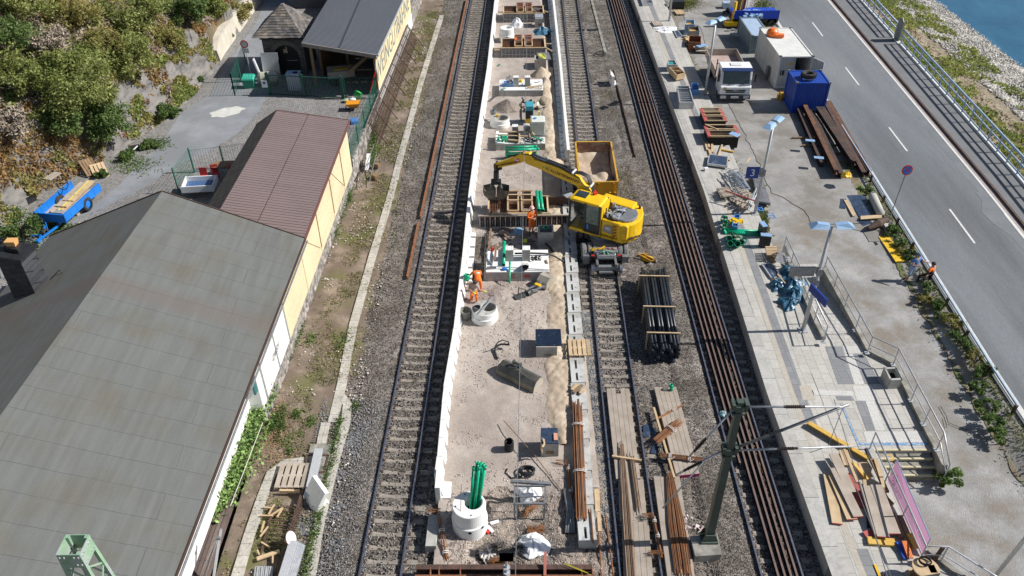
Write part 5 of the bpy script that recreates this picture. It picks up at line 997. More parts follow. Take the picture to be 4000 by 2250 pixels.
prof=[(-.42,.0),(-.36,.28),(-.18,.5),(.08,.56),(.3,.42),(.36,.2),(.3,.02)];arcprism(mb,V(cc.x,cc.y,.2),ang,2.05,prof,.03);mb.build('shell',mat('shaded_bucket_shell',(.09,.09,.075),(.2,.185,.15),1.2,.35,metal=.5),bk);R=Matrix.Rotation(ang,3,'Z')  # shell darker than its end plates: shade is put into the steel colour
for s in(-1,1):mb=MB();mb.hexa([V(cc.x,cc.y,.2)+R@V(s*1.035,u,z)for u,z in prof],[V(cc.x,cc.y,.2)+R@V(s*1.06,u*1.05,z*1.04)for u,z in prof]);mb.build('end_plate',M_buck,bk)
mb=MB()
for s in(-.18,.18):mb.hexa([V(cc.x,cc.y,.7)+R@V(s-.03-.2,y,0)for y in(-.1,.2)]+[V(cc.x,cc.y,.7)+R@V(s+.03-.2,y,0)for y in(.2,-.1)],[V(cc.x,cc.y,1.1)+R@V(s-.03-.2,y,0)for y in(0,.15)]+[V(cc.x,cc.y,1.1)+R@V(s+.03-.2,y,0)for y in(.15,0)])
mb.beam(V(cc.x,cc.y,1.)+R@V(-.45,.08,0),V(cc.x,cc.y,1.)+R@V(.05,.08,0),.09,.09);mb.box(V(cc.x,cc.y,.78)+R@V(-.2,0,0),(.55,.4,.1),ang);mb.tube([V(cc.x,cc.y,.8)+R@V(-.5,-.2,0),V(cc.x,cc.y,.95)+R@V(-.1,-.15,0),V(cc.x,cc.y,.75)+R@V(.5,-.2,0)],.035,8);mb.build('coupling',mat('dark_green_grey_steel',(.05,.06,.05),(.12,.13,.12),5,.5,metal=.3),bk)
mb=MB();mb.beam(V(cc.x,cc.y,.4)+R@V(-1.,.39,0),V(cc.x,cc.y,.4)+R@V(1.,.39,0),.05,.34);mb.build('cutting_edge',M_steel,bk)
gr=thing('clamshell_bucket','small excavator clamshell bucket lying open beside the gravel heap','bucket',at('B',1100,620,.2));mb=MB();c0=at('B',1080,610,.25);arcprism(mb,c0,.9,.7,[(-.3,.5),(-.35,.25),(-.2,.05),(.1,.0),(.3,.1)],.03);c1=at('B',1250,570,.25);arcprism(mb,c1,.8,.7,[(-.3,.1),(-.1,0),(.2,.05),(.35,.25),(.3,.55)],.03);mb.build('shell',M_buck,gr)
mb=MB();c2=at('B',990,540,.35)
for k in range(9):p=c2+V(random.uniform(-.25,.2),random.uniform(-.2,.2),random.uniform(0,.35));mb.tube([p,p+V(random.uniform(-.3,.3),random.uniform(-.25,.25),random.uniform(-.1,.2))],.06,8)
mb.tube([at('B',900,480,.3),at('B',905,830,.25)],.04,6);mb.build('rotator',M_black,gr)
g2_=thing('rotator_grab','hydraulic grab with curved grey shell lying on the gravel heap','grab',at('D',1150,750,.3));mb=MB();c0=at('D',1350,620,.3);arcprism(mb,c0,-.65,.62,[(-.35,.0),(-.3,.35),(-.05,.55),(.25,.5),(.45,.25),(.5,0)],.03);mb.build('shell',M_buck,g2_)
mb=MB();a,b=at('D',900,860,.35),at('D',1300,640,.55);mb.tube([a,a.lerp(b,.25),a.lerp(b,.3)],[.14,.14,.2],10);mb.tube([a.lerp(b,.45),a.lerp(b,.62)],.17,12);mb.box(a.lerp(b,.15)+Z*.05,(.6,.3,.25),math.atan2(b.y-a.y,b.x-a.x));mb.build('rotator',mat('olive_black_steel',(.06,.07,.065),(.14,.15,.14),4,.45,metal=.4),g2_)
mb=MB();mb.tube([a.lerp(b,.6)+V(.05,-.12,.12),b+V(.15,-.1,.05)],.055,8);mb.tube([a.lerp(b,.55)+V(-.05,.12,.15),b+V(0,.15,.1)],.055,8);mb.build('hydraulic_cylinder',M_railtop,g2_);mb=MB();mb.box(a.lerp(b,.85)+Z*.2,(.35,.16,.06),math.atan2(b.y-a.y,b.x-a.x)-1.2);mb.build('yellow_bracket',M_yel,g2_)
mb=MB();mb.tube([a.lerp(b,.1)+Z*.1,a.lerp(b,.2)+V(-.1,.2,.45),a.lerp(b,.4)+Z*.3],.03,6);mb.build('hydraulic_hose',M_black,g2_)
ib=thing('water_tank','white plastic water tank in a wire cage standing on the stacked foundation','water tank',at('B',1220,1130,.7));p=at('B',1215,1135,.7);w,d,h=1.0,1.05,1.0;c=V(p.x,p.y+d/2,.7)
mb=MB();mb.box(c+Z*(.12+h/2),(w-.06,d-.06,h));mb.build('tank',mat('translucent_white_plastic',(.62,.64,.56),(.7,.71,.66),2,.4),ib,bev=.05);mb=MB()
for k in range(7):z=.78+k*.17;mb.tube([c+V(-w/2,-d/2,z-.7),c+V(w/2,-d/2,z-.7),c+V(w/2,d/2,z-.7),c+V(-w/2,d/2,z-.7),c+V(-w/2,-d/2,z-.7)],.012,5)
for k in range(6):x=-w/2+k*w/5;mb.tube([c+V(x,-d/2,.08),c+V(x,-d/2,1.1)],.012,5);mb.tube([c+V(-w/2,-d/2+k*d/5,.08),c+V(-w/2,-d/2+k*d/5,1.1)],.012,5)
mb.build('wire_cage',M_steel,ib);mb=MB();mb.lathe(c+V(-.2,0,1.12),[(.12,0),(.12,.05),(0,.06)],16);mb.build('cap',M_bcrate,ib);mb=MB();mb.box(c+Z*.05,(w,d,.1));mb.build('pallet_base',M_steeld,ib)
pb=thing('site_cabinet','turquoise and black cabinet with yellow panel left of the water tank','cabinet',at('B',1050,900,.2));p=at('B',1045,900,.3);mb=MB();mb.box((p.x+.05,p.y+.55,.95),(.55,.9,1.4));mb.build('cabinet_body',mat('turquoise_plastic',(.06,.32,.4),rough=.4),pb,bev=.03);mb=MB();mb.box((p.x,p.y+.09,.85),(.5,.02,.9));mb.build('black_panel',M_black,pb);mb=MB();mb.box((p.x,p.y+.075,.5),(.5,.02,.4));mb.build('yellow_panel',M_yel,pb)
mb=MB();p=at('B',1235,690,1.9);mb.box(p,(.12,.12,.3));one(mb,'yellow_glove',mat('neon_yellow',(.7,.75,.05),rough=.6),'neon yellow glove on top of the water tank','glove')
def pallet(label,c,rot,z,m_=M_wood,nb=5,blocks=True,w=.8,l=1.2,tilt=None,face=False):
 t=thing('pallet',label,'pallet',c if len(c)==3 else(*c,z));R=Matrix.Rotation(rot,3,'Z')@(tilt or Matrix.Identity(3));c=V(c[0],c[1],z)
 def bx(name,lst):
  mb=MB()
  for(x,y,zz,a,b,h_)in lst:mb.hexa([c+R@V(x+i*a/2,y+j*b/2,zz-h_/2)for i,j in((-1,-1),(1,-1),(1,1),(-1,1))],[c+R@V(x+i*a/2,y+j*b/2,zz+h_/2)for i,j in((-1,-1),(1,-1),(1,1),(-1,1))])
  mb.build(name,m_,t)
 bx('deck_board',[(-w/2+.06+k*(w-.12)/(nb-1),0,.13,w/nb*.84,l,.022)for k in range(nb)]);bx('cross_board',[(0,y,.11,w,.12,.02)for y in(-l/2+.06,0,l/2-.06)]);bx('block',[(x,y,.055,.11,.12,.09)for x in(-w/2+.06,0,w/2-.06)for y in(-l/2+.06,0,l/2-.06)]);return t
p=at(22,505,1190-750*1.932+0,.42)if 0 else at(21,508,1185,.45);pallet('pale wooden pallet lying across the slotted concrete row',(p.x,p.y),.0,.43,M_wood,5,w=1.0,l=1.15)
for i,(a,b,lb)in enumerate(((('E',1285,1350),('E',1360,1270),'pale'),(('E',1310,1390),('E',1430,1280),'brown'),(('E',1400,1400),('E',1470,1330),'orange tinted'))):
 mb=MB();mb.beam(at(*a,.48+.03*i),at(*b,.48+.03*i),.16,.03);one(mb,'board_offcut',(M_wood,M_woodb,M_wood)[i],lb+' board offcut on the slotted concrete row','board')
for a,b,w_,lb in(((1230,-20,.35),(1180,250,.35),0,'left edge of the dug pit'),((360,1130,.4),(430,1230,.35),0,'middle of the dug pit'),((640,1090,.4),(650,1220,.35),0,'right edge of the dug pit'),((220,1090,.35),(190,1370,.35),0,'long left side of the dug pit')):
 if a[0]<1000:mb=MB();mb.beam(at('C',*a),at('C',*b),.1,.06);one(mb,'timber',M_woodb,'brown timber lying at the '+lb,'timber')
blob('blue_net',mat('blue_net',(.1,.3,.5),(.35,.5,.6),12,.7),'crumpled light blue net lying in the dug pit','net',at('C',560,1140,.22),.35,.1,3.3,20,.9);mb=MB();mb.lathe(at('C',650,1270,.25),[(0,.2),(.1,.14),(.1,0)],10);one(mb,'yellow_helmet',MATS['neon_yellow'],'yellow helmet in the dark pit beside the near foundation','helmet')
def bundle(name,label,a,b,n,w,r=.011,m_=M_rail2,tie=(),h=.09,spread=0.,grp=None,cat='rebar bundle',jit=.15):
 t=thing(name,label,cat,a,grp);mb=MB();a=V(a);b=V(b);d=(b-a).normalized();s=d.cross(Z).normalized()
 for k in range(n):
  u=random.uniform(-.5,.5);v=random.random()*h*(1-abs(u));ja=random.uniform(-jit,jit);jb=random.uniform(-jit,jit)
  mb.tube([a+d*ja+s*u*w+Z*v,(a+b)/2+s*u*w+Z*v,b+d*jb+s*u*w*(1+spread)+Z*v],r,5)
 mb.build('rods',m_,t)
 for q in tie:
  mb=MB();c=a.lerp(b,q)
  for j in(-.03,.04):mb.tube([c+d*j+s*w*.58*math.cos(x)+Z*(h*.5+(h*.7)*math.sin(x))for x in np.linspace(0,6.28,12)],.018,5)
  mb.tube([c,c+s*w*.4+d*.2+Z*.1,c+s*w*.7+d*.05+Z*.02],.02,5);mb.build('strap',M_strap,t)
 return t
bundle('rebar_bundle','long bundle of rusty bars lying on the slotted concrete row',at('F',1500,900,.46),at(22,490,150,.46),46,.44,.014,tie=(.36,.78),h=.16)
bundle('rebar_bundle','thin rusty bars beside the near end of the slotted row',at('F',1610,1125,.46),at('F',1585,830,.46),6,.07,.012)
bundle('rebar_bundle','bent rusty bars hanging left of the slotted row',at('F',1425,880,.1),at('F',1370,400,.3),9,.12,.012,tie=(.9,.45));wires('rebar_ends','orange bent bar ends spreading left of the slotted row',at('F',1310,380,.25),12,.55,M_rail2,-.1,.12)
mb=MB()
for k in range(5):mb.tube([at('F',1330+12*k,620,.2),at('F',1370+14*k,830,.25),at('F',1350+20*k,1040,.1)],.035,6)
one(mb,'black_conduits',M_steeld,'bundle of dark grey flexible conduits left of the rusty bars','conduits',smooth=True)
bundle('rebar_bundle','bent rusty bars with white strap at the left end beside the beam',at('F',230,1330,.1),at('F',160,870,.6),12,.18,.012,tie=(.65,.2));wires('rebar_ends','upper bent ends of the rusty bars at the left wall end',at('F',110,845,.65),14,.55,M_rail2,.05,.08)
mb=MB();q=[at('F',*p,.42)for p in((60,870),(155,870),(130,1165),(25,1165))];mb.slab(q[::-1],.55);one(mb,'concrete_block',M_conc,'grey concrete block lying at the left end of the site beside the track','block',bev=.02)
mb=MB();mb.box(at('F',140,1275,.05),(.25,.25,.02),.8);one(mb,'purple_card',mat('purple_card',(.4,.3,.6),rough=.7),'purple square of card on the ballast by the steel beam','card')
for i,(x,y,a,m_,lb)in enumerate(((683,943,.35,M_bag,'white strip of board right of the tall shaft'),(640,1005,-.9,M_bag,'pale strip of board near the red block'),(598,1020,-.6,M_redwh,'red block at the foot of the tall shaft'),(520,1042,.2,M_strap,'pinkish strip at the foot of the tall shaft'),(295,1045,1.2,M_bag,'white folded board left of the tall shaft'))):
 mb=MB();mb.box(at('F',x,y,.1),(.34,.13,.05),a);one(mb,'board_scrap',m_,lb,'scrap')
bm_=thing('steel_beam','rusty double steel beam across the near end of the site','steel beam',at('F',800,1400,0));
for dy in(0,.42):
 a,b=at('F',-60,1385,.35)+V(0,-dy,0),at('F',1600,1385,.35)+V(0,-dy,0);mb=MB();mb.beam(a+Z*.14,b+Z*.14,.2,.025);mb.beam(a-Z*.14,b-Z*.14,.2,.025);mb.beam(a,b,.02,.26);mb.build('girder',M_rust if dy else M_rustd,bm_)
mb=MB()
for x in(80,160,360,1150,1500,1600):p=at('F',x,1400,.36);mb.box(p+V(0,-.2,0),(.03,.5,.3))
mb.build('stiffener',M_rust,bm_)
mb=MB();mb.beam(at('F',1155,1449,.5),at('F',1160,1220,.8),.1,.1);one(mb,'red_post',M_redf,'reddish steel post standing at the steel beam','post')
ps=thing('laser_stand','steel post with round clamps and bluish plate at the steel beam','stand',at('F',795,1400,.3));mb=MB();p0=at('F',795,1430,.5);mb.tube([V(p0.x,p0.y,0),V(p0.x,p0.y,1.5)],.05,10);mb.build('post',M_steel,ps);mb=MB()
for z in(.5,.62,.9):mb=MB();mb.lathe((p0.x,p0.y,z),[(0,0),(.13,0),(.13,.03),(0,.03)],16);mb.build('clamp',M_steel,ps);mb=MB();mb.box((p0.x,p0.y,1.52),(.5,.3,.05));mb.box((p0.x,p0.y,1.58),(.2,.14,.08));mb.build('top_plate',M_brail,ps)
wires('yellow_rope','thin yellow rope over the right end of the steel beam',at('F',1440,1370,.55),2,1.0,mat('yellow_rope_',(.7,.6,.05),rough=.6),-.5,.1,.012,cat='rope')
mb=MB();mb.tube([V(gp(2062,-60,5.2)),V(gp(2012,2300,5.2))],.012,5);one(mb,'contact_wire',M_steeld,'thin overhead wire running above the middle of the site','wire')
# ================= between middle and right tracks =================
ps_=[at(21,1010,640,1.0),at(21,1150,650,1.0),at(21,1245,1245,1.0),at(21,1090,1170,1.0)]
pk=thing('black_pipe_stack','tall stack of long black pipes held by three pale timber frames','pipe stack',at(21,1080,1000,0))
A0=V((ps_[2].x+ps_[3].x)/2+.02,28.35,0);A1=V((ps_[0].x+ps_[1].x)/2,34.4,0);dd=(A1-A0).normalized();sd=V(dd.y,-dd.x,0)
meshes=0
for row in range(7):
 for k in range(9):
  u=(k-4)*.149+(.06 if row%2 else 0);z=.1+row*.145;e=random.uniform(-.25,.3);e2=random.uniform(-.25,.35)
  if row==6 and k in(2,5):continue
  w_=random.uniform(-.012,.012);mb=MB();a=A0+sd*(u+w_)+Z*z+dd*e;b=A1+sd*(u-w_)+Z*(z+.02*math.sin(k))+dd*e2
  mb.pipe(a,b,.075,.012,12);mb.build('black_pipe',M_pipeb,pk,smooth=True)
for q in(.13,.46,.88):
 c=A0.lerp(A1,q);mb=MB();mb.beam(c-sd*.82+Z*1.12,c+sd*.78+Z*1.12,.07,.06);mb.beam(c-sd*.78+Z*.0,c-sd*.78+Z*1.1,.07,.07,up=dd);mb.beam(c+sd*.76+Z*.0,c+sd*.76+Z*1.09,.07,.07,up=dd);mb.beam(c-sd*.76+Z*.04,c+sd*.72+Z*.04,.06,.06);mb.build('timber_frame',M_wood,pk)
yt=thing('yellow_trolley','small yellow rail trolley tipped on the ballast right of the excavator','trolley',at(21,1010,500,0));c=at(21,1010,500,.0);R_=.5;mb=MB()
for s in(-1,1):mb.beam(c+V(-.3,.12*0+s*.0,.25)+V(math.cos(R_)*0+s*.16,0,0),c+V(.3+s*.16,-.55,.2),.05,.12)
mb.beam(c+V(-.35,.1,.2),c+V(.1,.1,.22),.05,.1);mb.beam(c+V(.1,-.55,.18),c+V(.55,-.5,.18),.05,.1);mb.build('frame',M_yeld,yt);mb=MB();mb.box(c+V(.05,-.2,.12),(.5,.5,.06),-.5);mb.build('tray',M_yel,yt);mb=MB()
for p in((-.3,.15),(.5,-.5),(.15,-.75)):mb.pipe(c+V(*p,.12)+V(-.03,0,0),c+V(*p,.12)+V(.03,0,0),.1,.04,14)
mb.build('wheel',M_steel,yt)
def mat_(label,q,z,n,m_=M_woodg,red=None,ends=None):
 t=thing('timber_mat',label,'timber mat',q[0]);a,b,c,d=[V(p.x,p.y,z)for p in q]
 for k in range(n):
  u0,u1=k/n+.004,(k+1)/n-.004;e0=random.uniform(-.03,.03);ex_=(ends or{}).get(k,0)
  f=lambda p,r,u:p.lerp(r,u)
  A_,B_,C_,D_=f(a,b,u0),f(a,b,u1),f(d,c,u1),f(d,c,u0);v=(D_-A_).normalized();A_=A_+v*(e0+ex_);B_=B_+v*(e0+ex_)
  mb=MB();mb.slab([A_,D_,C_,B_][::1],.2)if False else mb.hexa([p-Z*.2 for p in(D_,C_,B_,A_)],[D_,C_,B_,A_]);pl=mb.build('plank',m_,t,bev=.006)
  if red:mb=MB();w=(C_-D_);mb.hexa([p-Z*.2 for p in(D_+v*.01,C_+v*.01,C_,D_)],[p+Z*.002 for p in(D_+v*.01,C_+v*.01,C_,D_)]);mb.build('painted_end',red,pl)
 return t
M_mag=mat('magenta_end_paint',(.35,.02,.12),(.25,.02,.1),4,.7)
mat_('weathered timber mat between the rails of the middle track, farthest',[at(22,712,32,.24),at(22,885,32,.24),at(22,970,712,.24),at(22,785,715,.24)],.24,5,ends={2:.35})
mat_('weathered timber mat between the rails of the middle track, under brown bars',[at(22,803,718,.24),at(22,992,716,.24),at(22,1020,1030,.24),at(22,815,1030,.24)],.24,4)
mat_('weathered timber mat between the rails at the bottom of the picture',[at(22,830,1034,.245),at(22,1030,1034,.245),at(22,1075,1560,.245),at(22,848,1560,.245)],.245,5)
mat_('pale timber mat with magenta painted ends right of the middle track',[at(22,1072,25,.22),at(22,1240,22,.22),at(22,1415,675,.22),at(22,1240,692,.22)],.22,5,red=M_mag,ends={2:.25})
mat_('timber mat under the wide spread of rusty bars beside the catenary mast',[at(22,1068,700,.24),at(22,1265,697,.24),at(22,1385,1480,.24),at(22,1175,1480,.24)],.24,4)
bundle('rebar_bundle','wide spread of rusty bars on the timber mat beside the mast foundation',at(22,1290,1420,.28),at(22,1190,710,.28),60,.62,.011,h=.12,spread=-.6,jit=.35)
bundle('rebar_bundle','brown bars running between the rails over three timber mats',at(22,900,1480,.3),at(22,830,470,.3),22,.34,.012,m_=mat('brown_bars',(.3,.2,.13),(.2,.14,.1),2,.85,island=.4),h=.08,spread=-.5,jit=.3)
bundle('rebar_bundle','short brown bars right of the long ones on the timber mats',at(22,960,950,.3),at(22,905,550,.3),16,.2,.012,m_=MATS['brown_bars'],h=.08,jit=.25)
bundle('rebar_bundle','short bundle of rusty bars lying across the pale timber mat near the magenta ends',at(22,1125,540,.3),at(22,1445,575,.3),40,.22,.01,tie=(.2,.65),h=.1)
bundle('rebar_bundle','slanted sheaf of rusty bars lying on the pale timber mat',at(22,1090,430,.35),at(22,1260,290,.35),46,.36,.01,h=.14,tie=(.6,))
bundle('rebar_bundle','thin rusty bars lying diagonally near the far end of the pale timber mat',at(22,1090,265,.3),at(22,1290,160,.3),7,.07,.012,tie=(.6,))
bundle('rebar_bundle','hooked rusty bars lying between the rail and the right timber mat',at(22,1125,1290,.25),at(22,1065,1000,.35),12,.12,.012,tie=(.45,.85));wires('rebar_ends','rusty hooked bar ends beside the middle rail, upper group',at(22,1025,1000,.35),16,.5,M_rail2,-.15,.12);wires('rebar_ends','rusty hooked bar ends beside the middle rail, lower group',at(22,1085,1275,.3),16,.6,M_rail2,-.1,.06)
bundle('rebar_bundle','thin brown bars lying outside the left rail at the bottom of the middle track',at(22,765,1440,.12),at(22,705,985,.12),7,.1,.012,h=.04);bundle('rebar_bundle','thin dark bars between the slotted row and the middle track at the bottom',at(22,675,1449,.08),at(22,655,1130,.08),6,.08,.012,h=.03)
mb=MB();a,b=at(22,1070,180,.3),at(22,1225,710,.3);mb.beam(a,b,.09,.1);one(mb,'timber',M_wood,'long squared timber along the left side of the pale timber mat','timber')
mb=MB();mb.beam(at(22,755,545,.33),at(22,978,578,.33),.08,.09);one(mb,'timber',M_wood,'pale squared timber across the mat between the middle rails','timber')
for i,(q,lb)in enumerate(((((620,790),(658,790),(668,960),(630,960)),'pale plywood strip between the slotted row and sleepers, upper'),(((640,965),(665,965),(680,1110),(650,1110)),'pale plywood strip between the slotted row and sleepers, lower'))):
 mb=MB();mb.slab([at(22,x,y,.12)for x,y in q][::-1],.03);one(mb,'plywood_strip',M_wood,lb,'board')
for i,(q,lb)in enumerate(((((990,305),(1060,312),(1035,400),(992,398)),'black sheet left of the pale timber mat'),(((1060,335),(1090,345),(1085,390),(1045,375)),'black sheet piece under the leaning timber'),(((1065,455),(1110,470),(1100,530),(1045,520)),'black sheet below the slanted rusty sheaf'))):
 mb=MB();mb.slab([at(22,x,y,.06)for x,y in q][::-1],.02);one(mb,'black_sheet',M_panel,lb,'sheet')
gpipe(at(22,1203,45,.25),at(22,1203,20,.42),.08,'green pipe socket standing on the end of the pale timber mat')
blob('plastic_bag',mat('turquoise_white_plastic',(.1,.5,.5),(.6,.65,.65),9,.5,lo=.45,hi=.55),'turquoise and white plastic bag caught on the left rail of the right track','bag',at(22,1590,235,.1),.18,.25,4.4,16)
def scraps(r,x0,x1,y0,y1,n,m_,name,label,z=.05,s=.14):
 mb=MB()
 for _ in range(n):
  p=at(r,random.uniform(x0,x1),random.uniform(y0,y1),z+random.random()*.04);q=[p+V(random.uniform(-s,s),random.uniform(-s,s),random.uniform(0,.05))for _ in range(4)];mb.quad(*q)
 return tag(one(mb,name,m_,label,'litter'),None,None,kind='stuff')
scraps(22,1390,1470,1070,1120,9,mat('pinkish_paper',(.75,.55,.55),(.8,.7,.7),4,.7),'paper_scraps','pinkish paper scraps beside the mast foundation',s=.12)
scraps(22,1300,1350,950,1130,9,MATS['pinkish_paper'],'paper_scraps','pinkish paper scraps along the edge of the rusty bars',z=.3,s=.1)
scraps(22,780,830,850,1090,5,M_brail,'paper_scraps','blue and white labels between the middle rails',.08,.06)
p=at(20,755,655,0);o=dup(we,V(p.x-.1,p.y+.4,.0),.1,'white L-shaped wall element standing alone on the ballast right of the middle track');
if 'group' in o:del o['group']
mb=MB();p=at(20,742,600,.6);mb.lathe((p.x,p.y+.4,.5),[(.0,.75),(.08,.6),(.13,.3),(.1,0)],12);one(mb,'rolled_bag',M_strap,'pale rolled bag standing behind the lone white wall element','bag')
def catenary():
 b=at(22,1478,1180,.3);t=thing('catenary_mast','dark green catenary mast with three bracket arms on a concrete block','catenary mast',(b.x,b.y,0))
 q=[at(22,*p,.42)for p in((1345,1145),(1550,1130),(1585,1285),(1380,1300))];mb=MB();mb.slab(q[::-1],.6);mb.build('concrete_base',M_concd,t,bev=.02)
 M_mg=mat('dark_green_mast',(.05,.075,.06),(.075,.1,.08),4,.5);h=7.65;mb=MB();mb.hexa([(b.x+x*.15,b.y+y*.14,.42)for x,y in((-1,-1),(1,-1),(1,1),(-1,1))],[(b.x+x*.105,b.y+y*.1,h)for x,y in((-1,-1),(1,-1),(1,1),(-1,1))]);mb.build('mast',M_mg,t)
 mb=MB();mb.box((b.x,b.y-.02,.47),(.62,.5,.08));
 for s in(-1,1):mb.hexa([(b.x-.3,b.y+s*.18-.02,.5),(b.x+.3,b.y+s*.18-.02,.5),(b.x+.3,b.y+s*.18+.02,.5),(b.x-.3,b.y+s*.18+.02,.5)],[(b.x-.18,b.y+s*.18-.02,.85),(b.x+.18,b.y+s*.18-.02,.85),(b.x+.18,b.y+s*.18+.02,.85),(b.x-.18,b.y+s*.18+.02,.85)])
 mb.build('foot_bracket',M_mg,t)
 for z in(7.45,5.4):mb=MB();mb.box((b.x,b.y,z),(.5,.3,.1));mb.box((b.x,b.y,z-.3),(.44,.28,.06));mb.box((b.x+.2,b.y,z+.02),(.1,.34,.3));mb.box((b.x-.2,b.y,z+.02),(.1,.34,.25));mb.build('clamp',M_mg,t)
 top=V(b.x,b.y,7.4)
 def arm(name,p,q,r,m_,ins=None):
  mb=MB();mb.tube([p,q],r,8);a=mb.build(name,m_,t,smooth=True)
  if ins is not None:
   mb=MB();c=V(p).lerp(V(q),ins);d=(V(q)-V(p)).normalized()
   for k in range(7):mb.tube([c+d*(k*.07),c+d*(k*.07+.03)],.06,10)
   mb.tube([c-d*.1,c+d*.6],.045,8);mb.build('insulator',mat('brown_insulator',(.03,.02,.018),rough=.3),a)
  return a
 S=M_steel
 e1=V(b.x+3.4,b.y+.1,7.25);arm('top_tube',top+V(.2,0,-.02),e1,.035,S,.42);lo=V(b.x+.25,b.y,5.45);arm('diagonal_tube',lo,e1+V(.15,0,.1),.05,M_steeld,.3);arm('lower_tube',V(b.x+.2,b.y,5.3),V(b.x+4.2,b.y+.1,5.35),.035,S,.38)
 l1=V(b.x-.2,b.y,7.2);arm('left_tube',l1,V(b.x-1.35,b.y-.1,5.1),.035,S,.62);arm('left_tube',V(b.x-.2,b.y,5.3),V(b.x-1.7,b.y-.2,4.3),.035,S,.5);arm('left_strut',V(b.x-.7,b.y-.05,5.0),V(b.x-2.0,b.y-.35,2.7),.03,S)
 mb=MB();mb.tube([e1,V(e1.x-.05,e1.y,5.35),V(e1.x-.6,e1.y,5.05)],.012,5);mb.build('dropper',M_steeld,t)
catenary()
for i,(a,b,z,lb)in enumerate((((3258,1560),(3480,2300),7.25,'overhead wire sloping down over the platform from the mast arm'),((3170,1460),(3500,2300),5.3,'second overhead wire above the platform planks'))):
 mb=MB();mb.tube([gp(*a,z),gp(*b,z)],.012,5);one(mb,'overhead_wire',M_steeld,lb,'wire')
lt=thing('lattice_tower','pale green riveted lattice tower rising at the lower left corner','tower',(-10.1,11.3,0));cx,cy,zt=-10.28,11.35,10.05;w=.225
M_lg=mat('pale_green_tower_paint',(.2,.36,.22),(.3,.44,.3),3,.55,patch=(.35,.4,.38),psc=2.5)
cor=[(-1,-1),(1,-1),(1,1),(-1,1)];wz=lambda z:w+(zt-z)*.035
for x,y in cor:mb=MB();mb.beam((cx+x*wz(0),cy+y*wz(0),0),(cx+x*w,cy+y*w,zt),.09,.09,up=V(0,1,0));mb.build('leg',M_lg,lt)
mb=MB()
for k in range(16):
 z0=zt-.55-k*.55;z1=z0-.55
 for i in range(4):
  a=cor[i];b=cor[(i+1)%4]
  if k%2:a,b=b,a
  mb.beam((cx+a[0]*wz(z0),cy+a[1]*wz(z0),z0),(cx+b[0]*wz(z1),cy+b[1]*wz(z1),z1),.05,.02,up=V(b[1]-a[1],a[0]-b[0],0))
mb.build('lattice_brace',M_lg,lt);mb=MB()
for i in range(4):
 a=cor[i];b=cor[(i+1)%4];mb.beam((cx+a[0]*(w+.045),cy+a[1]*(w+.045),zt-.25),(cx+b[0]*(w+.045),cy+b[1]*(w+.045),zt-.25),.02,.5)
mb.build('top_plate',M_lg,lt);mb=MB()
for i in range(4):
 a=cor[i];b=cor[(i+1)%4]
 for u in(.12,.3,.7,.88):
  for z in(.1,.38):p=V(cx+lerp(a[0],b[0],u)*(w+.06),cy+lerp(a[1],b[1],u)*(w+.06),zt-z);mb.lathe(p,[(0,.025),(.02,.015),(.025,-.02),(0,-.025)],6)
mb.build('rivets',M_steel,lt)['kind']='stuff'
# ================= left verge =================
M_tr=brickmat('cable_trough_lids',(.4,.375,.33),(.46,.435,.38),(.26,.245,.21),.5,.8,rot=math.pi/2,ms=.014,off=0,stain=.35,bump=.4,ssc=1.5)
tp=[gp(1725,60,.06),gp(1650,300,.06),gp(1562,620,.06),gp(1530,750,.06),gp(1455,1000,.06),gp(1380,1270,.06),gp(1335,1500,.06),gp(1300,1650,.06)]
def path_slab(pts,w,th):
 mb=MB();L=[]
 for i,p in enumerate(pts):
  d=(pts[min(i+1,len(pts)-1)]-pts[max(i-1,0)]);d.z=0;d.normalize();s=V(d.y,-d.x,0)*w/2;L.append((p-s,p+s))
 for(a,b),(c,d)in zip(L,L[1:]):mb.slab([a,b,d,c][::1],th)
 vs=[q for a,b in L for q in(a,b)];mb=MB();n=len(L);vs2=[q-Z*th for q in vs];mb.add(vs+vs2,[(2*i,2*i+2,2*i+3,2*i+1)for i in range(n-1)]+[(2*i,2*n+2*i,2*n+2*i+2,2*i+2)for i in range(n-1)]+[(2*i+1,2*i+3,2*n+2*i+3,2*n+2*i+1)for i in range(n-1)]+[(0,1,2*n+1,2*n),(2*n-2,4*n-2,4*n-1,2*n-1)]);return mb
one(path_slab([p+Z*.03 for p in tp],.42,.14),'cable_trough',M_tr,'long straight concrete cable trough left of the left railway track','cable trough')
one(path_slab([at('N',900,0,.1),at('N',870,130,.1),at('N',855,215,.1)],.4,.15),'cable_trough',M_tr,'short branch of the cable trough leading to the concrete pit','cable trough');one(path_slab([at(12,640,90,.09),at(12,690,150,.09),at('N',1080,30,.09),at('N',990,330,.09),at('N',915,640,.09),at('N',840,930,.09),at('N',750,1449,.09)],.4,.14),'cable_trough',M_tr,'cable trough running on past the tilted white wall element','cable trough')
one(path_slab([at('N',700,360,.1),at('N',510,385,.1),at('N',385,480,.1),at('N',300,700,.1),at('N',180,1050,.1),at('N',60,1449,.1),at('N',0,1600,.1)],.42,.14),'cable_trough',M_tr,'cable trough bending down to the lower left beside the pallet','cable trough')
pit=thing('concrete_pit','old concrete cable pit with rusty framed cover under the silver plank','pit',at('N',830,400,0));mb=MB();mb.slab([at('N',*p,.15)for p in((705,290),(945,295),(890,490),(700,490))][::-1],.3);mb.slab([at('N',*p,.14)for p in((760,205),(950,200),(935,292),(735,292))][::-1],.3);mb.slab([at('N',*p,.14)for p in((790,492),(880,492),(855,600),(760,600))][::-1],.3);mb.build('pit_body',M_concd,pit)
mb=MB();q=[at('N',*p,.17)for p in((720,305),(925,308),(885,470),(715,470))]
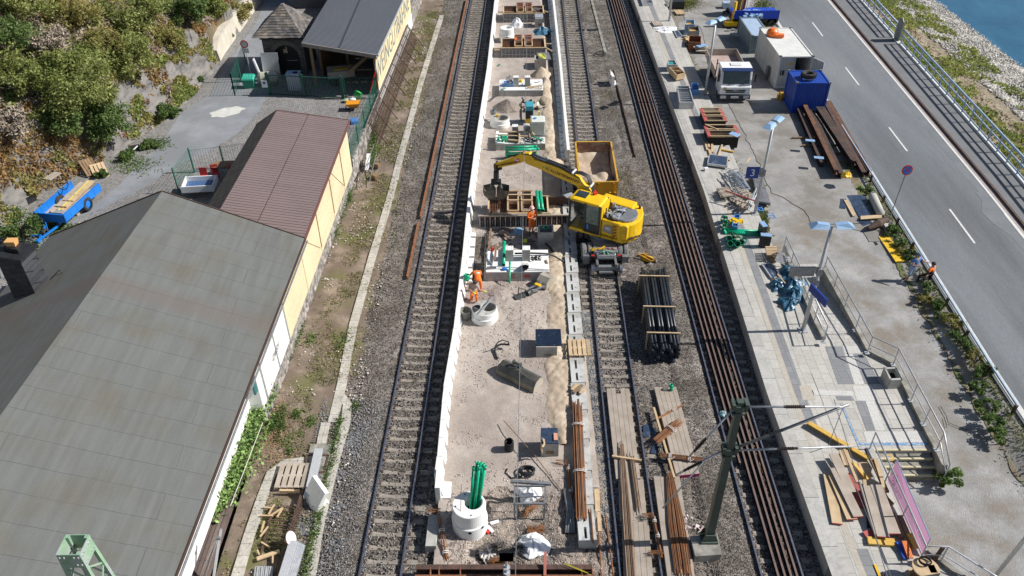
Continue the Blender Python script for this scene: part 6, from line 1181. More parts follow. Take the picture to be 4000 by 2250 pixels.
for a,b in zip(q,q[1:]+q[:1]):mb.beam(a,b,.08,.03)
mb.build('rusty_frame',M_rustd,pit)
p=at('N',590,510,.2);pallet('weathered wooden pallet with a pale front timber lying beside the cable pit',(p.x,p.y),.0,.15,M_woodg,5,w=1.15,l=1.25);mb=MB();mb.beam(at('N',465,648,.25),at('N',655,650,.25),.1,.14);one(mb,'timber',M_wood,'pale squared timber at the front edge of the weathered pallet','timber')
M_sil=brickmat('ribbed_silver_plank',(.6,.62,.64),(.66,.68,.7),(.35,.36,.38),.05,.02,rot=0,ms=.006,stain=.08,bump=.5,rough=.35)
mb=MB();a,b=at('N',835,255,.32),at('N',735,705,.32);mb.beam(a,b,.34,.16);one(mb,'silver_plank',M_sil,'ribbed silver metal plank lying over the concrete cable pit','plank',bev=.01)
t=thing('silver_plank_stack','stack of ribbed silver scaffold planks at the bottom of the left verge','planks',at('N',590,1300,.1))
for k in range(6):mb=MB();o_=V(.05*k,0,.35-.055*k);a,b=at('N',610,1170,.25)+o_,at('N',480,1600,.25)+o_;mb.beam(a,b,.3,.05);mb.build('plank',M_sil if k==0 else M_steel,t)
fr=thing('rusty_fence_panel','rusty iron fence lying flat among weeds beside the silver planks','fence',at('N',450,950,.1));mb=MB();
for(x0,y0,x1,y1)in((415,800,640,800),)+tuple((405-17*k,835+43*k,610-17*k,845+43*k)for k in range(9)):mb.beam(at('N',x0,y0,.12),at('N',x1,y1,.12),.035,.03)
mb.build('bar',M_rustd,fr);mb=MB();mb.beam(at('N',405,800,.14),at('N',285,1250,.14),.06,.04);mb.beam(at('N',680,640,.35),at('N',440,1449,.2),.09,.05);mb.build('rail',M_rustd,fr)
mb=MB()
for k in range(14):a=at('N',680-8*k,640+28*k,.36);mb.beam(a,at('N',712-10*k,750+26*k,.1),.03,.03)
mb.build('picket',M_rustd,fr)
sg=thing('round_sign','round white sign leaning on the rusty fence','sign',at('N',575,1100,.2));c=at('N',572,1095,.6);R_=Matrix.Rotation(-.1,3,'Z')@Matrix.Rotation(math.radians(60),3,'Y');mb=MB();mb.lathe(c,[(0,.01),(.3,.01),(.3,-.01),(0,-.01)],28,R=R_);mb.build('disc',M_white,sg);mb=MB();mb.lathe(c,[(.27,.013),(.31,.013),(.31,-.013)],28,R=R_);mb.build('rim',M_rustd,sg)
mb=MB()
for k,(x0,y0,x1,y1)in enumerate(((415,775,360,870),(280,880,400,882),(495,805,440,895),(320,935,290,1040),(355,985,280,1080),(310,800,400,812),(290,1130,375,1180),(380,880,490,810),(250,1290,465,1215),(400,1255,400,1330),(255,1205,275,1250))):
 mb=MB();mb.beam(at('N',x0,y0,.17),at('N',x1,y1,.19),.16 if k==8 else .055,.06);one(mb,'broken_board',M_wood,('short','level','slanting','left','lower left','faded','low slanting','crossing','thick','upright','small')[k]+' piece of pale broken wood lying on the rusty fence panel','board')
mb=MB();
for k in range(9):mb.tube([at('N',240+20*k,1360,.15+.03*(k%2)),at('N',215+20*k,1560,.15)],.035,6)
one(mb,'scaffold_tubes',M_steel,'bundle of grey scaffold tubes at the bottom edge left of the silver planks','tubes')
for(a,b,z0,z1,lb)in((('N',305,0),('N',0,790),1.2,.8,'thin green cord stretched along the ivy edge'),):
 mb=MB();mb.tube([at(*a,z0),at(*b,z1)],.012,5);one(mb,'cord',M_strap,lb,'cord')
pl_=thing('scaffold_pole','galvanised pole with stay wires at the end of the timber deck','pole',at(2,1620,1400,.5));mb=MB();mb.tube([at(2,1590,1600,.5),at(2,1668,1095,2.2)],.05,8);mb.build('pole',M_steel,pl_);mb=MB();mb.tube([at(2,1640,1160,2.),at(2,1500,1470,.6)],.015,5);mb.tube([at(2,1645,1165,2.),at(2,1540,1500,.6)],.015,5);mb.build('stay_wire',M_steel,pl_);mb=MB();mb.box(at(2,1650,1160,2.0),(.14,.14,.1));mb.build('clamp',M_steeld,pl_)
mb=MB();mb.beam(at(10,850,1160,.7),at(10,835,1285,.2),.25,.04);one(mb,'white_board',M_white,'white board lying among the bars at the foot of the green fence','board')
for i,(a,b)in enumerate((((800,1060),(890,1310)),((890,1090),(820,1290)),((860,1170),(770,1415)),((910,1150),(850,1400)),((830,1290),(870,1180)))):
 mb=MB();mb.tube([at(10,*a,.8),at(10,*b,.15)],.025,6);one(mb,'metal_bar',M_steeld,('first','second','third','fourth','fifth')[i]+' thin metal bar in the loose heap by the green fence','bar')
mb=MB();mb.beam(at(10,880,1320,.25),at(10,915,1340,.25),.3,.25);one(mb,'log',M_woodb,'short piece of log among the bars by the green fence','log');mb=MB();mb.beam(at(10,895,1240,.3),at(10,930,1250,.3),.3,.25);one(mb,'log',M_woodb,'second piece of log by the green fence, further up','log')
rf_=thing('rusty_lattice_fence','long dark rusty lattice fence leaning along the chipboard wall','fence',at(10,950,970,0));fx=lambda y:interp(y,[(50,-9.85),(72,-8.95)])
mb=MB();Ya,Yb=50.8,70.3;top=lambda y:V(fx(y)+.05,y,1.55);bot=lambda y:V(fx(y)+.75,y,.05)
mb.beam(top(Ya),top(Yb),.09,.07);mb.beam(top(Ya).lerp(bot(Ya),.25),top(Yb).lerp(bot(Yb),.25),.07,.05);mb.beam(top(Ya).lerp(bot(Ya),.55),top(Yb).lerp(bot(Yb),.55),.05,.05);mb.build('rail',M_rustd,rf_)
mb=MB();n=90
for k in range(n+1):y=lerp(Ya,Yb,k/n);mb.beam(top(y),bot(y),.028,.02,up=V(0,1,0))
for q in(.35,.45,.65,.75,.85,.95):mb.beam(top(Ya).lerp(bot(Ya),q),top(Yb).lerp(bot(Yb),q),.02,.02)
mb.build('lattice',M_rustd,rf_)
for k in range(10):y=lerp(Ya,Yb,(k+.1)/9.3);mb=MB();mb.beam(top(y)+V(0,0,.03),V(fx(y)+1.35,y-.55,.02),.05,.05,up=V(0,1,0));mb.build('brace',M_rustd,rf_)
def meshfence(label,pts,h,z,m_,post=2.5,n_h=7,vert=0.,bars=False,top=True):
 t=thing('mesh_fence',label,'fence',(*pts[0][:2],z));mb=MB();wm=MB()
 for a,b in zip(pts,pts[1:]):
  a=V(*a[:2],z);b=V(*b[:2],z);L=(b-a).length
  for k in range(n_h+1):wm.beam(a+Z*(h*k/n_h+.02),b+Z*(h*k/n_h+.02),.012,.012)
  if vert:
   for k in range(int(L/vert)):p=a.lerp(b,k*vert/L);wm.beam(p,p+Z*h,.01,.01,up=V(0,1,0))
  n=max(1,round(L/post))
  for k in range(n+1):p=a.lerp(b,k/n);pm=MB();pm.beam(p,p+Z*(h+.08),.07,.07,up=V(0,1,0));pm.build('post',m_,t)
 wm.build('mesh',m_,t);return t
M_gf=mat('dark_green_fence',(.01,.07,.05),(.015,.1,.07),3,.5)
M_gf2=mat('green_fence',(.02,.16,.11),(.03,.2,.14),3,.5)
meshfence('green mesh fence on the wall between the two buildings',[(WLx(46)-.1,46.1),(WLx(56)-.1,55.9)],1.3,YZ,M_gf2,2.4,7,.12)
meshfence('green mesh fence right of the double gate by the lime cart',[(-12.1,55.75),(-9.9,55.75)],1.6,YZ,M_gf,2.2,7,.2)
meshfence('green mesh fence left of the double gate running back beside the road',[(-18.0,56.6),(-20.5,56.5),(-21.2,62.5)],1.6,YZ,M_gf2,2.6,8,.2)
gt=thing('double_gate','dark green double leaf bar gate in front of the stone house','gate',(-15,56.4,YZ));ga,gb2=V(-17.9,56.6,YZ),V(-12.2,55.8,YZ)
for k,(u0,u1)in enumerate(((.02,.46),(.47,.96))):
 a=ga.lerp(gb2,u0);b=ga.lerp(gb2,u1);mb=MB()
 for z in(.08,1.55):mb.beam(a+Z*z,b+Z*z,.06,.06)
 for e in(a,b):mb.beam(e+Z*.05,e+Z*1.58,.07,.07,up=V(0,1,0))
 l=mb.build('gate_leaf',M_gf,gt);mb=MB();n=17
 for j in range(1,n):p=a.lerp(b,j/n);mb.beam(p+Z*.08,p+Z*1.55,.025,.025,up=V(0,1,0))
 mb.build('gate_bars',M_gf,l)
for u in(0.,.465,.98):mb=MB();p=ga.lerp(gb2,u);mb.beam(p,p+Z*(1.75),.16,.16,up=V(0,1,0));mb.build('gate_post',M_gf,gt)
mb=MB();p=ga+V(-.25,-.1,.9);mb.box(p,(.42,.03,.55));s_=one(mb,'no_parking_notice',M_white,'small white notice with a red and blue roundel on the gate post','sign');mb=MB();mb.lathe(p+V(0,-.02,.08),[(0,.0),(.12,0)],20,R=Matrix.Rotation(math.pi/2,3,'X'));mb.build('red_disc',M_redwh,s_);mb=MB();mb.lathe(p+V(0,-.024,.08),[(0,.0),(.09,0)],20,R=Matrix.Rotation(math.pi/2,3,'X'));mb.build('blue_disc',M_blub,s_)
mb=MB();p=V(-16.2,57.6,YZ);mb.box(p+Z*.62,(.95,.7,1.24));t=one(mb,'gas_cabinet',mat('white_blue_cabinet',(.5,.53,.58),rough=.5),'pale box shaped cabinet with bluish top behind the gate','cabinet',bev=.02);mb=MB();mb.box(p+Z*1.28,(1.05,.8,.06));mb.build('lid',M_brail,t);mb=MB();mb.lathe(p+V(.15,0,1.32),[(0,0),(.2,0)],16);mb.build('opening',M_dark,t)
t=thing('metal_tank','pale cylindrical tank lying behind the gate beside the steel sheet','tank',(-18.6,58.4,YZ));mb=MB();mb.tube([(-19.1,58.3,1.75),(-18.9,58.3,1.75),(-17.8,58.5,1.75),(-17.6,58.5,1.75)],[.3,.45,.45,.3],20);mb.build('tank_body',mat('cream_tank',(.4,.37,.3),(.5,.47,.4),2,.5),t)
mb=MB();mb.box((-18.4,59.7,2.3),(1.3,.05,1.7),0,Matrix.Rotation(-.12,3,'X'));one(mb,'steel_sheet',M_steel,'shiny steel sheet leaning beside the arched door','sheet');mb=MB();mb.box((-19.3,59.2,2.1),(.1,.5,1.6),.2,Matrix.Rotation(-.2,3,'Y'));one(mb,'white_board',M_white,'white panel leaning left of the steel sheet','panel')
t=thing('farm_cart','wooden cart with long boards under the shed roof','cart',(-12.5,58.6,YZ));mb=MB();mb.box((-12.9,58.8,2.0),(2.0,1.2,.5),.25);mb.build('cart_body',M_woodg,t);mb=MB();mb.beam((-12.2,58.,2.2),(-10.6,60.4,2.9),.06,.25);mb.build('side_board',M_wood,t);mb=MB();mb.box((-12.8,58.7,2.28),(1.1,.5,.1),.2);mb.build('load',M_woody,t);mb=MB();mb.pipe((-13.4,58.1,1.55),(-13.4,58.25,1.55),.4,.1,20);mb.build('wheel',M_rub,t)
mb=MB()
for k in range(8):p=V(-11.15+random.gauss(0,.1),55.3+random.gauss(0,.12),YZ+.35+random.random()*.3);mb.tube([p+V(.18*math.cos(a),.03,.18*math.sin(a))for a in np.linspace(0,6.2,10)],.02,5)
one(mb,'lime_hose',mat('lime_green_plastic',(.02,.6,.1),rough=.4),'lime green hose reel by the green fence','hose');mb=MB();mb.lathe((-12.,55.2,YZ),[(0,0),(.2,.05),(.22,.2),(0,.28)],12);one(mb,'pot',mat('yellowish_pot',(.4,.42,.25),rough=.7),'pale yellowish pot on the cobbles by the gate','pot');mb=MB();mb.lathe((-11.5,55.15,YZ),[(0,0),(.2,.05),(.22,.3),(0,.38)],12);one(mb,'pot',M_bag,'white lidded pot beside the lime green hose','pot')
t=thing('orange_barrow','orange wheelbarrow tipped by the green fence corner','wheelbarrow',(-11.3,53.9,YZ));mb=MB();c=V(-11.2,53.9,YZ+.35);mb.hexa([c+V(-.3,-.2,-.15),c+V(.2,-.2,-.15),c+V(.2,.2,-.15),c+V(-.3,.2,-.15)],[c+V(-.55,-.35,.2),c+V(.45,-.35,.25),c+V(.45,.35,.25),c+V(-.55,.35,.2)]);mb.build('tray',mat('orange_tray',(.75,.3,.02),rough=.5),t);mb=MB();mb.pipe(c+V(-.45,-.04,-.15),c+V(-.45,.04,-.15),.2,.06,16);mb.build('wheel',M_rub,t);mb=MB();mb.tube([c+V(-.3,-.25,-.1),c+V(.9,-.3,-.05)],.02,6);mb.tube([c+V(-.3,.25,-.1),c+V(.9,.3,-.05)],.02,6);mb.build('handle',M_steeld,t)
mb=MB();mb.box((-10.9,51.8,YZ+.12),(.5,.6,.24),.3);one(mb,'blue_crate',M_bcrate,'blue crate on the cobbles inside the green fence','crate');mb=MB();mb.box((-11.,46.6,YZ+.5),(.8,1.4,1.),.1);one(mb,'dark_red_stack',mat('dark_red_chairs',(.2,.03,.05),rough=.6),'dark red stacked garden furniture at the corner of the brown roof building','furniture');mb=MB();mb.box((-10.95,46.9,YZ+1.1),(.5,.35,.2),.4);mb.build('x',M_bag);bpy.data.objects['x'].name='white_cloth';tag(bpy.data.objects['white_cloth'],'white cloth lying on the dark red furniture stack','cloth')
sn=thing('road_sign','round red rimmed road sign on a grey pole beside the green bin','road sign',(-19.2,57.0,YZ));b=at('P',310,790,YZ);tpp=V(b.x+.0,b.y,YZ+3.6);mb=MB();mb.tube([b,tpp],.035,8);mb.build('pole',M_steel,sn);mb=MB();c=V(b.x,b.y-.06,YZ+2.95);Rx=Matrix.Rotation(math.pi/2,3,'X');mb.lathe(c,[(0,0),(.3,0),(.3,-.02)],28,R=Rx);mb.build('disc',M_redwh,sn);mb=MB();mb.lathe(c-V(0,.006,0),[(0,0),(.22,0)],28,R=Rx);mb.build('white_field',M_steel,sn);mb=MB();mb.box((b.x,b.y-.05,YZ+2.45),(.5,.02,.36));mb.build('plate',M_steel,sn)
t=thing('green_bin','turquoise green grit bin standing by the road sign','bin',at('P',270,900,YZ));c=at('P',265,895,YZ)+V(0,.3,0);mb=MB();mb.hexa([c+V(-.35,-.25,0),c+V(.35,-.25,0),c+V(.35,.25,0),c+V(-.35,.25,0)],[c+V(-.45,-.32,.7),c+V(.45,-.32,.7),c+V(.45,.3,.8),c+V(-.45,.3,.8)]);mb.build('bin_body',mat('turquoise_green_bin',(.02,.3,.2),rough=.5),t);mb=MB();mb.hexa([c+V(-.48,-.36,.7),c+V(.48,-.36,.7),c+V(.48,.33,.8),c+V(-.48,.33,.8)],[c+V(-.4,-.28,.82),c+V(.4,-.28,.82),c+V(.4,.3,.95),c+V(-.4,.3,.95)]);mb.build('lid',mat('turquoise_green_lid',(.05,.42,.3),rough=.5),t)
meshfence('green mesh fence beside the brown roof building, left side',[(-20.1,42.4),(-19.95,44.9)],1.65,YZ,M_gf2,2.5,8,.15)
meshfence('dark green bar fence behind the red chairs',[(-19.95,44.95),(-16.4,45.9)],1.5,YZ,M_gf,1.8,1,.16)
mb=MB();c=at('R',390,730,YZ);mb.box(c+V(.3,.2,.45),(1.8,1.2,.06),.1);t=one(mb,'plastic_tub',M_white,'white plastic tub with blue inside beside the grey roof','tub');mb=MB()
for dx_,dy_,w_,d_ in((-.6,.2,.06,1.2),(1.2,.2,.06,1.2),(.3,-.4,1.8,.06),(.3,.8,1.8,.06)):mb.box(c+V(dx_,dy_,.65),(w_,d_,.4),.1)
mb.build('rim',M_white,t);mb=MB();mb.box(c+V(.3,.2,.55),(1.7,1.1,.02),.1);mb.build('water_surface',mat('dull_blue_inside',(.06,.12,.25),rough=.4),t)
def chair(x,y,rot,label):
 t=thing('garden_chair',label,'chair',(x,y,YZ));R=Matrix.Rotation(rot,3,'Z');mred=mat('red_garden_chair',(.45,.05,.05),rough=.6)
 for q,n_ in(((0,0,.42,.45,.45,.03),'seat'),((0,.22,.7,.45,.03,.5),'backrest')):mb=MB();mb.box(V(x,y,YZ+q[2])+R@V(q[0],q[1],0),q[3:],rot);mb.build(n_,mred,t)
 for i in(-1,1):
  for j in(-1,1):mb=MB();mb.box(V(x,y,YZ+.2)+R@V(i*.2,j*.2,0),(.03,.03,.4),rot);mb.build('leg',mred,t)
chair(-18.9,43.6,.1,'red garden chair nearest the green fence');chair(-18.3,44.,.3,'red garden chair in front of the brown table');chair(-17.2,44.2,1.6,'red garden chair right of the brown table')
t=thing('garden_table','brown garden table between the red chairs','table',(-17.9,44.5,YZ));mb=MB();mb.box((-17.9,44.6,YZ+.74),(1.3,.8,.04),.1);mb.build('table_top',M_woodb,t)
for i in(-1,1):
 for j in(-1,1):mb=MB();mb.box((-17.9+i*.55,44.6+j*.3,YZ+.36),(.05,.05,.72));mb.build('leg',M_woodb,t)
def trailer():
 t=thing('farm_trailer','blue tipping farm trailer loaded with planks beside the rock face','trailer',at('O',760,850,YZ));A,B,C_,D_=[at('O',*p,2.15)for p in((420,762),(708,835),(1112,480),(822,425))]
 A=V(-26.55,38.85,2.15);f=(at('O',1112,480,2.15)-at('O',712,838,2.15)).normalized();s=V(-f.y,f.x,0);B=at('O',712,838,2.15);Lg=3.55;W=1.8;A=B+s*W;C_=B+f*Lg;D_=A+f*Lg
 zb=1.62
 mb=MB();mb.hexa([V(p.x,p.y,zb)for p in(A,B,C_,D_)],[V(p.x,p.y,zb+.05)for p in(A,B,C_,D_)]);mb.build('bed',M_woodg,t)
 for(p,q,nm)in((B,C_,'side_board'),(A,D_,'side_board'),(A,B,'front_board')):
  mb=MB();mb.beam(V(p.x,p.y,zb+.27),V(q.x,q.y,zb+.27),.05,.5);mb.beam(V(p.x,p.y,zb+.5),V(q.x,q.y,zb+.5),.08,.05)
  n=6
  for k in range(n+1):r_=p.lerp(q,k/n);mb.beam(V(r_.x,r_.y,zb),V(r_.x,r_.y,zb+.5),.07,.08,up=f)
  mb.build(nm,M_blub,t)
 mb=MB();m1=B+s*.5;m2=B+s*(W-.5)
 for q in(m1,m2):mb.beam(V(q.x,q.y,zb-.12),V((q+f*Lg).x,(q+f*Lg).y,zb-.12),.08,.14)
 mid=B+s*W/2;hit=mid-f*1.3;mb.beam(V(m1.x,m1.y,zb-.2),V(hit.x,hit.y,zb-.35),.09,.1);mb.beam(V(m2.x,m2.y,zb-.2),V(hit.x,hit.y,zb-.35),.09,.1);mb.beam(V(hit.x,hit.y,zb-.35),V((hit-f*.25).x,(hit-f*.25).y,zb-.35),.2,.12);mb.beam(V((mid-f*.5).x,(mid-f*.5).y,zb-.3),V((mid-f*.45).x,(mid-f*.45).y,zb+.25),.05,.05);mb.beam(hit-f*.1+s*.35-Z*.6,hit-f*.1-s*.3-Z*.5,.06,.06);mb.build('drawbar',M_blub,t)
 mb=MB();w0=mid-f*.75;w0.z=YZ+.22;mb.pipe(w0-s*.09,w0+s*.09,.22,.1,18);mb.tube([w0,w0+Z*.35],.03,6);mb.build('jockey_wheel',M_rub,t)
 for sg_ in(-1,1):
  c=mid+f*2.1+s*sg_*(W/2-.05);c.z=YZ+.42;mb=MB();mb.lathe(c-s*.12*0,[(.26,-.13),(.38,-.12),(.42,-.05),(.42,.05),(.38,.12),(.26,.13)],24,R=Matrix((f,Z,s)).transposed());w_=mb.build('wheel',M_rub,t);mb=MB();mb.lathe(c,[(0,-.08),(.1,-.1),(.26,-.06),(.26,.06),(.1,.1),(0,.08)],20,R=Matrix((f,Z,s)).transposed());mb.build('rim',M_blub,w_)
 M_yl=mat('yellow_batten',(.7,.6,.08),rough=.6)
 for k in range(6):
  o_=B+s*(.35+.13*k)+f*(.55 if k<4 else .3);mb=MB();z_=zb+.42+.03*(k%2);mb.beam(V(o_.x,o_.y,z_),V((o_+f*3.1).x,(o_+f*3.1).y,z_+.15),.11,.06);one(mb,'plank',M_yl if k in(2,)else(M_wood if k<3 else M_woodg),('nearest pale','second pale','yellow painted','fourth greyish','fifth greyish','innermost greyish')[k]+' plank lying lengthwise on the blue trailer','plank')
 for k in range(4):o_=B+s*.3+f*(.8+k*.65);mb=MB();mb.beam(V(o_.x,o_.y,zb+.52),V(o_.x,o_.y,zb+.52)+s*.75,.05,.04);one(mb,'cross_batten',M_woodb,('first','second','third','fourth')[k]+' short cross batten on the trailer planks, counted from the drawbar','batten')
 mb=MB();c=B+s*.6+f*.45;mb.box((c.x,c.y,zb+.38),(.75,.4,.14),math.atan2(s.y,s.x));one(mb,'metal_case',M_steel,'pale metal case at the drawbar end of the trailer load','case')
 mb=MB();mb.tube([V(*(A+f*2.6-s*.2)[:2],zb+.5)+V(.3*math.cos(a),.3*math.sin(a),.25+.1*math.sin(2*a))for a in np.linspace(0,9,30)],.03,6);one(mb,'cable_coil',M_black,'black cable coil lying over the far side board of the trailer','cable')
trailer()
mb=MB();mb.beam(at('O',860,842,YZ+.06),at('O',985,738,YZ+.06),.2,.12);one(mb,'wooden_chock',M_woodg,'grey wooden beam lying by the trailer wheel','beam')
p=at('O',1120,330,YZ+.3);pallet('pale wooden pallet leaning at the rock behind the trailer',(p.x,p.y),.6,YZ+.15,M_wood,4,tilt=Matrix.Rotation(.5,3,'X'));p=at('O',1010,300,YZ+.4);pallet('dark weathered pallet leaning at the rock left of the pale one',(p.x,p.y),.75,YZ+.35,M_woodb,5,tilt=Matrix.Rotation(.6,3,'X'))
t=thing('bench_board','grey board like a bench sticking out of the brown creeper','board',at('O',590,400,2.6));mb=MB();a,b=at('O',530,440,2.9),at('O',655,358,2.9);mb.beam(a,b,.5,.05);mb.build('board',M_woodg,t);mb=MB();mb.beam(b+V(.1,-.15,0),b+V(.1,-.15,-.4),.05,.05);mb.build('bracket',M_steel,t)
mb=MB();mb.tube([gp(480,625,YZ+.1),gp(537,570,YZ+.5)],.035,6);one(mb,'white_tube',M_white,'long white tube lying in the weeds at the rock foot','tube');mb=MB();c=gp(525,578,YZ+.1);mb.box(c,(.7,.4,.3),.4);one(mb,'black_box',M_black,'black box lying behind the white tube','box',bev=.05)
t=thing('lattice_rack','silver steel rack standing at the far left edge beside the chimney','rack',gp(20,1010,YZ));mb=MB();a,b=gp(-60,975,2.2),gp(35,965,2.2);mb.tube([V(a.x,a.y,YZ),a,b,V(b.x,b.y,YZ)],.03,6);mb.tube([b,gp(60,1020,2.2),V(*gp(60,1020,2.2)[:2],YZ)],.03,6);mb.build('frame',M_steel,t);mb=MB();mb.slab([gp(-80,1000,1.9),gp(30,990,1.9),gp(45,1040,1.9),gp(-80,1060,1.9)][::-1],.04);mb.build('shelf',M_sil,t)
def weeds(name,label,spots,m_,s=.05,sp=.25,h=.18):
 C=[]
 for px,py,n in spots:
  c=gp(px,py,.03)
  for _ in range(n):C.append(c+V(random.gauss(0,sp),random.gauss(0,sp*1.8),abs(random.gauss(0,h))))
 tag(leaves(name,C,s,m_),label,'weeds',kind='stuff')
S_=[(1372+random.uniform(-15,15)*0-(y-750)*.47+random.gauss(0,6),y,160)for y in range(760,1150,22)]+[(1460+random.gauss(0,8),y,130)for y in range(500,650,18)]+[(1170-(y-1280)*.42,y,160)for y in range(1280,1420,20)]+[(1215,1330,100),(1350,1320,60),(1335,1352,60)]
S2=[(lerp(1332,1195,(y-1640)/610)+random.gauss(0,4),y,90)for y in range(1640,2250,14)if y%3]+[(1075,1640,200),(1160,1620,260),(1215,1650,200),(1130,1760,120),(1390,1590,160)]+[(1100+random.gauss(0,40),1650+random.gauss(0,50),60)for _ in range(22)]
weeds('weeds','green weeds growing along the foot of the rubble wall',S_,M_weed,.065,.16,.16);weeds('weeds','bright green weeds along the lower cable troughs',S2,M_weed,.05,.1,.1)
vg=[(lambda y:(interp(y,[(16,-9.0),(80,-7.2)])+random.gauss(0,.75),y))(random.uniform(16,80))for _ in range(8500)]
C=[]
for x,y in vg:
 if nz(x,y,.55,3)>-.12:
  for _ in range(5):C.append((x+random.gauss(0,.06),y+random.gauss(0,.08),.05+random.random()*.06))
tag(leaves('verge_grass',C,.04,mat('dull_grass',(.12,.14,.04),(.26,.22,.1),1,.85,island=.5)),'thin dull grass scattered over the left verge','grass',kind='stuff')
tag(leaves('dry_grass',[tuple(at(12,random.gauss(130,75),random.gauss(330,140),.05))for _ in range(4500)],.06,mat('dry_reddish_grass',(.38,.24,.14),(.46,.33,.2),1,.9,island=.4),asp=.15),'dry reddish grass below the ivy on the left verge','grass',kind='stuff')
tag(stones('rubble_bits',scatter(2600,-10.3,-6.8,16,78,lambda x,y:.05,lambda x,y:nz(x,y,.5,9)>.05),.07,mat('pale_rubble',(.5,.45,.4),(.62,.58,.53),3,.9,island=.3)),'pale stone chips and rubble on the left verge','rubble',kind='stuff')
def ballz(x,y):return .0
PB=scatter(52000,-7.2,11.2,14,82,lambda x,y:.0,lambda x,y:(x<-2.9-.02*0 if x<0 else x>3.8)and random.random()<30/max(20,y))
tag(stones('ballast_stones',PB,.06,M_stone),'loose ballast stones over the track beds','ballast',kind='stuff')
PG=np.vstack([scatter(8000,-8.6,-5.4,15,26,lambda x,y:.05),scatter(9000,3.35,4.2,17.5,32,lambda x,y:.02)])
tag(stones('grey_stones',PG,.045,M_stoneg),'fresh grey ballast stones','ballast',kind='stuff')
tag(stones('site_stones',scatter(16000,-2.6,3.2,15,60,lambda x,y:siteh(x,y)+.005,lambda x,y:y<21.5 or 28<y<34.5 or nz(x,y,.8)>.15),.045,mat('site_pebbles',(.36,.3,.26),(.52,.46,.42),2,.9,island=.4)),'small stones scattered over the site floor','stones',kind='stuff')
C=[(lambda y:(interp(y,[(16,6.9),(80,8.1)])+random.gauss(0,.4),y,.03+random.random()*.05))(random.uniform(30,80))for _ in range(9000)];C=[c for c in C if nz(c[0],c[1],.5,11)>.16]
tag(leaves('track_weeds',C,.04,MATS['dull_grass']),'sparse green weeds on the ballast between the tracks','weeds',kind='stuff')
# ================= right side: lamps, sign, platform load =================
def zy(r,x,y,dz=0.):
 q=at(r,x,y,.3)
 for _ in range(3):q=at(r,x,y,max(yardz(q.x,q.y),0)+.03+dz)
 return q
M_lampb=mat('pale_blue_lamp_top',(.22,.36,.56),(.28,.42,.6),3,.4)
def lamp(label,base,h,heads=2,rot=0.):
 t=thing('platform_lamp',label,'street lamp',base);mb=MB();mb.tube([base,base+Z*h],[.1,.065],12);mb.build('pole',M_steel,t,smooth=True);mb=MB();mb.box(base+Z*.02,(.4,.4,.04));mb.build('base_plate',M_steel,t)
 R=Matrix.Rotation(rot,3,'Z')
 for s in((-1,1)if heads==2 else(-1,)):
  c=base+Z*(h+.05)+R@V(s*.12,0,0);mb=MB();P=lambda x,y,z:c+R@V(s*x,y,z)
  mb.add([P(0,-.12,.12),P(0,.12,.12),P(.55,.1,.2),P(.55,-.1,.2),P(.05,-.27,.0),P(.05,.27,.0),P(.85,.25,.0),P(.85,-.25,.0)],[(0,1,2,3),(0,3,7,4),(1,5,6,2),(3,2,6,7),(4,7,6,5),(0,4,5,1)]);mb.build('lamp_head',M_lampb,t)
 return t
lamp('slender lamp with two pale blue heads beside the ramp, carrying two blue signs',at(31,262,1045,ZP),5.95)
b3=at('J',960,905,ZP);lamp('lamp with pale blue head carrying the blue number 3 sign',b3,5.75,2,.9);b2_=at('H',915,1365,.6);lamp('lamp with pale blue head beside the white truck',b2_,5.65,2,.7);bp_=at('H',412,298,.7);lamp('farthest lamp pole at the upper edge of the platform',bp_,5.8)
def sign(label,c,w,h,xd,m_,txt=None,back=M_steel,ts=.4):
 t=thing('platform_sign',label,'sign',c);X=V(xd).normalized();N_=X.cross(Z);mb=MB();mb.beam(c-X*w/2,c+X*w/2,.08,h);mb.build('sign_box',m_,t)
 if txt:text('sign_text',txt,ts,M_white,t,c+N_*.046-Z*ts*.02,X,Z)
 return t
M_sb=mat('signal_blue',(.012,.045,.28),rough=.4);c=b3+V(-.62,-.02,2.75);sign('blue square sign with white number 3',c,.72,.7,(1,.0,0),M_sb,'3',ts=.62);mb=MB();mb.box(b3+V(-.05,0,2.75),(.3,.22,.45));one(mb,'sign_clamp',M_steeld,'grey clamp box holding the number 3 sign','bracket')
b1=at(31,262,1045,ZP);sign('grey backed sign plate sticking out left of the ramp lamp',b1+V(-.78,0,3.55),1.15,.5,(1,0,0),M_steeld);sign('long dark blue name sign seen from its edge below the ramp lamp heads',b1+V(-.1,-.75,2.75),1.3,.42,(-.28,1,0),M_sb,'OBE',ts=.26)
mb=MB();mb.box(b1+Z*3.55,(.25,.25,.35));mb.box(b1+Z*2.95,(.22,.22,.3));one(mb,'sign_clamp',M_steeld,'grey clamps on the ramp lamp holding two signs','bracket')
b=at(31,905,230,.3);t=thing('traffic_sign','round blue and red no stopping sign on a slim grey pole by the road','road sign',b);mb=MB();mb.tube([b,b+V(.1,0,3.3)],.03,8);mb.build('pole',M_steeld,t);Rx=Matrix.Rotation(math.pi/2-.15,3,'X');c=b+V(.1,-.05,3.5);mb=MB();mb.lathe(c,[(0,0),(.3,0),(.3,-.02)],28,R=Rx);mb.build('red_disc',M_redwh,t);mb=MB();mb.lathe(c-V(0,.008,0),[(0,0),(.23,0)],28,R=Rx);mb.build('blue_field',M_blub,t);mb=MB();mb.beam(c+V(-.18,-.015,.18),c+V(.18,-.015,-.18),.012,.05);mb.beam(c+V(.18,-.017,.18),c+V(-.18,-.017,-.18),.012,.05);mb.build('red_cross',M_redwh,t)
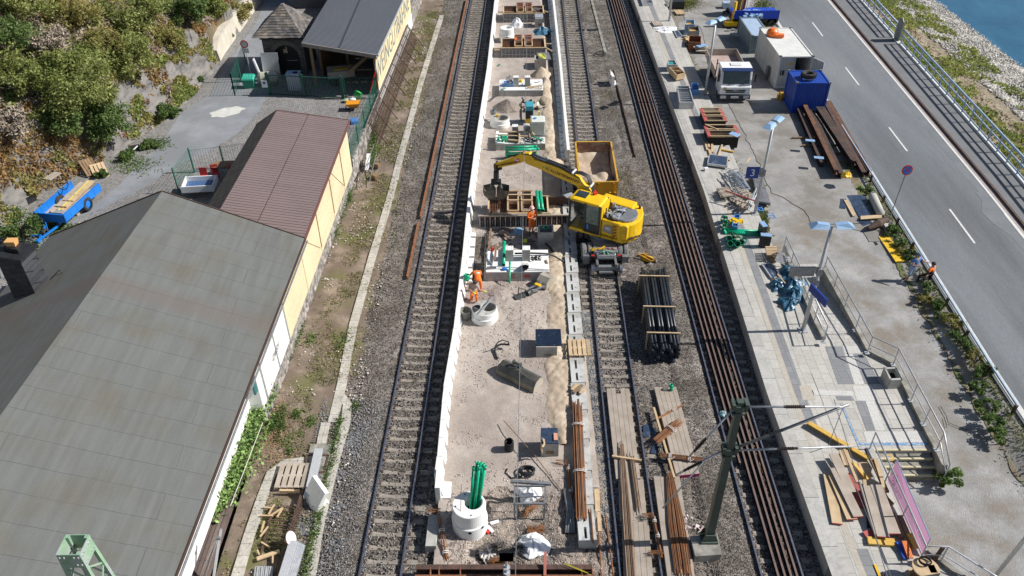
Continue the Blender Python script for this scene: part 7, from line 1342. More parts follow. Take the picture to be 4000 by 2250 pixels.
def panelframe(label,q,z,h,m_=M_steel,n=8,fill=None,name='formwork_panel'):
 t=thing(name,label,'panel',q[0]);q=[V(p.x,p.y,z)for p in q];mb=MB()
 for a,b in zip(q,q[1:]+q[:1]):mb.beam(a+Z*h/2,b+Z*h/2,.07,h)
 for k in range(1,n):mb.beam(q[0].lerp(q[3],k/n)+Z*h*.6,q[1].lerp(q[2],k/n)+Z*h*.6,.06,h*.5)
 mb.build('frame',m_,t)
 if fill:mb=MB();e=Z*(h*.9 if fill is M_panel else .03);mb.quad(*[p+e for p in q]);mb.build('skin',fill,t)
 return t
Q=lambda r,z,*p:[at(r,x,y,z)for x,y in p]
panelframe('stack of silver formwork frames lying on the platform beside the blue crates',Q('H',1.05,(525,1245),(690,1245),(755,1480),(560,1480)),ZP,.5,n=9);panelframe('silver formwork frame at the top end of the platform',Q(20,ZP,(962,-20),(1040,-10),(1062,42),(985,48)),ZP,.25,n=5)
panelframe('dark blue formwork panel in two halves above the tangled frames',Q('J',ZP,(270,60),(545,95),(530,235),(240,195)),ZP+.1,.14,fill=M_panel,n=2);panelframe('dark blue panel lying under the tangled grey frames',Q('J',ZP,(605,292),(722,292),(885,545),(760,560)),ZP,.08,fill=M_panel,n=1);panelframe('dark blue panel leaning on the tarpaulin pile',Q('K',ZP,(290,530),(435,517),(580,725),(435,740)),ZP,.12,fill=M_panel,n=1);panelframe('blue patterned panel beside the rusty skip',Q('H',ZP,(480,450),(535,445),(598,530),(525,540)),ZP,.1,fill=M_panel,n=2)
def crate(label,r,q,z,h,m_,load=None,nm='crate',div=0):
 t=thing(nm,label,'crate',at(r,*q[0],z));p=Q(r,z+h,*q);mb=MB()
 for a,b in zip(p,p[1:]+p[:1]):mb.beam(a-Z*h/2,b-Z*h/2,.05,h)
 mb.slab([v-Z*(h-.04)for v in p][::-1],.04)
 for k in range(1,div+1):mb.beam(p[0].lerp(p[3],k/(div+1))-Z*h*.2,p[1].lerp(p[2],k/(div+1))-Z*h*.2,.05,h*.4)
 mb.build('crate_body',m_,t)
 if load:c=sum(p,V(0,0,0))/4;mb=MB();[mb.box(c+V(random.uniform(-.3,.3),random.uniform(-.2,.2),-h*.4+random.random()*.1),(.22,.2,.18),random.random()*3)for _ in range(14)];mb.build('load',load,t)
 return t
M_grp=mat('pale_plastic_bin',(.5,.47,.44),(.58,.55,.52),3,.6)
crate('pale plastic bin full of blue and green bottles on the platform edge','H',[(390,850),(490,845),(525,915),(400,915)],ZP,.6,M_grp,mat('blue_green_bottles',(.02,.2,.35),(.05,.4,.3),9,.4));crate('brown wooden box on a pallet beside the pale bin','H',[(418,950),(545,945),(635,1030),(520,1060)],ZP+.1,.45,M_wood,M_woodb)
crate('pale blue divided crate with a second below it, left of the lamp by the truck','H',[(732,1175),(815,1172),(828,1260),(740,1270)],ZP,.45,M_bcrate,div=2);crate('long blue crate with yellow part inside beside green pipes','J',[(660,920),(738,920),(700,1100),(620,1090)],ZP,.35,M_bcrate,M_yel,div=3);crate('pale blue open crate leaning at the foot of the number 3 lamp','J',[(1000,770),(1050,780),(1090,865),(1010,850)],.3,.12,M_bcrate,div=1);crate('pale blue open crate on the grass beside the dark slab stack','J',[(1100,895),(1235,900),(1272,965),(1130,970)],.15,.14,M_bcrate,div=1)
for q,lb in(([(1060,1030),(1122,1110)],'upper'),([(1050,1225),(1215,1240)],'lower')):
 a,b=at('J',*q[0],ZP+.75),at('J',*q[1],ZP+.75);mb=MB();mb.beam(a-Z*.37,b-Z*.37,.25,.74);t=one(mb,'black_panel_stack',M_black,lb+' upright black panel with pale blue edge beside the green pipes','panel');mb=MB();mb.beam(a+Z*.02,b+Z*.02,.3,.05);o=mb.build('edge',M_lampb);o.parent=t;o.location=V(o.location)-V(t.location)
for a,b,lb in(((505,1150),(1050,1175),'farthest'),((510,1175),(1050,1195),'second'),((525,1195),(1050,1215),'nearest')):gpipe(at('J',*b,ZP+.08),at('J',*a,ZP+.08),.085,lb+' of the three green pipes on the platform')
for i,(x,y)in enumerate(((470,985),(505,990),(500,1055),(490,1110))):gpipe(at('J',x,y+20,ZP+.1),at('J',x+12,y-10,ZP+.4),.12,'green pipe bend standing near the platform edge','green bends left of the blue crate')
for i,(x,y)in enumerate(((590,1230),(645,1235),(575,1290),(635,1280),(590,1365),(645,1345),(700,1370),(705,1290),(760,1340),(800,1310))):gpipe(at('J',x,y+20,ZP),at('J',x,y-5,ZP+.35),.14,'green pipe socket standing in the cluster below the green pipes','green sockets clustered on the platform')
p=at('K',435,320,ZP+.3);t=thing('timber_stack','small stack of pale timbers on a pallet by the ramp railing','timber stack',p)
for k in range(6):mb=MB();a,b=at('K',345+4*k,258+22*k,ZP+.4),at('K',515+3*k,255+24*k,ZP+.4);mb.beam(a,b,.1,.1);mb.build('timber',M_wood,t)
mb=MB();mb.beam(at('K',400,385,ZP+.15),at('K',480,385,ZP+.15),1.,.2);mb.build('pallet_base',M_woodb,t)
t=thing('steel_grating_stack','grey steel basket and frames leaning on the ramp railing','steel frames',at('K',590,480,ZP));mb=MB();q=Q('K',ZP+.5,(540,335),(690,420),(640,520),(490,455))
for k in range(13):mb.beam(q[0].lerp(q[1],k/12),q[3].lerp(q[2],k/12),.02,.02);mb.beam(q[0].lerp(q[3],k/12),q[1].lerp(q[2],k/12),.02,.02)
for k in range(4):a=at('K',600+15*k,330,ZP+.2);mb.tube([a,at('K',625+10*k,240,ZP+1.),at('K',660+14*k,390,ZP+.2)],.03,6)
mb.build('grating',M_steel,t)
for i,(x,y,r_,h_)in enumerate(((700,650,.42,.45),(730,860,.62,.5),(520,860,.45,.35),(770,1000,.6,.45),(680,1110,.45,.35))):blob('tarpaulin',M_tarp,('upper','middle right','left','large lower','lowest pointed')[i]+' crumpled part of the dark blue tarpaulins by the ramp','tarpaulin',at('K',x,y,ZP),r_,h_,1.3*i+.7,26,.9)
mb=MB();mb.beam(at('K',530,660,ZP+.3),at('K',645,800,ZP+.35),.06,.05);one(mb,'timber',M_wood,'thin timber leaning between dark panel and tarpaulins','timber');mb=MB();mb.tube([at('K',295,330,ZP+.1),at('K',720,1180,ZP+.1)],.012,5);one(mb,'cord',M_strap,'thin pale cord stretched over the tarpaulin pile','cord')
def redbox(label,q,z,h,n):
 t=thing('red_formwork_box',label,'formwork box',at('I',*q[0],z));p=Q('I',z+h,*q);mb=MB()
 for i,(a,b)in enumerate(zip(p,p[1:]+p[:1])):mb.beam(a-Z*h/2,b-Z*h/2,.06,h)
 mb.build('panel',M_dark,t);mb=MB()
 for a,b in((p[0],p[3]),(p[1],p[2])):mb.beam(a+Z*.04,b+Z*.04,.24,.08)
 mb.build('red_rail',M_redp,t);mb=MB()
 for k in range(n+1):
  a,b=p[0].lerp(p[3],k/n),p[1].lerp(p[2],k/n);mb.beam(a+Z*.1,b+Z*.1,.08,.08)
  if 0<k<n:mb.beam(a+Z*.1+V(0,.25,0),b+Z*.1+V(0,.25,0),.06,.07);mb.beam(a-Z*.3,b-Z*.3,.05,.5)
 mb.build('cross_timber',M_wood,t)
redbox('dark formwork box with red rails, nearer the truck',[(500,280),(760,280),(850,460),(575,460)],.55,.7,3);redbox('dark formwork box with red rails and a blue sheet on it',[(560,520),(970,520),(1030,680),(625,680)],.5,.75,2)
mb=MB();mb.slab(Q('I',1.42,(890,625),(945,588),(1070,632),(1010,672))[::-1],.03);one(mb,'blue_sheet',M_lampb,'pale blue sheet lying on the nearer red railed formwork box','sheet');mb=MB();mb.beam(at('I',560,490,1.4),at('I',740,565,1.42),.08,.05);one(mb,'timber',M_wood,'loose batten between the two red railed boxes','timber')
for i,(a,b,w_,m_,lb)in enumerate((((560,750),(590,860),.12,M_wood,'left short timber below the red railed boxes'),((600,740),(615,820),.14,M_wood,'middle short timber below the red railed boxes'),((655,735),(660,890),.14,M_wood,'right short timber below the red railed boxes'),((615,850),(640,930),.16,M_wood,'lowest short timber below the red railed boxes'),((800,785),(735,965),.1,M_wood,'long squared timber standing by the yellow beams'),((790,850),(962,885),.1,M_woody,'upper short yellow formwork beam'),((750,965),(912,1000),.1,M_woody,'lower short yellow formwork beam'),((1195,970),(1150,1040),.14,M_wood,'wooden block lying on the brown gravel'),((1128,880),(1145,880),.2,M_wood,'small wooden cube on the brown gravel'))):
 z_=ZP+.06 if i<7 else .32;mb=MB();mb.beam(at('I',*a,z_),at('I',*b,z_),w_,.1);one(mb,'timber',m_,lb,'timber')
t=thing('scaffold_frame_heap','tangled heap of pale grey steel frames on the platform','steel frames',at('J',600,430,ZP));M_tg=mat('pale_grey_steel',(.42,.46,.5),(.5,.54,.57),3,.5)
for k in range(12):
 mb=MB();x0=random.uniform(420,640);y0=240+k*22+random.uniform(-15,15);dx_=random.uniform(120,220);dy_=random.uniform(80,170);z0=ZP+.1+.08*(k%5);a,b,c,d=at('J',x0,y0,z0),at('J',x0+dx_*.6,y0-30,z0+.3),at('J',x0+dx_+60,y0+dy_-20,z0+.3),at('J',x0+dx_*.4,y0+dy_+20,z0)
 for p,q in((a,b),(b,c),(c,d),(d,a),(a.lerp(d,.4),b.lerp(c,.4)),(a.lerp(d,.7),b.lerp(c,.7)),(a.lerp(b,.5),d.lerp(c,.5))):mb.tube([p,q],.022,5)
 mb.build('frame',M_tg,t)
for i,(q,m_,lb)in enumerate(((((390,520),(560,500),(640,640),(470,665)),M_woodg,'left bundle of weathered slats'),(((620,520),(760,500),(960,640),(850,690)),M_woodg,'upper right bundle of weathered slats'),(((610,690),(700,660),(930,790),(840,860)),M_woodg,'lower right bundle of weathered slats'))):
 t=thing('slat_bundle',lb+' in the heap by the number 3 lamp','slats',at('J',*q[0],ZP));
 for L_ in range(3):
  mb=MB();p=Q('J',ZP+.12+.14*L_,*q)
  for k in range(8):mb.beam(p[0].lerp(p[3],(k+.5)/8)+V(random.uniform(-.1,.1),0,0),p[1].lerp(p[2],(k+.5)/8),.07,.07)
  mb.build('slats',m_,t)
mb=MB();mb.tube([at('J',515,560,ZP+.75),at('J',970,715,ZP+.65)],.045,8);one(mb,'red_tube',M_redp,'long red tube lying over the slat bundles','tube')
for i in range(2):mb=MB();q=Q('J',ZP+.5,(860+90*0,850-120*i),(970,590),(985,620),(880,870-100*i));mb.tube([q[0],q[1]+Z*.3,q[2],q[3],q[0]],.03,6);one(mb,'steel_gate',M_tg,('lower','upper')[i]+' grey steel end frame at the right end of the slat bundles','frame')
for i in range(3):mb=MB();mb.slab(Q('J',.42+.14*i,(925,330),(1065,340),(1200,750),(1010,715))[::-1],.12);one(mb,'dark_slab',mat('dark_wet_slab',(.09,.09,.1),(.2,.2,.215),2.5,.5),('lowest','middle','top')[i]+' dark slab of the stack behind the number 3 lamp pole','slab')
mb=MB();mb.box(at('J',225,235,ZP+.1),(.25,.2,.2),.3);one(mb,'white_tool',M_white,'small white and grey tool near the platform edge','tool')
crate('rusty brown open skip at the edge of the grass','H',[(700,505),(862,510),(862,600),(690,590)],.45,.75,M_yeld if 0 else M_rust);crate('grey wire container with rubbish behind the rusty skip','H',[(690,375),(825,370),(840,435),(700,440)],.45,.85,M_steeld,M_woody);crate('pale blue grating box with boards behind the wire container','H',[(650,275),(770,280),(770,345),(640,345)],.45,.9,M_brail,M_woody)
p=zy('H',850,720,.1);mb=MB();[mb.box(p+V(random.uniform(-.3,.5),random.uniform(-.4,.5),.1*k),(1.2,.5,.04),random.uniform(-.4,.6))for k in range(4)];one(mb,'board_pile',M_woodg,'small pile of grey boards below the rusty skip','boards');mb=MB();mb.box(p+V(.1,.1,.42),(.9,.5,.03),.5);one(mb,'blue_sheet',M_lampb,'pale blue sheet lying on the small board pile','sheet')
for(x,y,lb)in((240,350,'small pallet on the platform beside white plastic sheeting'),(555,190,'pallet with pale boards beside the far lamp pole')):p=at('H',x,y,ZP)if x<300 else zy('H',x,y);pallet(lb,(p.x,p.y),.1,p.z+.02,M_woodg if x<300 else M_wood,5)
mb=MB();p=zy('H',515,110);mb.box(p+Z*.35,(1.3,.8,.7));one(mb,'black_bin',M_black,'black bin behind the pallet near the far lamp','bin');blob('plastic_sheeting',M_bag,'crumpled pale plastic sheeting on the platform','sheet',at('H',380,420,ZP),.65,.22,6.6,24,1.,1.4)
blob('debris_heap',M_wood,'heap of broken brown boards beside the skip','debris',zy('H',650,600),.55,.5,8.8,20,1.2)
t=thing('blue_flatbed','bright blue tipper bed with poles and junk at the top of the yard','flatbed',zy('H',1620,380));c=zy('H',1620,385);M_bb=mat('royal_blue_paint',(.01,.06,.5),rough=.4);mb=MB();mb.box(c+V(0,.9,1.0),(4.0,1.9,.3));mb.box(c+V(0,-.06,1.15),(4.0,.08,.75));mb.build('bed',M_bb,t);mb=MB();mb.box(c+V(0,.9,.55),(4.1,1.6,.35));mb.build('chassis',M_black,t)
for k,x in enumerate((-1.5,1.5)):mb=MB();mb.pipe(c+V(x,.1,.42),c+V(x,.4,.42),.42,.2,18);mb.build('wheel',M_rub,t)
mb=MB();[mb.tube([c+V(x,.5,1.1),c+V(x+.1,.5,3.2)],.03,6)for x in(-.9,.4,.9,1.3)];mb.tube([c+V(.4,.5,3.0),c+V(1.4,.5,2.)],.03,6);mb.build('rack_poles',M_steel,t);clutter('H',1480,1720,150,240,1.6,30,M_lampb,'junk_load','pale blue and white junk loaded on the blue flatbed','junk',.3,.8)
t=thing('white_cabinet','tilted white cabinet standing behind the blue flatbed','cabinet',zy('H',1400,200));c=zy('H',1400,200);mb=MB();mb.box(c+Z*1.5,(1.4,1.0,1.7),.4,Matrix.Rotation(.3,3,'Y'));mb.build('cabinet_body',M_white,t)
t=thing('yellow_machine','small yellow compactor machine left of the blue flatbed','machine',zy('H',1270,380));c=zy('H',1270,380);mb=MB();mb.box(c+Z*.3,(1.1,.7,.5));mb.beam(c+V(.2,.1,.5),c+V(.25,.15,2.2),.22,.22);mb.build('machine_body',M_yel,t);mb=MB();mb.box(c+Z*.08,(1.2,.8,.16));mb.build('base',M_black,t)
for i in range(5):mb=MB();p=zy('H',1330+22*i,330);mb.beam(p,p+V(random.uniform(-.3,.3),.3,2.2),.25,.08);one(mb,'leaning_board',(M_woodb,M_woody,M_woodb,M_woodg,M_rust)[i],('first','second','third','fourth','fifth')[i]+' of the boards leaning left of the blue flatbed','board')
panelframe('pale metal ramp lying on the asphalt left of the small container',[zy('H',1330,455),zy('H',1510,485),zy('H',1500,540),zy('H',1285,495)],.46,.15,n=4)
mb=MB();p=zy('H',1610,405);mb.box(p+Z*.1,(2.,.6,.15));one(mb,'brown_boards',M_rust,'reddish boards in front of the blue flatbed','boards');mb=MB();p=zy('H',1235,110);mb.box(p+Z*.3,(1.,.7,.5));one(mb,'grey_box',M_brail,'pale blue box on the grass at the top of the yard','box');mb=MB();p=zy('H',1250,200);[mb.tube([p+V(random.uniform(-.6,.6),random.uniform(-.4,.4),.1),p+V(random.uniform(-.6,.6),random.uniform(-.4,.4),.5)],.08,6)for _ in range(8)];one(mb,'scrap_heap',M_black,'black scrap heap left of the white cabinet','scrap')
def container(label,pA,pB,L,h,m_,open_=False,name='shipping_container',rib=.28,back=None,roofm=None):
 t=thing(name,label,'container',pA);X=(pB-pA).normalized();W=(pB-pA).length;Y_=V(-X.y,X.x,0);z0=pA.z;C0=lambda u,v,z:pA+X*u+Y_*v+Z*z;rot=math.atan2(X.y,X.x)
 mb=MB()
 def ribwall(o,d,n_,ln,hh):
  k=0;s=0.;pts=[]
  while s<ln:pts+=[(s,0),(min(ln,s+rib*.35),0),(min(ln,s+rib*.5),.035),(min(ln,s+rib*.85),.035)];s+=rib
  pts.append((ln,0));vs=[o+d*a-n_*b+Z*z for a,b in pts for z in(.12,hh-.1)];mb.add(vs,[(2*i,2*i+2,2*i+3,2*i+1)for i in range(len(pts)-1)])
 ribwall(C0(0,.05,0),Y_,-X,L-.1,h);ribwall(C0(W,.05,0),Y_,X,L-.1,h);ribwall(C0(.05,L,0),X,Y_,W-.1,h)
 if not open_:ribwall(C0(.05,0,0),X,-Y_,W-.1,h)
 mb.build('wall',m_,t);mb=MB();rp_=[];s=0
 while s<L:rp_+=[(s,0),(min(L,s+rib*.4),0),(min(L,s+rib*.5),.025),(min(L,s+rib*.9),.025)];s+=rib
 vs=[C0(u,v,h-.04-b)for v,b in rp_ for u in(.03,W-.03)];mb.add(vs,[(2*i,2*i+1,2*i+3,2*i+2)for i in range(len(rp_)-1)]);mb.build('roof',roofm or m_,t);mb=MB()
 for u in(0,W):
  for v in(0,L):mb.beam(C0(u,v,0),C0(u,v,h),.13,.13,up=Y_)
 for z in(.06,h-.05):
  mb.beam(C0(0,0,z),C0(W,0,z),.1,.1);mb.beam(C0(0,L,z),C0(W,L,z),.1,.1);mb.beam(C0(0,0,z),C0(0,L,z),.1,.1);mb.beam(C0(W,0,z),C0(W,L,z),.1,.1)
 mb.build('frame',m_,t);mb=MB();mb.hexa([C0(.05,.05,.1),C0(W-.05,.05,.1),C0(W-.05,L-.05,.1),C0(.05,L-.05,.1)],[C0(.05,.05,.14),C0(W-.05,.05,.14),C0(W-.05,L-.05,.14),C0(.05,L-.05,.14)]);mb.build('floor',M_dark,t);mb=MB()
 for u in(0,W):
  for v in(0,L):mb.box(C0(u,v,h+.01),(.18,.18,.1),rot)
 mb.build('corner_casting',M_steeld,t);return t,C0,X,Y_,W
pA=zy(30,50,662);pB=at(30,290,640,pA.z);pB=pA+(V(2.44,0,0));t,C0,X,Y_,W=container('white shipping container with one door open, an orange buoy on its roof',pA+V(-.02,0,0),pB,6.06,2.5,M_contw,open_=True)
mb=MB();mb.hexa([C0(.05,0,.1),C0(1.22,0,.1),C0(1.22,.05,.1),C0(.05,.05,.1)],[C0(.05,0,2.4),C0(1.22,0,2.4),C0(1.22,.05,2.4),C0(.05,.05,2.4)]);d1=mb.build('door',mat('grey_white_door',(.4,.42,.42),(.5,.52,.52),3,.6),t);mb=MB();[mb.tube([C0(u,-.04,.15),C0(u,-.04,2.4)],.02,6)for u in(.3,.55,.85,1.1)];mb.build('locking_bar',M_steel,d1);mb=MB();mb.box(C0(.85,-.012,1.9),(.3,.02,.24));mb.build('yellow_sticker',M_yel,d1);mb=MB();mb.box(C0(.35,-.012,1.2),(.3,.02,.4));mb.build('black_sticker',M_black,d1)
mb=MB();mb.hexa([C0(2.44,0,.1),C0(3.0,-1.,.1),C0(3.04,-.97,.1),C0(2.48,.03,.1)],[C0(2.44,0,2.4),C0(3.0,-1.,2.4),C0(3.04,-.97,2.4),C0(2.48,.03,2.4)]);d2=mb.build('door',MATS['grey_white_door'],t);mb=MB();[mb.tube([C0(2.5+.14*k,-.14-.25*k,.15),C0(2.5+.14*k,-.14-.25*k,2.4)],.02,6)for k in(1,2)];mb.build('locking_bar',M_steel,d2)
mb=MB();c=C0(.5,4.4,2.5);mb.lathe(c,[(.42,0),(.48,.15),(.42,.4),(.25,.55),(0,.6)],20);mb.box(c+V(.45,-.35,.12),(.7,.4,.22),-.2);one(mb,'orange_buoy',mat('orange_plastic',(.85,.17,.02),rough=.4),'orange plastic tank on the roof of the white container','tank')
pA=zy(30,172,850);pB=at(30,385,850,pA.z);t,C0,X,Y_,W=container('small blue shipping container with a big tyre on its roof',pA,pA+(pB-pA).normalized()*2.3,2.2,2.3,M_blue,rib=.16);tc_=C0(.95,.75,2.3)
tt=thing('tractor_tyre','large black tyre lying on a rim on the blue container roof','tyre',tc_);mb=MB();mb.lathe(tc_+Z*.25,[(.24,.0),(.3,-.1),(.46,-.12),(.52,-.05),(.52,.12),(.46,.2),(.3,.17),(.24,.08),(.24,0)],36)
for k in range(24):a=k*math.pi/12;mb.box(tc_+Z*.28+V(.52*math.cos(a),.52*math.sin(a),0),(.07,.06,.28),a)
mb.build('tread',M_rub,tt);mb=MB();mb.lathe(tc_,[(.3,0),(.33,.1),(.3,.16)],24);mb.build('rim',M_white,tt)
pA=zy('H',1548,755);pA=V(pA.x,pA.y,.46);container('small grey blue container behind the white container',pA,pA+V(1.5,.0,0),4.4,1.5,mat('grey_blue_steel',(.16,.22,.25),(.22,.28,.31),3,.5),name='small_container',roofm=M_brail);mb=MB();p=zy('H',1800,1110);[mb.box(p+V(-.1+.12*k,.1,.5),(.06,.5,.9))for k in range(4)];one(mb,'stacked_chairs',M_steeld,'dark grey frames stacked along the white container wall','frames');mb=MB();p=zy(30,100,750);mb.box(p+Z*.25,(.25,.5,.5));mb.box(p+V(-.2,.1,.2),(.2,.3,.4));one(mb,'yellow_canisters',M_yeld,'brownish yellow canisters beside the blue container','canister')
t0=at(30,235,850,.4);M_dimr=mat('dim_rust',(.17,.075,.035),(.06,.035,.025),2,.8);M_rustk=mat('blackened_steel',(.035,.027,.024),(.09,.05,.035),2,.75);sp=[((222,850),(400,1262),M_rustk,'leftmost'),((262,850),(500,1350),M_dimr,'second, orange rusty'),((320,870),(545,1350),M_rustk,'third from left'),((360,870),(625,1270),M_rustk,'fourth, grey'),((395,870),(640,1280),M_rustk,'fifth, rusty on top'),((425,810),(715,1340),M_rustd,'sixth from left'),((450,800),(755,1330),M_dimr,'rightmost, reddish')]
for i,(a,b,m_,lb)in enumerate(sp):
 t=thing('steel_girder','long steel girder beside the road, '+lb,'girder',zy(30,*a));z=.62+(.35 if i in(1,3,4)else .1);A,B=zy(30,*a),zy(30,*b);A.z=B.z=z+.0;B.z-=.12;mb=MB();mb.beam(A+Z*.15,B+Z*.15,.3,.03);mb.beam(A-Z*.17,B-Z*.17,.3,.03);mb.beam(A,B,.03,.3);mb.build('beam',m_,t)
for i in range(4):mb=MB();p=zy(30,300+75*i,1060+60*i);mb.beam(p+V(-1,.3,.03),p+V(1.6,.3,.03),.14,.16);one(mb,'bearer',M_woodb,('first','second','third','fourth')[i]+' timber bearer under the steel girders','timber')
for q in((290,1060),(355,1190)):mb=MB();p=zy(30,*q,.75);mb.box(p+V(.25,0,0),(.6,.3,.03),-.2);one(mb,'label_plate',M_lampb,('upper' if q[1]<1100 else 'lower')+' pale blue plate lying on the leftmost steel girders','plate')
blob('yellow_cloth',M_yel,'crumpled yellow cloth at the near end of the steel girders','cloth',zy(30,590,1330,.7),.3,.3,7.7,18)
for i,(q,z,m_,lb)in enumerate((([(595,25),(735,20),(805,170),(690,190)],.35,M_panel,'large dark blue sheet among the junk near the road sign'),([(445,15),(500,0),(575,10),(480,38)],.3,M_panel,'small dark sheet left in the junk near the road'),([(545,50),(590,52),(585,125),(542,120)],.35,M_panel,'upright dark blue sheet left of the large one'),([(660,210),(760,200),(790,235),(720,255)],.3,M_panel,'dark blue broken sheet below the brown boards'),([(570,55),(600,65),(665,175),(640,180)],.4,M_wood,'pale brown curled board in the roadside junk'),([(700,180),(860,170),(860,195),(700,205)],.45,M_wood,'pale board lying across the roadside junk'),([(380,-40),(480,-30),(440,10),(360,-5)],.3,M_bag,'white sheet near the ends of the steel girders'),([(510,70),(530,75),(680,250),(655,245)],.25,M_black,'long dark strip along the roadside junk'),([(735,285),(755,280),(830,395),(815,402)],.22,M_black,'dark strip lying on the gravel below the junk'),([(835,335),(915,332),(1038,520),(965,525)],.28,mat('bright_yellow_board',(.75,.48,.02),(.68,.42,.03),2,.6),'bright yellow board lying beside the roadside bushes'))):
 mb=MB();mb.slab([at(31,x,y,z)for x,y in q][::-1],.05);one(mb,'loose_sheet',m_,lb,'sheet')
mb=MB();mb.tube([at(31,790,30,.6),at(31,850,165,.5)],.24,14);one(mb,'rolled_mat',mat('pale_rolled_membrane',(.42,.42,.38),(.5,.5,.46),3,.8),'pale rolled membrane lying beside the large dark blue sheet','roll',smooth=True);mb=MB();mb.tube([at(31,755,275,.45),at(31,830,240,.6),at(31,905,200,.5)],[.12,.25,.14],10);one(mb,'brown_roll',mat('dark_brown_bark_roll',(.06,.04,.03),(.12,.08,.06),5,.9,bump=.5),'dark brown rolled bundle at the foot of the road sign','roll');mb=MB();mb.box(at(31,905,265,.35),(.5,.4,.3));one(mb,'concrete_block',M_conc,'grey concrete block at the foot of the road sign','block')
t=thing('concrete_planter','grey concrete planter box on the platform at the railing bend','planter',at(31,930,1400,ZP));p=Q(31,ZP+.55,(880,1330),(965,1328),(1010,1410),(925,1415));mb=MB()
for a,b in zip(p,p[1:]+p[:1]):mb.beam(a-Z*.27,b-Z*.27,.1,.56)
mb.build('box',M_conc,t);mb=MB();mb.slab([v-Z*.25 for v in p][::-1],.2);mb.build('soil',M_dark,t)
HP=[((205,495),(290,955),.3,M_wood,'broad pale plank at the left of the heap',.12),((255,500),(430,915),.32,M_wood,'pale plank with red end under the grey ones',.2),((265,430),(490,890),.3,M_woodg,'grey plank lying over the pale plank with red end',.32),((255,295),(425,660),.3,M_woodg,'upper grey plank of the heap',.4),((345,262),(395,405),.28,M_wood,'short pale plank at the top of the heap',.2),((355,255),(480,570),.08,M_wood,'long narrow batten over the upper planks',.5),((520,590),(660,1060),.1,M_woodg,'long narrow grey batten left of the two broad planks',.35),((590,600),(725,1080),.36,M_woodg,'left one of the two broad grey planks',.4),((655,590),(830,1050),.36,M_woodg,'right one of the two broad grey planks',.42),((545,540),(555,640),.1,M_wood,'short upright batten beside the broad planks',.5),((435,375),(575,540),.1,M_woody,'yellow formwork beam in the middle of the heap',.4),((525,380),(585,520),.3,M_wood,'short pale plank beside the yellow beam',.2),((615,345),(760,660),.14,M_woodb,'brown squared timber at the right of the heap',.45),((650,350),(735,620),.12,M_wood,'pale squared timber at the right of the heap',.5),((700,660),(810,780),.14,M_woodb,'brown squared timber lower right of the heap',.2),((800,850),(900,1090),.16,M_woodb,'dark brown plank right of the broad planks',.2),((880,880),(1010,1180),.14,M_woodb,'brown timber against the pink banner',.2),((970,1050),(1040,1190),.16,M_woody,'yellowish beam at the foot of the banner',.25),((575,1100),(830,1120),.14,M_woody,'upper yellow beam lying crosswise below the heap',.1),((580,1130),(825,1150),.14,M_woody,'lower yellow beam lying crosswise below the heap',.1),((420,480),(545,800),.3,M_redp,'red edged plank half hidden in the heap',.1),((570,1020),(610,1080),.3,M_redp,'red panel piece sticking out below the heap',.1),((580,780),(590,990),.1,M_black,'dark narrow timber in the shade of the heap',.1),((560,250),(640,420),.1,M_black,'black beam end by the stair railing',.2)]
for a,b,w_,m_,lb,dz in HP:
 w_*=1.25;mb=MB();A,B=at('L',*a,ZP+dz),at('L',*b,ZP+dz*.6);mb.beam(A,B,w_,.05 if w_>.2 else .09);t=one(mb,'plank',m_,lb+' on the lower platform','plank')
 if 'red end' in lb or 'broad' in lb:mb=MB();d=(B-A).normalized();mb.beam(B,B+d*.02,w_,.06);o=mb.build('painted_end',M_redp);o.parent=t;o.location=V(o.location)-V(t.location)
mb=MB();mb.beam(at('L',20,5,ZP+.1),at('L',585,340,ZP+.1),.09,.2);mb.beam(at('L',20,5,ZP+.21),at('L',585,340,ZP+.21),.16,.04);one(mb,'yellow_formwork_beam',M_woody,'long yellow formwork beam lying diagonally on the platform','beam')
for k in range(4):mb=MB();mb.tube([at('L',905+14*k,1120,ZP+.3),at('L',960+14*k,1280,ZP+.15)],.035,6);one(mb,'orange_prop',mat('orange_prop_paint',(.75,.2,.03),rough=.5),('leftmost','second','third','rightmost')[k]+' orange steel prop at the foot of the pink banner','prop')
for k in range(3):mb=MB();mb.beam(at('L',850+20*k,1130,ZP+.1),at('L',925+16*k,1290,ZP+.1),.07,.07);one(mb,'blue_beam',M_blue,('left','middle','right')[k]+' dark blue steel bar beside the orange props','bar')
t=thing('pink_banner','pink fence banner with faded white writing leaning on the stair railing','banner',at('L',1000,1100,ZP));a,b,c,d=at('L',852,350,1.6),at('L',1172,1095,1.5),at('L',1085,1260,.75),at('L',765,545,.9);mb=MB();n=(b-a).cross(d-a).normalized()*.01
M_pink=brickmat('pink_banner_cloth',(.46,.2,.33),(.5,.23,.36),(.4,.16,.28),.12,.12,rot=.6,ms=.006,stain=.15,bump=.2)
mb.hexa([a-n,b-n,c-n,d-n],[a+n,b+n,c+n,d+n]);N_=M_pink.node_tree.nodes;Lk_=M_pink.node_tree.links;tr_=N_.new('ShaderNodeBsdfTranslucent');tr_.inputs[0].default_value=(.6,.33,.5,1);ms_=N_.new('ShaderNodeMixShader');ms_.inputs[0].default_value=.55;Lk_.new(N_['Principled BSDF'].outputs[0],ms_.inputs[1]);Lk_.new(tr_.outputs[0],ms_.inputs[2]);Lk_.new(ms_.outputs[0],N_['Material Output'].inputs[0]);mb=MB();mb.quad(a,b,c,d);mb.build('cloth',M_pink,t);mb=MB();mb.tube([a,b,c],.02,6);mb.build('border_tube',M_lampb,t);X=(a-b).normalized();Yv=(X.cross(-n if n.z>0 else n)).normalized();nn_=n.normalized()*(1 if n.z>0 else-1)
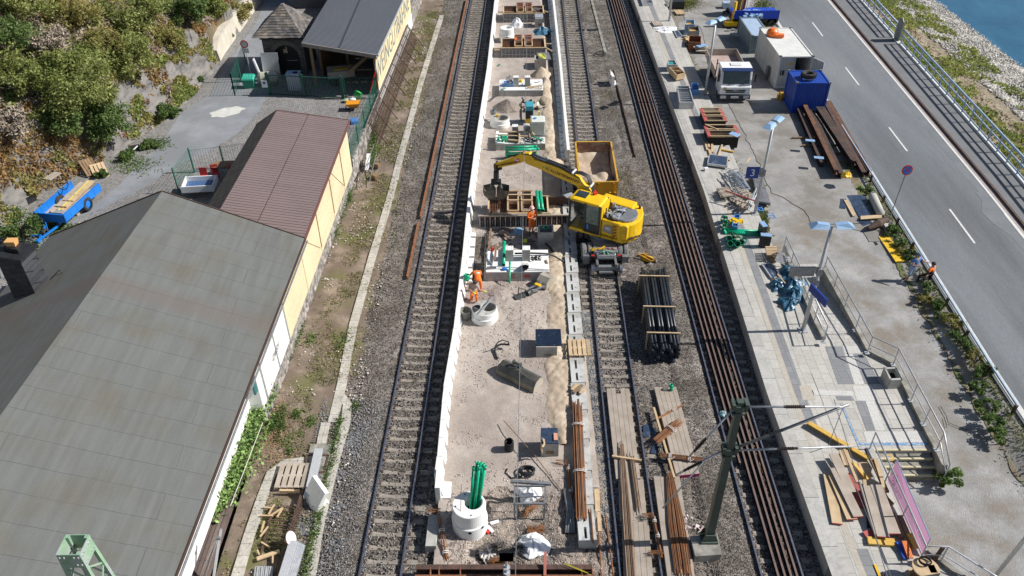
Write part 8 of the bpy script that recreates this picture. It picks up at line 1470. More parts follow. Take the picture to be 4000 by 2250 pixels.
cc=(a+b+c+d)/4+nn_*.015;Xd=(b-a).normalized();Yd=nn_.cross(Xd)
for s_,z_,o_,q_ in(('BAHN',.3,-1.55,.0),('DB NETZ',.22,-.9,-.2),('zukunft bauen',.26,.95,.02)):text('banner_text',s_,z_,M_bag,t,cc+Xd*o_+Yd*q_,Xd,Yd,ext=.002)
mb=MB();mb.lathe(cc-Xd*2.25+Yd*.1+nn_*.002,[(.1,0),(.17,.001)],20);mb.build('yellow_ring',M_woody,t)
t=thing('cable_drum','wooden cable drum with black cable on top at the bottom right','cable drum',at('L',1130,1400,ZP));c=at('L',1130,1370,ZP+.75);mb=MB()
for z in(-.72,-.06):mb=MB();mb.lathe(c+Z*z,[(0,0),(.45,0),(.45,.06),(0,.06)],36);mb.build('flange',M_wood,t);mb=MB();mb.lathe(c-Z*.7,[(.34,0),(.34,.66)],30);mb.build('cable_winding',M_woodb,t);mb=MB();mb.tube([c+V(.02+.2*math.cos(a),.2+.17*math.sin(a),.04+.01*a)for a in np.linspace(0,12,40)],.022,6);mb.build('cable',M_black,t);mb=MB();mb.box(c+V(.2,-.05,.005),(.22,.3,.01));mb.build('paper_label',M_white,t)
mb=MB();a=at('L',1195,1310,ZP);mb.beam(a,a+V(.1,0,.85),.1,.1,up=V(0,1,0));one(mb,'rusty_post',M_rustd,'dark rusty steel post behind the cable drum','post');mb=MB();mb.beam(at('L',645,1340,ZP+.03),at('L',690,1449,ZP+.03),.08,.03);one(mb,'yellow_level',M_yel,'yellow spirit level lying at the bottom of the platform','level');mb=MB();mb.beam(at('L',720,1410,ZP+.03),at('L',735,1460,ZP+.03),.07,.04);one(mb,'black_tool',M_black,'short black tool right of the yellow spirit level','tool')
mb=MB();p=at(32,1700,1449,1.5);mb.tube([V(*at(32,1690,1480,.0)),at(32,1932,1120,4.2)+V(.3,0,1)],.07,10);one(mb,'lamp_pole',M_steel,'thick grey pole slanting through the lower right corner','pole',smooth=True)
strip2('planted_verge',mat('verge_soil',(.13,.1,.06),(.25,.2,.13),1.5,.95,bump=.8,bsc=14,patch=(.1,.13,.035),psc=.8),[V(RL(y)-1.55+.25*nz(y,1,.9)+.1*nz(y,2,3),y,0)for y in np.arange(16,47,.2)][::-1],lambda y:RL(y)-1.0,.035)
for i,(q,w_)in enumerate((([(1300,165),(1345,240),(1360,290),(1440,325),(1500,345),(1530,380),(1600,390)],.025),([(1330,250),(1350,330)],.02))):
 p=[zy(32,x,y,.0)for x,y in q];mb=MB();[mb.beam(a,b,w_,.008)for a,b in zip(p,p[1:])];struct(mb.build('yard_crack',M_dark))
for i,(x,y,r_,h_)in enumerate(((950,330,.55,.5),(990,400,.5,.45),(1040,460,.5,.4),(1060,500,.4,.35),(1210,760,.5,.5),(1180,820,.4,.3),(1290,880,.45,.4),(1300,960,.45,.35),(1390,1010,.6,.6),(1420,1100,.4,.3),(1480,1200,.6,.6),(1560,1290,.6,.55),(1620,1390,.6,.5),(730,10,.5,.35))):
 tree(0,0,r_*.9,h_*.95,(M_weed,M_grn2,M_olive)[i%3],'roadside bush number %s counted from the yellow board towards the camera'%('zero one two three four five six seven eight nine ten eleven twelve thirteen'.split()[i]),900,'bush',at(31,x,y,.25),.06)
for i,(x,y)in enumerate(((640,60),(700,200),(760,330),(820,420))):tree(0,0,.5,.45,M_grn2 if i%2 else M_weed,'roadside bush in the lower right, '+('uppermost','second','third','lowest')[i]+' of its row',1200,'bush',at(32,1000+x-60,y,.25),.06)
tree(0,0,.6,.6,M_weed,'green bush at the foot of the concrete stairs',1600,'bush',at(32,1320,740,0),.06);tree(0,0,1.8,1.6,M_grn2,'dark green bush beyond the river railing at the right edge',4200,'bush',V(34.6,44.5,-1.2),.1)
C=[];
for y in np.arange(20,100,.04):
 for _ in range(5):x=RL(y)-.35-abs(random.gauss(0,.45));C.append((x,y,ZR-.05-.0+random.random()*.06))
C=[c for c in C if nz(c[0],c[1],.8,6)>-.25];tag(leaves('roadside_grass',C,.06,M_grass),'green grass verge along the guard rail','grass',kind='stuff')
C=[]
for _ in range(46000):
 y=random.uniform(38,112);x=FW(y)+.5+random.random()**1.2*12
 if x<47 and nz(x,y,.28,12)+.35*nz(x,y,1.1,3)>(-.16 if x<39 else .05):C.append((x,y,bankz(x,y)+.1+random.random()*.25))
tag(leaves('bank_scrub',C,.15,mat('bank_green',(.18,.24,.05),(.32,.34,.1),.3,.8,leaf=.35,island=.5,c3=(.26,.29,.07))),'green and yellow scrub covering the river bank','vegetation',kind='stuff')
tag(leaves('bank_dry',[(x,y,bankz(x,y)+.08)for x,y in((random.uniform(33,41),random.uniform(38,110))for _ in range(9000))],.1,mat('bank_dry_leaves',(.3,.2,.1),(.4,.33,.2),.6,.9,island=.5)),'dry brown plants on the river bank','vegetation',kind='stuff')
C=[(PR(y)+abs(random.gauss(0,.25)),y,.35+random.random()*.08+(ZP-.35)*0)for y in np.arange(38,90,.02)];C=[(x,y,yardz(x,y)+.06+random.random()*.06)for x,y,z in C if nz(x,y,.4,2)>-.1];tag(leaves('platform_grass',C,.05,M_grass),'thin grass strip along the back of the platform','grass',kind='stuff')
C=[tuple(zy('J',1080+random.gauss(0,45),1150+random.gauss(0,170)))for _ in range(1500)]+[tuple(zy('H',650+random.gauss(0,90),60+random.gauss(0,45)))for _ in range(2500)]+[tuple(zy('H',1750+random.gauss(0,60),140+random.gauss(0,90),.2))for _ in range(3000)];tag(leaves('yard_grass',C,.08,M_grass),'patches of grass in the yard behind the platform','grass',kind='stuff')
# ================= truck =================
def truck():
 t=thing('flatbed_truck','white truck with open dropside bed facing the camera beside the containers','truck',zy('I',950,230));a=zy('I',755,200);b=zy('I',1160,200);W=2.3;X=V(1,-.03,0).normalized();Y_=V(-X.y,X.x,0);rot=math.atan2(X.y,X.x);z0=a.z;mid=(a+b)/2+V(.04,.15,0)
 C=lambda u,v,z:mid+X*u+Y_*v+Z*z
 def pr(name,prof,u0,u1,m_,par=t,bev=.02):
  mb=MB();mb.hexa([C(u0,v,z)for v,z in prof],[C(u1,v,z)for v,z in prof]);return mb.build(name,m_,par,bev=bev)
 cab=pr('cab',[(.05,.55),(0,1.2),(.16,1.35),(.42,2.35),(.62,2.5),(1.75,2.5),(1.75,.55)],-1.13,1.13,M_white,bev=.05)
 pr('bumper',[(-.06,.3),(-.06,.62),(.05,.66),(.3,.6),(.3,.3)],-1.15,1.15,mat('dark_bumper',(.02,.025,.04),rough=.5));pr('windscreen',[(.16,1.42),(.395,2.28),(.43,2.27),(.2,1.42)],-.98,.98,M_glass,cab,0)
 for s in(-1,1):
  u=s*1.14;mb=MB();mb.quad(C(u,.55,1.45),C(u,1.3,1.45),C(u,1.3,2.2),C(u,.75,2.2));mb.build('side_window',M_glass,cab);mb=MB();mb.box(C(s*1.32,.2,1.9),(.16,.14,.6),rot);mb.build('mirror',M_black,cab);mb=MB();mb.box(C(s*.85,-.07,.48),(.42,.04,.2),rot);mb.build('headlight',M_steel,t);mb=MB();mb.tube([C(s*.6,.12,1.4),C(s*.2,.13,1.45)],.015,5);mb.build('wiper',M_black,cab)
 for z,w_ in((.98,1.5),(.84,1.4)):mb=MB();mb.box(C(0,.01,z),(w_,.05,.09),rot);mb.build('grille_slot',M_black,cab)
 mb=MB();mb.box(C(0,-.075,.47),(.56,.02,.13),rot);mb.build('number_plate',M_bag,t);n=-Y_;text('plate_text','KO 4Z2 75',.09,M_black,t,C(0,-.09,.47),X,Z,.001);text('badge','IVECO',.14,M_steel,cab,C(0,-.025,.98),X,Z,.006,bold=.004);text('front_text','EUROCARGO',.1,M_steel,cab,C(0,.015,1.16),X,Z,.004,spacing=1.5);mb=MB();mb.box(C(-.78,.0,1.1),(.22,.03,.24),rot);mb.build('orange_sticker',M_wood,cab)
 mb=MB();mb.box(C(0,1.15,2.53),(.8,.5,.05),rot);mb.build('roof_hatch',M_contw,cab,bev=.02);mb=MB();mb.hexa([C(-1.1,.5,2.42),C(1.1,.5,2.42),C(1.1,.3,2.3),C(-1.1,.3,2.3)],[C(-1.1,.55,2.5),C(1.1,.55,2.5),C(1.1,.2,2.38),C(-1.1,.2,2.38)]);mb.build('sun_visor',mat('dark_blue_visor',(.02,.04,.12),rough=.3),cab)
 mb=MB();mb.box(C(0,4.1,.8),(.8,5.,.3),rot);mb.build('chassis',M_black,t)
 bz=1.15;L0,L1=2.1,6.3;mb=MB();mb.box(C(0,(L0+L1)/2,bz),(W+.1,L1-L0,.12),rot);mb.build('bed_floor',mat('pinkish_bed_boards',(.35,.26,.23),(.45,.36,.32),3,.8),t)
 for u in(-1.2,1.2):mb=MB();mb.beam(C(u,L0,bz+.3),C(u,L1,bz+.3),.05,.55);mb.build('side_board',M_woodg,t)
 mb=MB();mb.beam(C(-1.2,L1,bz+.3),C(1.2,L1,bz+.3),.05,.55);mb.build('tail_board',M_woodg,t);mb=MB();mb.tube([C(-1.15,L0,bz+.1),C(-1.15,L0,2.55)],.04,6);mb.tube([C(-1.2,L0,2.2),C(1.5,L0,2.2)],.03,6);mb.tube([C(1.15,L0,bz+.1),C(1.15,L0,2.4)],.04,6);mb.build('headboard_frame',M_rustd,t)
 for v in(.75,4.9):
  for s in(-1,1):mb=MB();R=Matrix((Y_,Z,X)).transposed();mb.lathe(C(s*.98,v,.45),[(.2,-.13),(.4,-.13),(.45,-.06),(.45,.06),(.4,.13),(.2,.13)],26,R=R);w_=mb.build('wheel',M_rub,t);mb=MB();mb.lathe(C(s*.98,v,.45),[(0,-.06),(.2,-.1),(.2,.1),(0,.06)],20,R=R);mb.build('rim',M_steel,w_)
truck()
# ================= rail wagon =================
wg=thing('rail_wagon','yellow open rail wagon half filled with sand behind the excavator','wagon',(5.3,44.3,0));fl,fr_,nr,nl=V(4.16,47.0,2.),V(6.44,47.0,2.),V(6.34,41.9,2.),V(4.08,41.8,2.);zb=.85;M_wg=mat('wagon_yellow',(.6,.36,.03),(.5,.27,.03),2,.6,patch=(.16,.07,.03),psc=1.6,plo=.55,phi=.65);M_wi=mat('scraped_steel_inside',(.48,.38,.29),(.36,.24,.17),1.5,.7,patch=(.2,.11,.08),psc=1.2)
mb=MB();P4=[fl,fr_,nr,nl]
for a,b in zip(P4,P4[1:]+P4[:1]):mb.hexa([V(a.x,a.y,zb),V(b.x,b.y,zb),V(b.x,b.y,zb)+V(0,.03,0),V(a.x,a.y,zb)+V(0,.03,0)]if abs(a.y-b.y)<1 else[V(a.x-.02,a.y,zb),V(b.x-.02,b.y,zb),V(b.x+.02,b.y,zb),V(a.x+.02,a.y,zb)],[V(a.x,a.y,2),V(b.x,b.y,2),V(b.x,b.y,2)+V(0,.05,0),V(a.x,a.y,2)+V(0,.05,0)]if abs(a.y-b.y)<1 else[V(a.x-.03,a.y,2),V(b.x-.03,b.y,2),V(b.x+.03,b.y,2),V(a.x+.03,a.y,2)])
mb.build('side_wall',M_wg,wg);mb=MB();I4=[V(4.21,46.94,0),V(6.39,46.94,0),V(6.28,41.98,0),V(4.15,41.98,0)]
for a,b in zip(I4,I4[1:]+I4[:1]):mb.quad(a+Z*zb,b+Z*zb,b+Z*1.99,a+Z*1.99)
mb.quad(*[p+Z*(zb+.02)for p in I4]);mb.build('inner_lining',M_wi,wg);mb=MB()
for a,b in zip(P4,P4[1:]+P4[:1]):mb.beam(a,b,.1,.07)
for x in(4.3,5.2,6.1):mb.beam((x,41.8,zb),(x,41.8,1.98),.08,.1,up=V(0,1,0))
mb.build('rim',M_wg,wg);mb=MB();mb.box((5.25,44.4,.7),(1.9,5.3,.26));mb.box((5.9,41.7,1.1),(.12,.1,.6));mb.box((6.2,41.7,1.1),(.12,.1,.6));mb.build('underframe',M_yeld,wg)
for y in(42.6,46.2):
 for x in(4.42,5.92):mb=MB();mb.lathe((x+.0,y,.52),[(0,-.06),(.36,-.06),(.36,.06),(0,.06)],24,R=Matrix.Rotation(math.pi/2,3,'Y'));mb.build('wheel',M_steeld,wg)
o=grid('wagon_sand',4.2,6.3,42.0,46.9,.08,lambda x,y:.92+.75*max(0,1-((x-5.0)/1.3)**2-((y-43.0)/1.3)**2)+.45*max(0,1-((x-5.9)/.7)**2-((y-43.6)/1.)**2)+.5*max(0,(y-46.1))*1+.07*nz(x,y,2.5)+.03*nz(x,y,8),M_sand);tag(o,'pale sand and brown gravel inside the yellow wagon','sand',kind='stuff');o.location=(0,0,0)
# ================= excavator =================
ex_=thing('rail_excavator','yellow road rail excavator on the middle track reaching left with its grab','excavator',(5.15,37.6,0));f=V(-.882,.471,0);l=V(-.471,-.882,0);O3=V(3.15,38.05,0)
E_=lambda a,b,z:O3-f*a-l*b+Z*z
def eb(name,m_,par,prof,b0,b1,bev=.04):
 mb=MB();mb.hexa([E_(a,b0,z)for a,z in prof],[E_(a,b1,z)for a,z in prof]);return mb.build(name,m_,par,bev=bev)
eb('turntable_deck',M_yel,ex_,[(.05,1.22),(3.3,1.22),(3.3,1.42),(.05,1.42)],0,2.45);body=eb('engine_housing',M_yel,ex_,[(1.95,1.42),(3.5,1.42),(3.5,2.35),(1.95,2.45)],0.02,2.43,.1)
mb=MB();pts=[E_(2.95,-.02,0)]+[E_(2.95+.9*math.sin(q),1.22-1.26*math.cos(q),0)for q in np.linspace(.15,3.0,14)]+[E_(2.95,2.46,0)];mb.hexa([p+Z*1.2 for p in pts],[p+Z*2.35 for p in pts]);cw=mb.build('counterweight',M_yel,ex_,bev=.07);text('maker_lettering','LIEBHERR',.2,M_rustd,cw,E_(2.95+.9*math.sin(.95),1.22-1.26*math.cos(.95),1.5)+(-f*.78+l*.62)*.07,(-f)*.6-l*.78,Z,.012,bold=.006)
mb=MB();pts=[E_(2.85,.3,0)]+[E_(2.95+.68*math.sin(q),1.05-.8*math.cos(q),0)for q in np.linspace(.4,2.6,8)]+[E_(2.85,1.6,0)];mb.hexa([p+Z*2.3 for p in pts],[p+Z*2.5 for p in pts]);mb.build('engine_hood_grille',M_steeld,ex_,bev=.03)
mb=MB();mb.hexa([E_(2.0,.2,2.4),E_(2.85,.2,2.4),E_(2.85,1.5,2.4),E_(2.,1.5,2.4)],[E_(2.0,.2,2.47),E_(2.85,.2,2.42),E_(2.85,1.5,2.42),E_(2,1.5,2.47)]);eng=mb.build('engine_bay',M_dark,ex_);mb=MB()
for _ in range(26):mb.box(E_(random.uniform(2.1,2.85),random.uniform(.3,1.4),2.5+random.random()*.1),(random.uniform(.08,.3),random.uniform(.08,.25),.14),random.random()*3)
mb.tube([E_(2.3,.5,2.5),E_(2.5,.8,2.75),E_(2.9,1.2,2.55)],.06,8);mb.tube([E_(2.2,1.2,2.4),E_(2.2,1.2,2.85)],.09,10);mb.build('engine_parts',mat('engine_metal',(.2,.22,.25),(.5,.52,.54),8,.4,metal=.4),eng)
eb('right_hood',M_yel,ex_,[(1.2,1.4),(3.15,1.4),(3.15,2.55),(1.2,2.62)],1.62,2.43,.08)
zr=3.22;roof=eb('cab_roof',M_yel,ex_,[(.12,zr-.1),(.0,zr-.02),(.25,zr+.06),(1.8,zr+.02),(1.95,zr-.15)],-.02,1.12,.05);mb=MB();mb.hexa([E_(.2,.3,zr+.055),E_(.85,.3,zr+.05),E_(.85,.95,zr+.05),E_(.2,.95,zr+.055)],[E_(.2,.3,zr+.075),E_(.85,.3,zr+.07),E_(.85,.95,zr+.07),E_(.2,.95,zr+.075)]);mb.build('roof_window',M_glass,roof);mb=MB();mb.box(E_(-.15,.35,zr-.05),(.5,.35,.06),.5);mb.build('mirror_shade',M_steel,roof)
mb=MB();mb.box(E_(1.15,.95,zr+.12),(.2,.15,.14),.4);mb.lathe(E_(1.05,1.1,zr+.05),[(.05,0),(.05,.14),(0,.16)],10);mb.build('roof_beacon',M_redwh,roof)
mb=MB()
for a,b in((.08,.02),(1.0,.0),(1.85,.0),(.08,1.1),(1.85,1.1)):mb.beam(E_(a,b,1.4),E_(a,b,zr-.05),.1,.1,up=f)
mb.beam(E_(.05,.02,1.42),E_(.05,1.1,1.42),.07,.08);mb.beam(E_(1.0,0,1.42),E_(1.9,0,1.42),.08,.1);cf=mb.build('cab_frame',M_black,ex_);mb=MB();mb.hexa([E_(1.88,0,1.4),E_(1.97,0,1.4),E_(1.97,1.12,1.4),E_(1.88,1.12,1.4)],[E_(1.88,0,3.15),E_(1.97,0,3.15),E_(1.97,1.12,3.15),E_(1.88,1.12,3.15)]);mb.build('rear_cab_wall',M_yel,ex_)
M_cg=mat('clear_cab_glass',(.05,.07,.07),rough=.05,alpha=.35);mb=MB();mb.quad(E_(1.03,-.01,1.95),E_(1.8,-.01,1.95),E_(1.8,-.01,3.1),E_(1.03,-.01,3.1));mb.build('door_glass',mat('greenish_door_glass',(.05,.09,.08),(.16,.25,.23),3,.1,alpha=.85),cf);mb=MB();mb.quad(E_(1.02,-.015,1.45),E_(1.85,-.015,1.45),E_(1.85,-.015,1.93),E_(1.02,-.015,1.93));dr_=mb.build('door_panel',M_black,cf);mb=MB();mb.box(E_(1.2,-.04,1.75),(.1,.04,.3),-.3);mb.build('blue_bottle',M_blub,dr_)
mb=MB();mb.quad(E_(.1,-.01,1.5),E_(.97,-.01,1.5),E_(.97,-.01,3.1),E_(.12,-.01,3.1));mb.quad(E_(.04,.04,1.5),E_(.04,1.08,1.5),E_(.1,1.08,3.1),E_(.1,.04,3.1));mb.build('cab_window',M_cg,cf);mb=MB();mb.quad(E_(.1,1.1,1.4),E_(1.9,1.1,1.4),E_(1.9,1.1,3.1),E_(.1,1.1,3.1));mb.build('right_cab_wall',M_black,cf)
mb=MB();mb.box(E_(1.3,.55,1.75),(.5,.5,.3),.5);mb.box(E_(1.55,.55,2.2),(.14,.5,.8),.5-math.pi/2+1.57);mb.build('seat',M_black,cf)
mb=MB();mb.quad(*[E_(a,-.012,z)for a,z in((2.06,1.72),(2.18,2.12),(2.6,2.18),(2.62,1.62))]);vp=mb.build('side_vent',M_steeld,body);text('model_number','922',.2,M_white,vp,E_(2.38,-.02,1.93),-f,Z,.004,bold=.003)
mb=MB()
for k in range(4):z=1.5+.2*k;mb.hexa([E_(2.72,-.03,z),E_(2.88,-.03,z+.1),E_(2.88,-.015,z+.1),E_(2.72,-.015,z)],[E_(2.72,-.03,z+.09),E_(2.88,-.03,z+.19),E_(2.88,-.015,z+.19),E_(2.72,-.015,z+.09)])
mb.build('hazard_stripe',mat('hazard_red',(.25,.03,.02),rough=.5),body);mb=MB();mb.box(E_(2.1,.3,2.75),(.06,.06,.5));mb.box(E_(1.9,1.25,2.9),(.1,.1,.2));mb.lathe(E_(3.4,2.1,2.3),[(.06,0),(.07,.25),(0,.3)],10);mb.build('exhaust_and_mirror',M_black,body)
mb=MB();mb.beam(E_(1.98,-.035,1.25),E_(1.98,-.035,2.4),.025,.02,up=f);mb.beam(E_(2.68,-.035,1.25),E_(2.68,-.035,2.3),.02,.02,up=f);mb.beam(E_(2.0,-.036,1.42),E_(2.95,-.036,1.42),.02,.02);mb.beam(E_(1.98,.3,2.47),E_(1.98,1.5,2.49),.05,.03);mb.build('panel_gap',M_black,body);mb=MB();mb.hexa([E_(2.0,.15,2.44),E_(2.3,.15,2.43),E_(2.3,1.5,2.43),E_(2.0,1.5,2.44)],[E_(2.0,.15,2.5),E_(2.3,.15,2.48),E_(2.3,1.5,2.48),E_(2.0,1.5,2.5)]);mb.build('black_intake',M_black,body)
B0=E_(.95,1.5,0);BP=lambda s,z,o=0.:B0+f*s+l*o+Z*z
def limb(name,pts,w,m_,par=ex_,bev=.02):
 mb=MB();n=len(pts);up_=[];dn=[]
 for i,(s,z,h)in enumerate(pts):
  a=pts[max(i-1,0)];b=pts[min(i+1,n-1)];d=V(b[0]-a[0],b[1]-a[1],0).normalized();up_.append((s-d.y*h/2,z+d.x*h/2));dn.append((s+d.y*h/2,z-d.x*h/2))
 vs=[];
 for(a,b)in zip(up_,dn):vs+=[BP(a[0],a[1],w/2),BP(a[0],a[1],-w/2),BP(b[0],b[1],-w/2),BP(b[0],b[1],w/2)]
 mb.add(vs,[(4*i+k,4*i+(k+1)%4,4*i+4+(k+1)%4,4*i+4+k)for i in range(n-1)for k in range(4)]+[(0,3,2,1),(4*n-4,4*n-3,4*n-2,4*n-1)]);return mb.build(name,m_,par,bev=bev)
S0,S1,S2=.3,.98,4.25;limb('boom_foot',[(-.25,1.9,.35),(.2,2.5,.5),(.65,3.05,.5),(.95,3.3,.35)],.38,M_yel);bm2=limb('main_boom',[(.75,3.2,.3),(1.1,3.5,.5),(2.3,3.8,.62),(3.4,3.98,.5),(4.1,4.02,.4),(4.35,3.98,.2)],.34,M_yel);text('company_lettering','H. KLOSTERMANN',.25,M_rustd,bm2,BP(2.0,3.7,.178),-f*.983-Z*.17,Z,.004,bold=.004);mb=MB();mb.lathe(BP(3.15,3.92,.176),[(0,0),(.05,0)],12,R=Matrix((f,Z,l)).transposed());mb.build('green_emblem',M_green,bm2)
st_=limb('stick',[(3.75,4.1,.25),(4.15,4.3,.5),(4.45,4.2,.5),(5.1,3.78,.42),(5.95,3.35,.3),(6.25,3.2,.25)],.3,M_yel)
mb=MB()
for k in range(7):o_=-.13+.045*k;mb.tube([BP(-.05,2.2,o_),BP(.15,3.2,o_),BP(.5,3.95,o_),BP(.95,4.05,o_),BP(1.4,3.95,o_),BP(2.3,4.2,o_),BP(3.3,4.3,o_),BP(4.0,4.45,o_),BP(4.6,4.4,o_)],.032,6)
mb.build('hose_bundle',M_black,bm2,smooth=True);mb=MB();mb.box(BP(1.35,4.02,0),(.08,.5,.1),math.atan2(f.y,f.x));mb.box(BP(.25,3.45,0),(.08,.5,.1),math.atan2(f.y,f.x));mb.box(BP(-.1,2.6,0),(.08,.4,.08),math.atan2(f.y,f.x));mb.build('hose_clamp',M_white,bm2)
mb=MB()
for o_ in(-.12,.12):mb.tube([BP(1.8,4.12,o_),BP(3.0,4.28,o_)],.055,8)
mb.build('cylinder',M_black,bm2);mb=MB();[mb.tube([BP(3.0,4.28,o_),BP(3.85,4.42,o_)],.03,8)for o_ in(-.12,.12)];mb.build('piston_rod',M_railtop,bm2);mb=MB();mb.tube([BP(4.6,4.3,0),BP(5.5,3.95,0)],.06,8);mb.tube([BP(.45,2.0,.24),BP(.85,3.1,.24)],.06,8);mb.build('cylinder',M_black,st_);mb=MB()
for k in range(10):a0=random.uniform(4.6,5.6);mb.tube([BP(a0,3.95-.45*(a0-4.6),.17),BP(a0+.3,3.9-.4*(a0-4.4),.28),BP(a0+.6,3.65-.45*(a0-4.6),.16)],.02,5)
mb.build('hydraulic_hose',M_black,st_);mb=MB();mb.quad(*[BP(s,z,.156)for s,z in((4.75,4.1),(5.05,3.95),(4.95,3.72),(4.65,3.85))]);mb.build('red_white_marker',mat('red_white',(.7,.05,.04),(.75,.7,.7),6,.5,lo=.48,hi=.52),st_)
gb_=thing('clamshell_grab','grey clamshell grab hanging from the excavator stick over the gravel','grab',BP(6.3,1.0));mb=MB();g0=BP(6.25,3.1);gx=BP(6.35,2.2);mb.tube([g0,BP(6.3,2.8)],.14,10);mb.box(BP(6.2,3.1),(.4,.3,.35),.5);mb.tube([BP(6.32,2.75),BP(6.34,2.1)],.16,12);mb.tube([BP(6.0,3.3),BP(6.25,3.45),BP(6.45,3.1),BP(6.4,2.6)],.04,6);mb.box(BP(6.34,2.05),(.6,.4,.2),0);mb.build('rotator',M_black,gb_);mb=MB()
for s in(-1,1):mb.tube([gx+V(s*.2,0,-.1),gx+V(s*.32,-.02,-.6)],.07,8);
mb.build('cylinder',M_steeld,gb_)
for s in(-1,1):
 mb=MB();c=gx+V(0,0,0);y_=.38;q=[(0.02,-1.2),(.45,-1.13),(.72,-.85),(.78,-.6),(.2,-.45),(.02,-.8)]
 vs=[c+V(s*x,y,z)for x,z in q for y in(-y_,y_)];n=len(q);mb.add(vs,[(2*i,2*i+1,2*i+3,2*i+2)for i in range(3)]+[tuple(2*i for i in range(n)),tuple(2*i+1 for i in range(n))]);mb.build('shell',mat('dark_grab_steel',(.12,.115,.1),(.26,.25,.22),3,.45,metal=.4),gb_)
ux=5.12;mb=MB();mb.box((ux,37.6,.85),(1.3,3.2,.4));mb.lathe((ux,37.75,1.0),[(.7,0),(.7,.22)],30);mb.box((ux,36.1,.85),(1.0,.8,.25));uc=mb.build('undercarriage',M_steeld,ex_,bev=.03)
M_tyre=mat('dusty_tyre',(.09,.088,.085),(.26,.255,.25),14,.9,bump=1.,bsc=16)
for y in(36.75,38.9):
 for x in(ux-1.15,ux-.82,ux+.82,ux+1.15):
  mb=MB();mb.lathe((x,y,.55),[(.25,-.14),(.46,-.14),(.52,-.08),(.52,.08),(.46,.14),(.25,.14)],28,R=Matrix.Rotation(math.pi/2,3,'Y'));w_=mb.build('tyre',M_tyre,uc);mb=MB()
mb=MB();mb.box((ux,36.45,1.02),(.62,.5,.04));
for k in range(9):mb.box((ux-.28+k*.07,36.45,1.05),(.02,.5,.03))
mb.build('step_grating',M_steel,uc);mb=MB()
for s in(-1,1):mb.box((ux+s*.5,35.7,.7),(.12,1.0,.14));mb.box((ux+s*.62,35.35,.45),(.14,.3,.35))
mb.box((ux,35.3,.5),(1.2,.22,.22));mb.box((ux,35.15,.3),(.8,.2,.12));mb.tube([(ux-.5,35.95,.95),(ux-.45,35.7,.85),(ux+.45,35.7,.85),(ux+.5,35.95,.95)],.04,8);mb.box((ux-1.05,36.1,.55),(.35,.3,.5));mb.box((ux+1.1,36.15,.5),(.35,.3,.4));mb.build('rail_axle_frame',M_steeld,uc)
for s in(-1,1):mb=MB();mb.lathe((ux+s*.77,35.25,.42),[(0,-.06),(.26,-.06),(.26,.04),(.3,.05),(.3,.08),(0,.08)],26,R=Matrix.Rotation(-s*math.pi/2,3,'Y'));mb.build('rail_wheel',M_railtop,uc);mb=MB();mb.box((ux+s*.72,35.85,.9),(.16,.08,.08));mb.build('tail_light',M_redwh,uc)
for i,(m_,x,y,lb,n_)in enumerate(((M_green,5.15,36.0,'green lifting straps heaped on the rear of the excavator undercarriage',14),(mat('pinkish_chain',(.4,.15,.17),(.5,.3,.3),9,.7),5.3,36.2,'reddish chains lying on the excavator undercarriage',16),(M_yel,4.85,36.2,'yellow strap coil lying on the excavator undercarriage',9))):
 mb=MB()
 for k in range(n_):p=V(x+random.gauss(0,.16),y+random.gauss(0,.08),1.02+random.random()*.12);mb.tube([p,p+V(random.uniform(-.25,.25),random.uniform(-.1,.1),random.uniform(-.05,.08)),p+V(random.uniform(-.3,.3),random.uniform(-.12,.12),0)],.025,5)
 one(mb,('strap_heap','chain_heap','strap_coil')[i],m_ if i else mat('pale_green_strap',(.1,.3,.2),(.3,.45,.38),6,.7),lb,'straps')
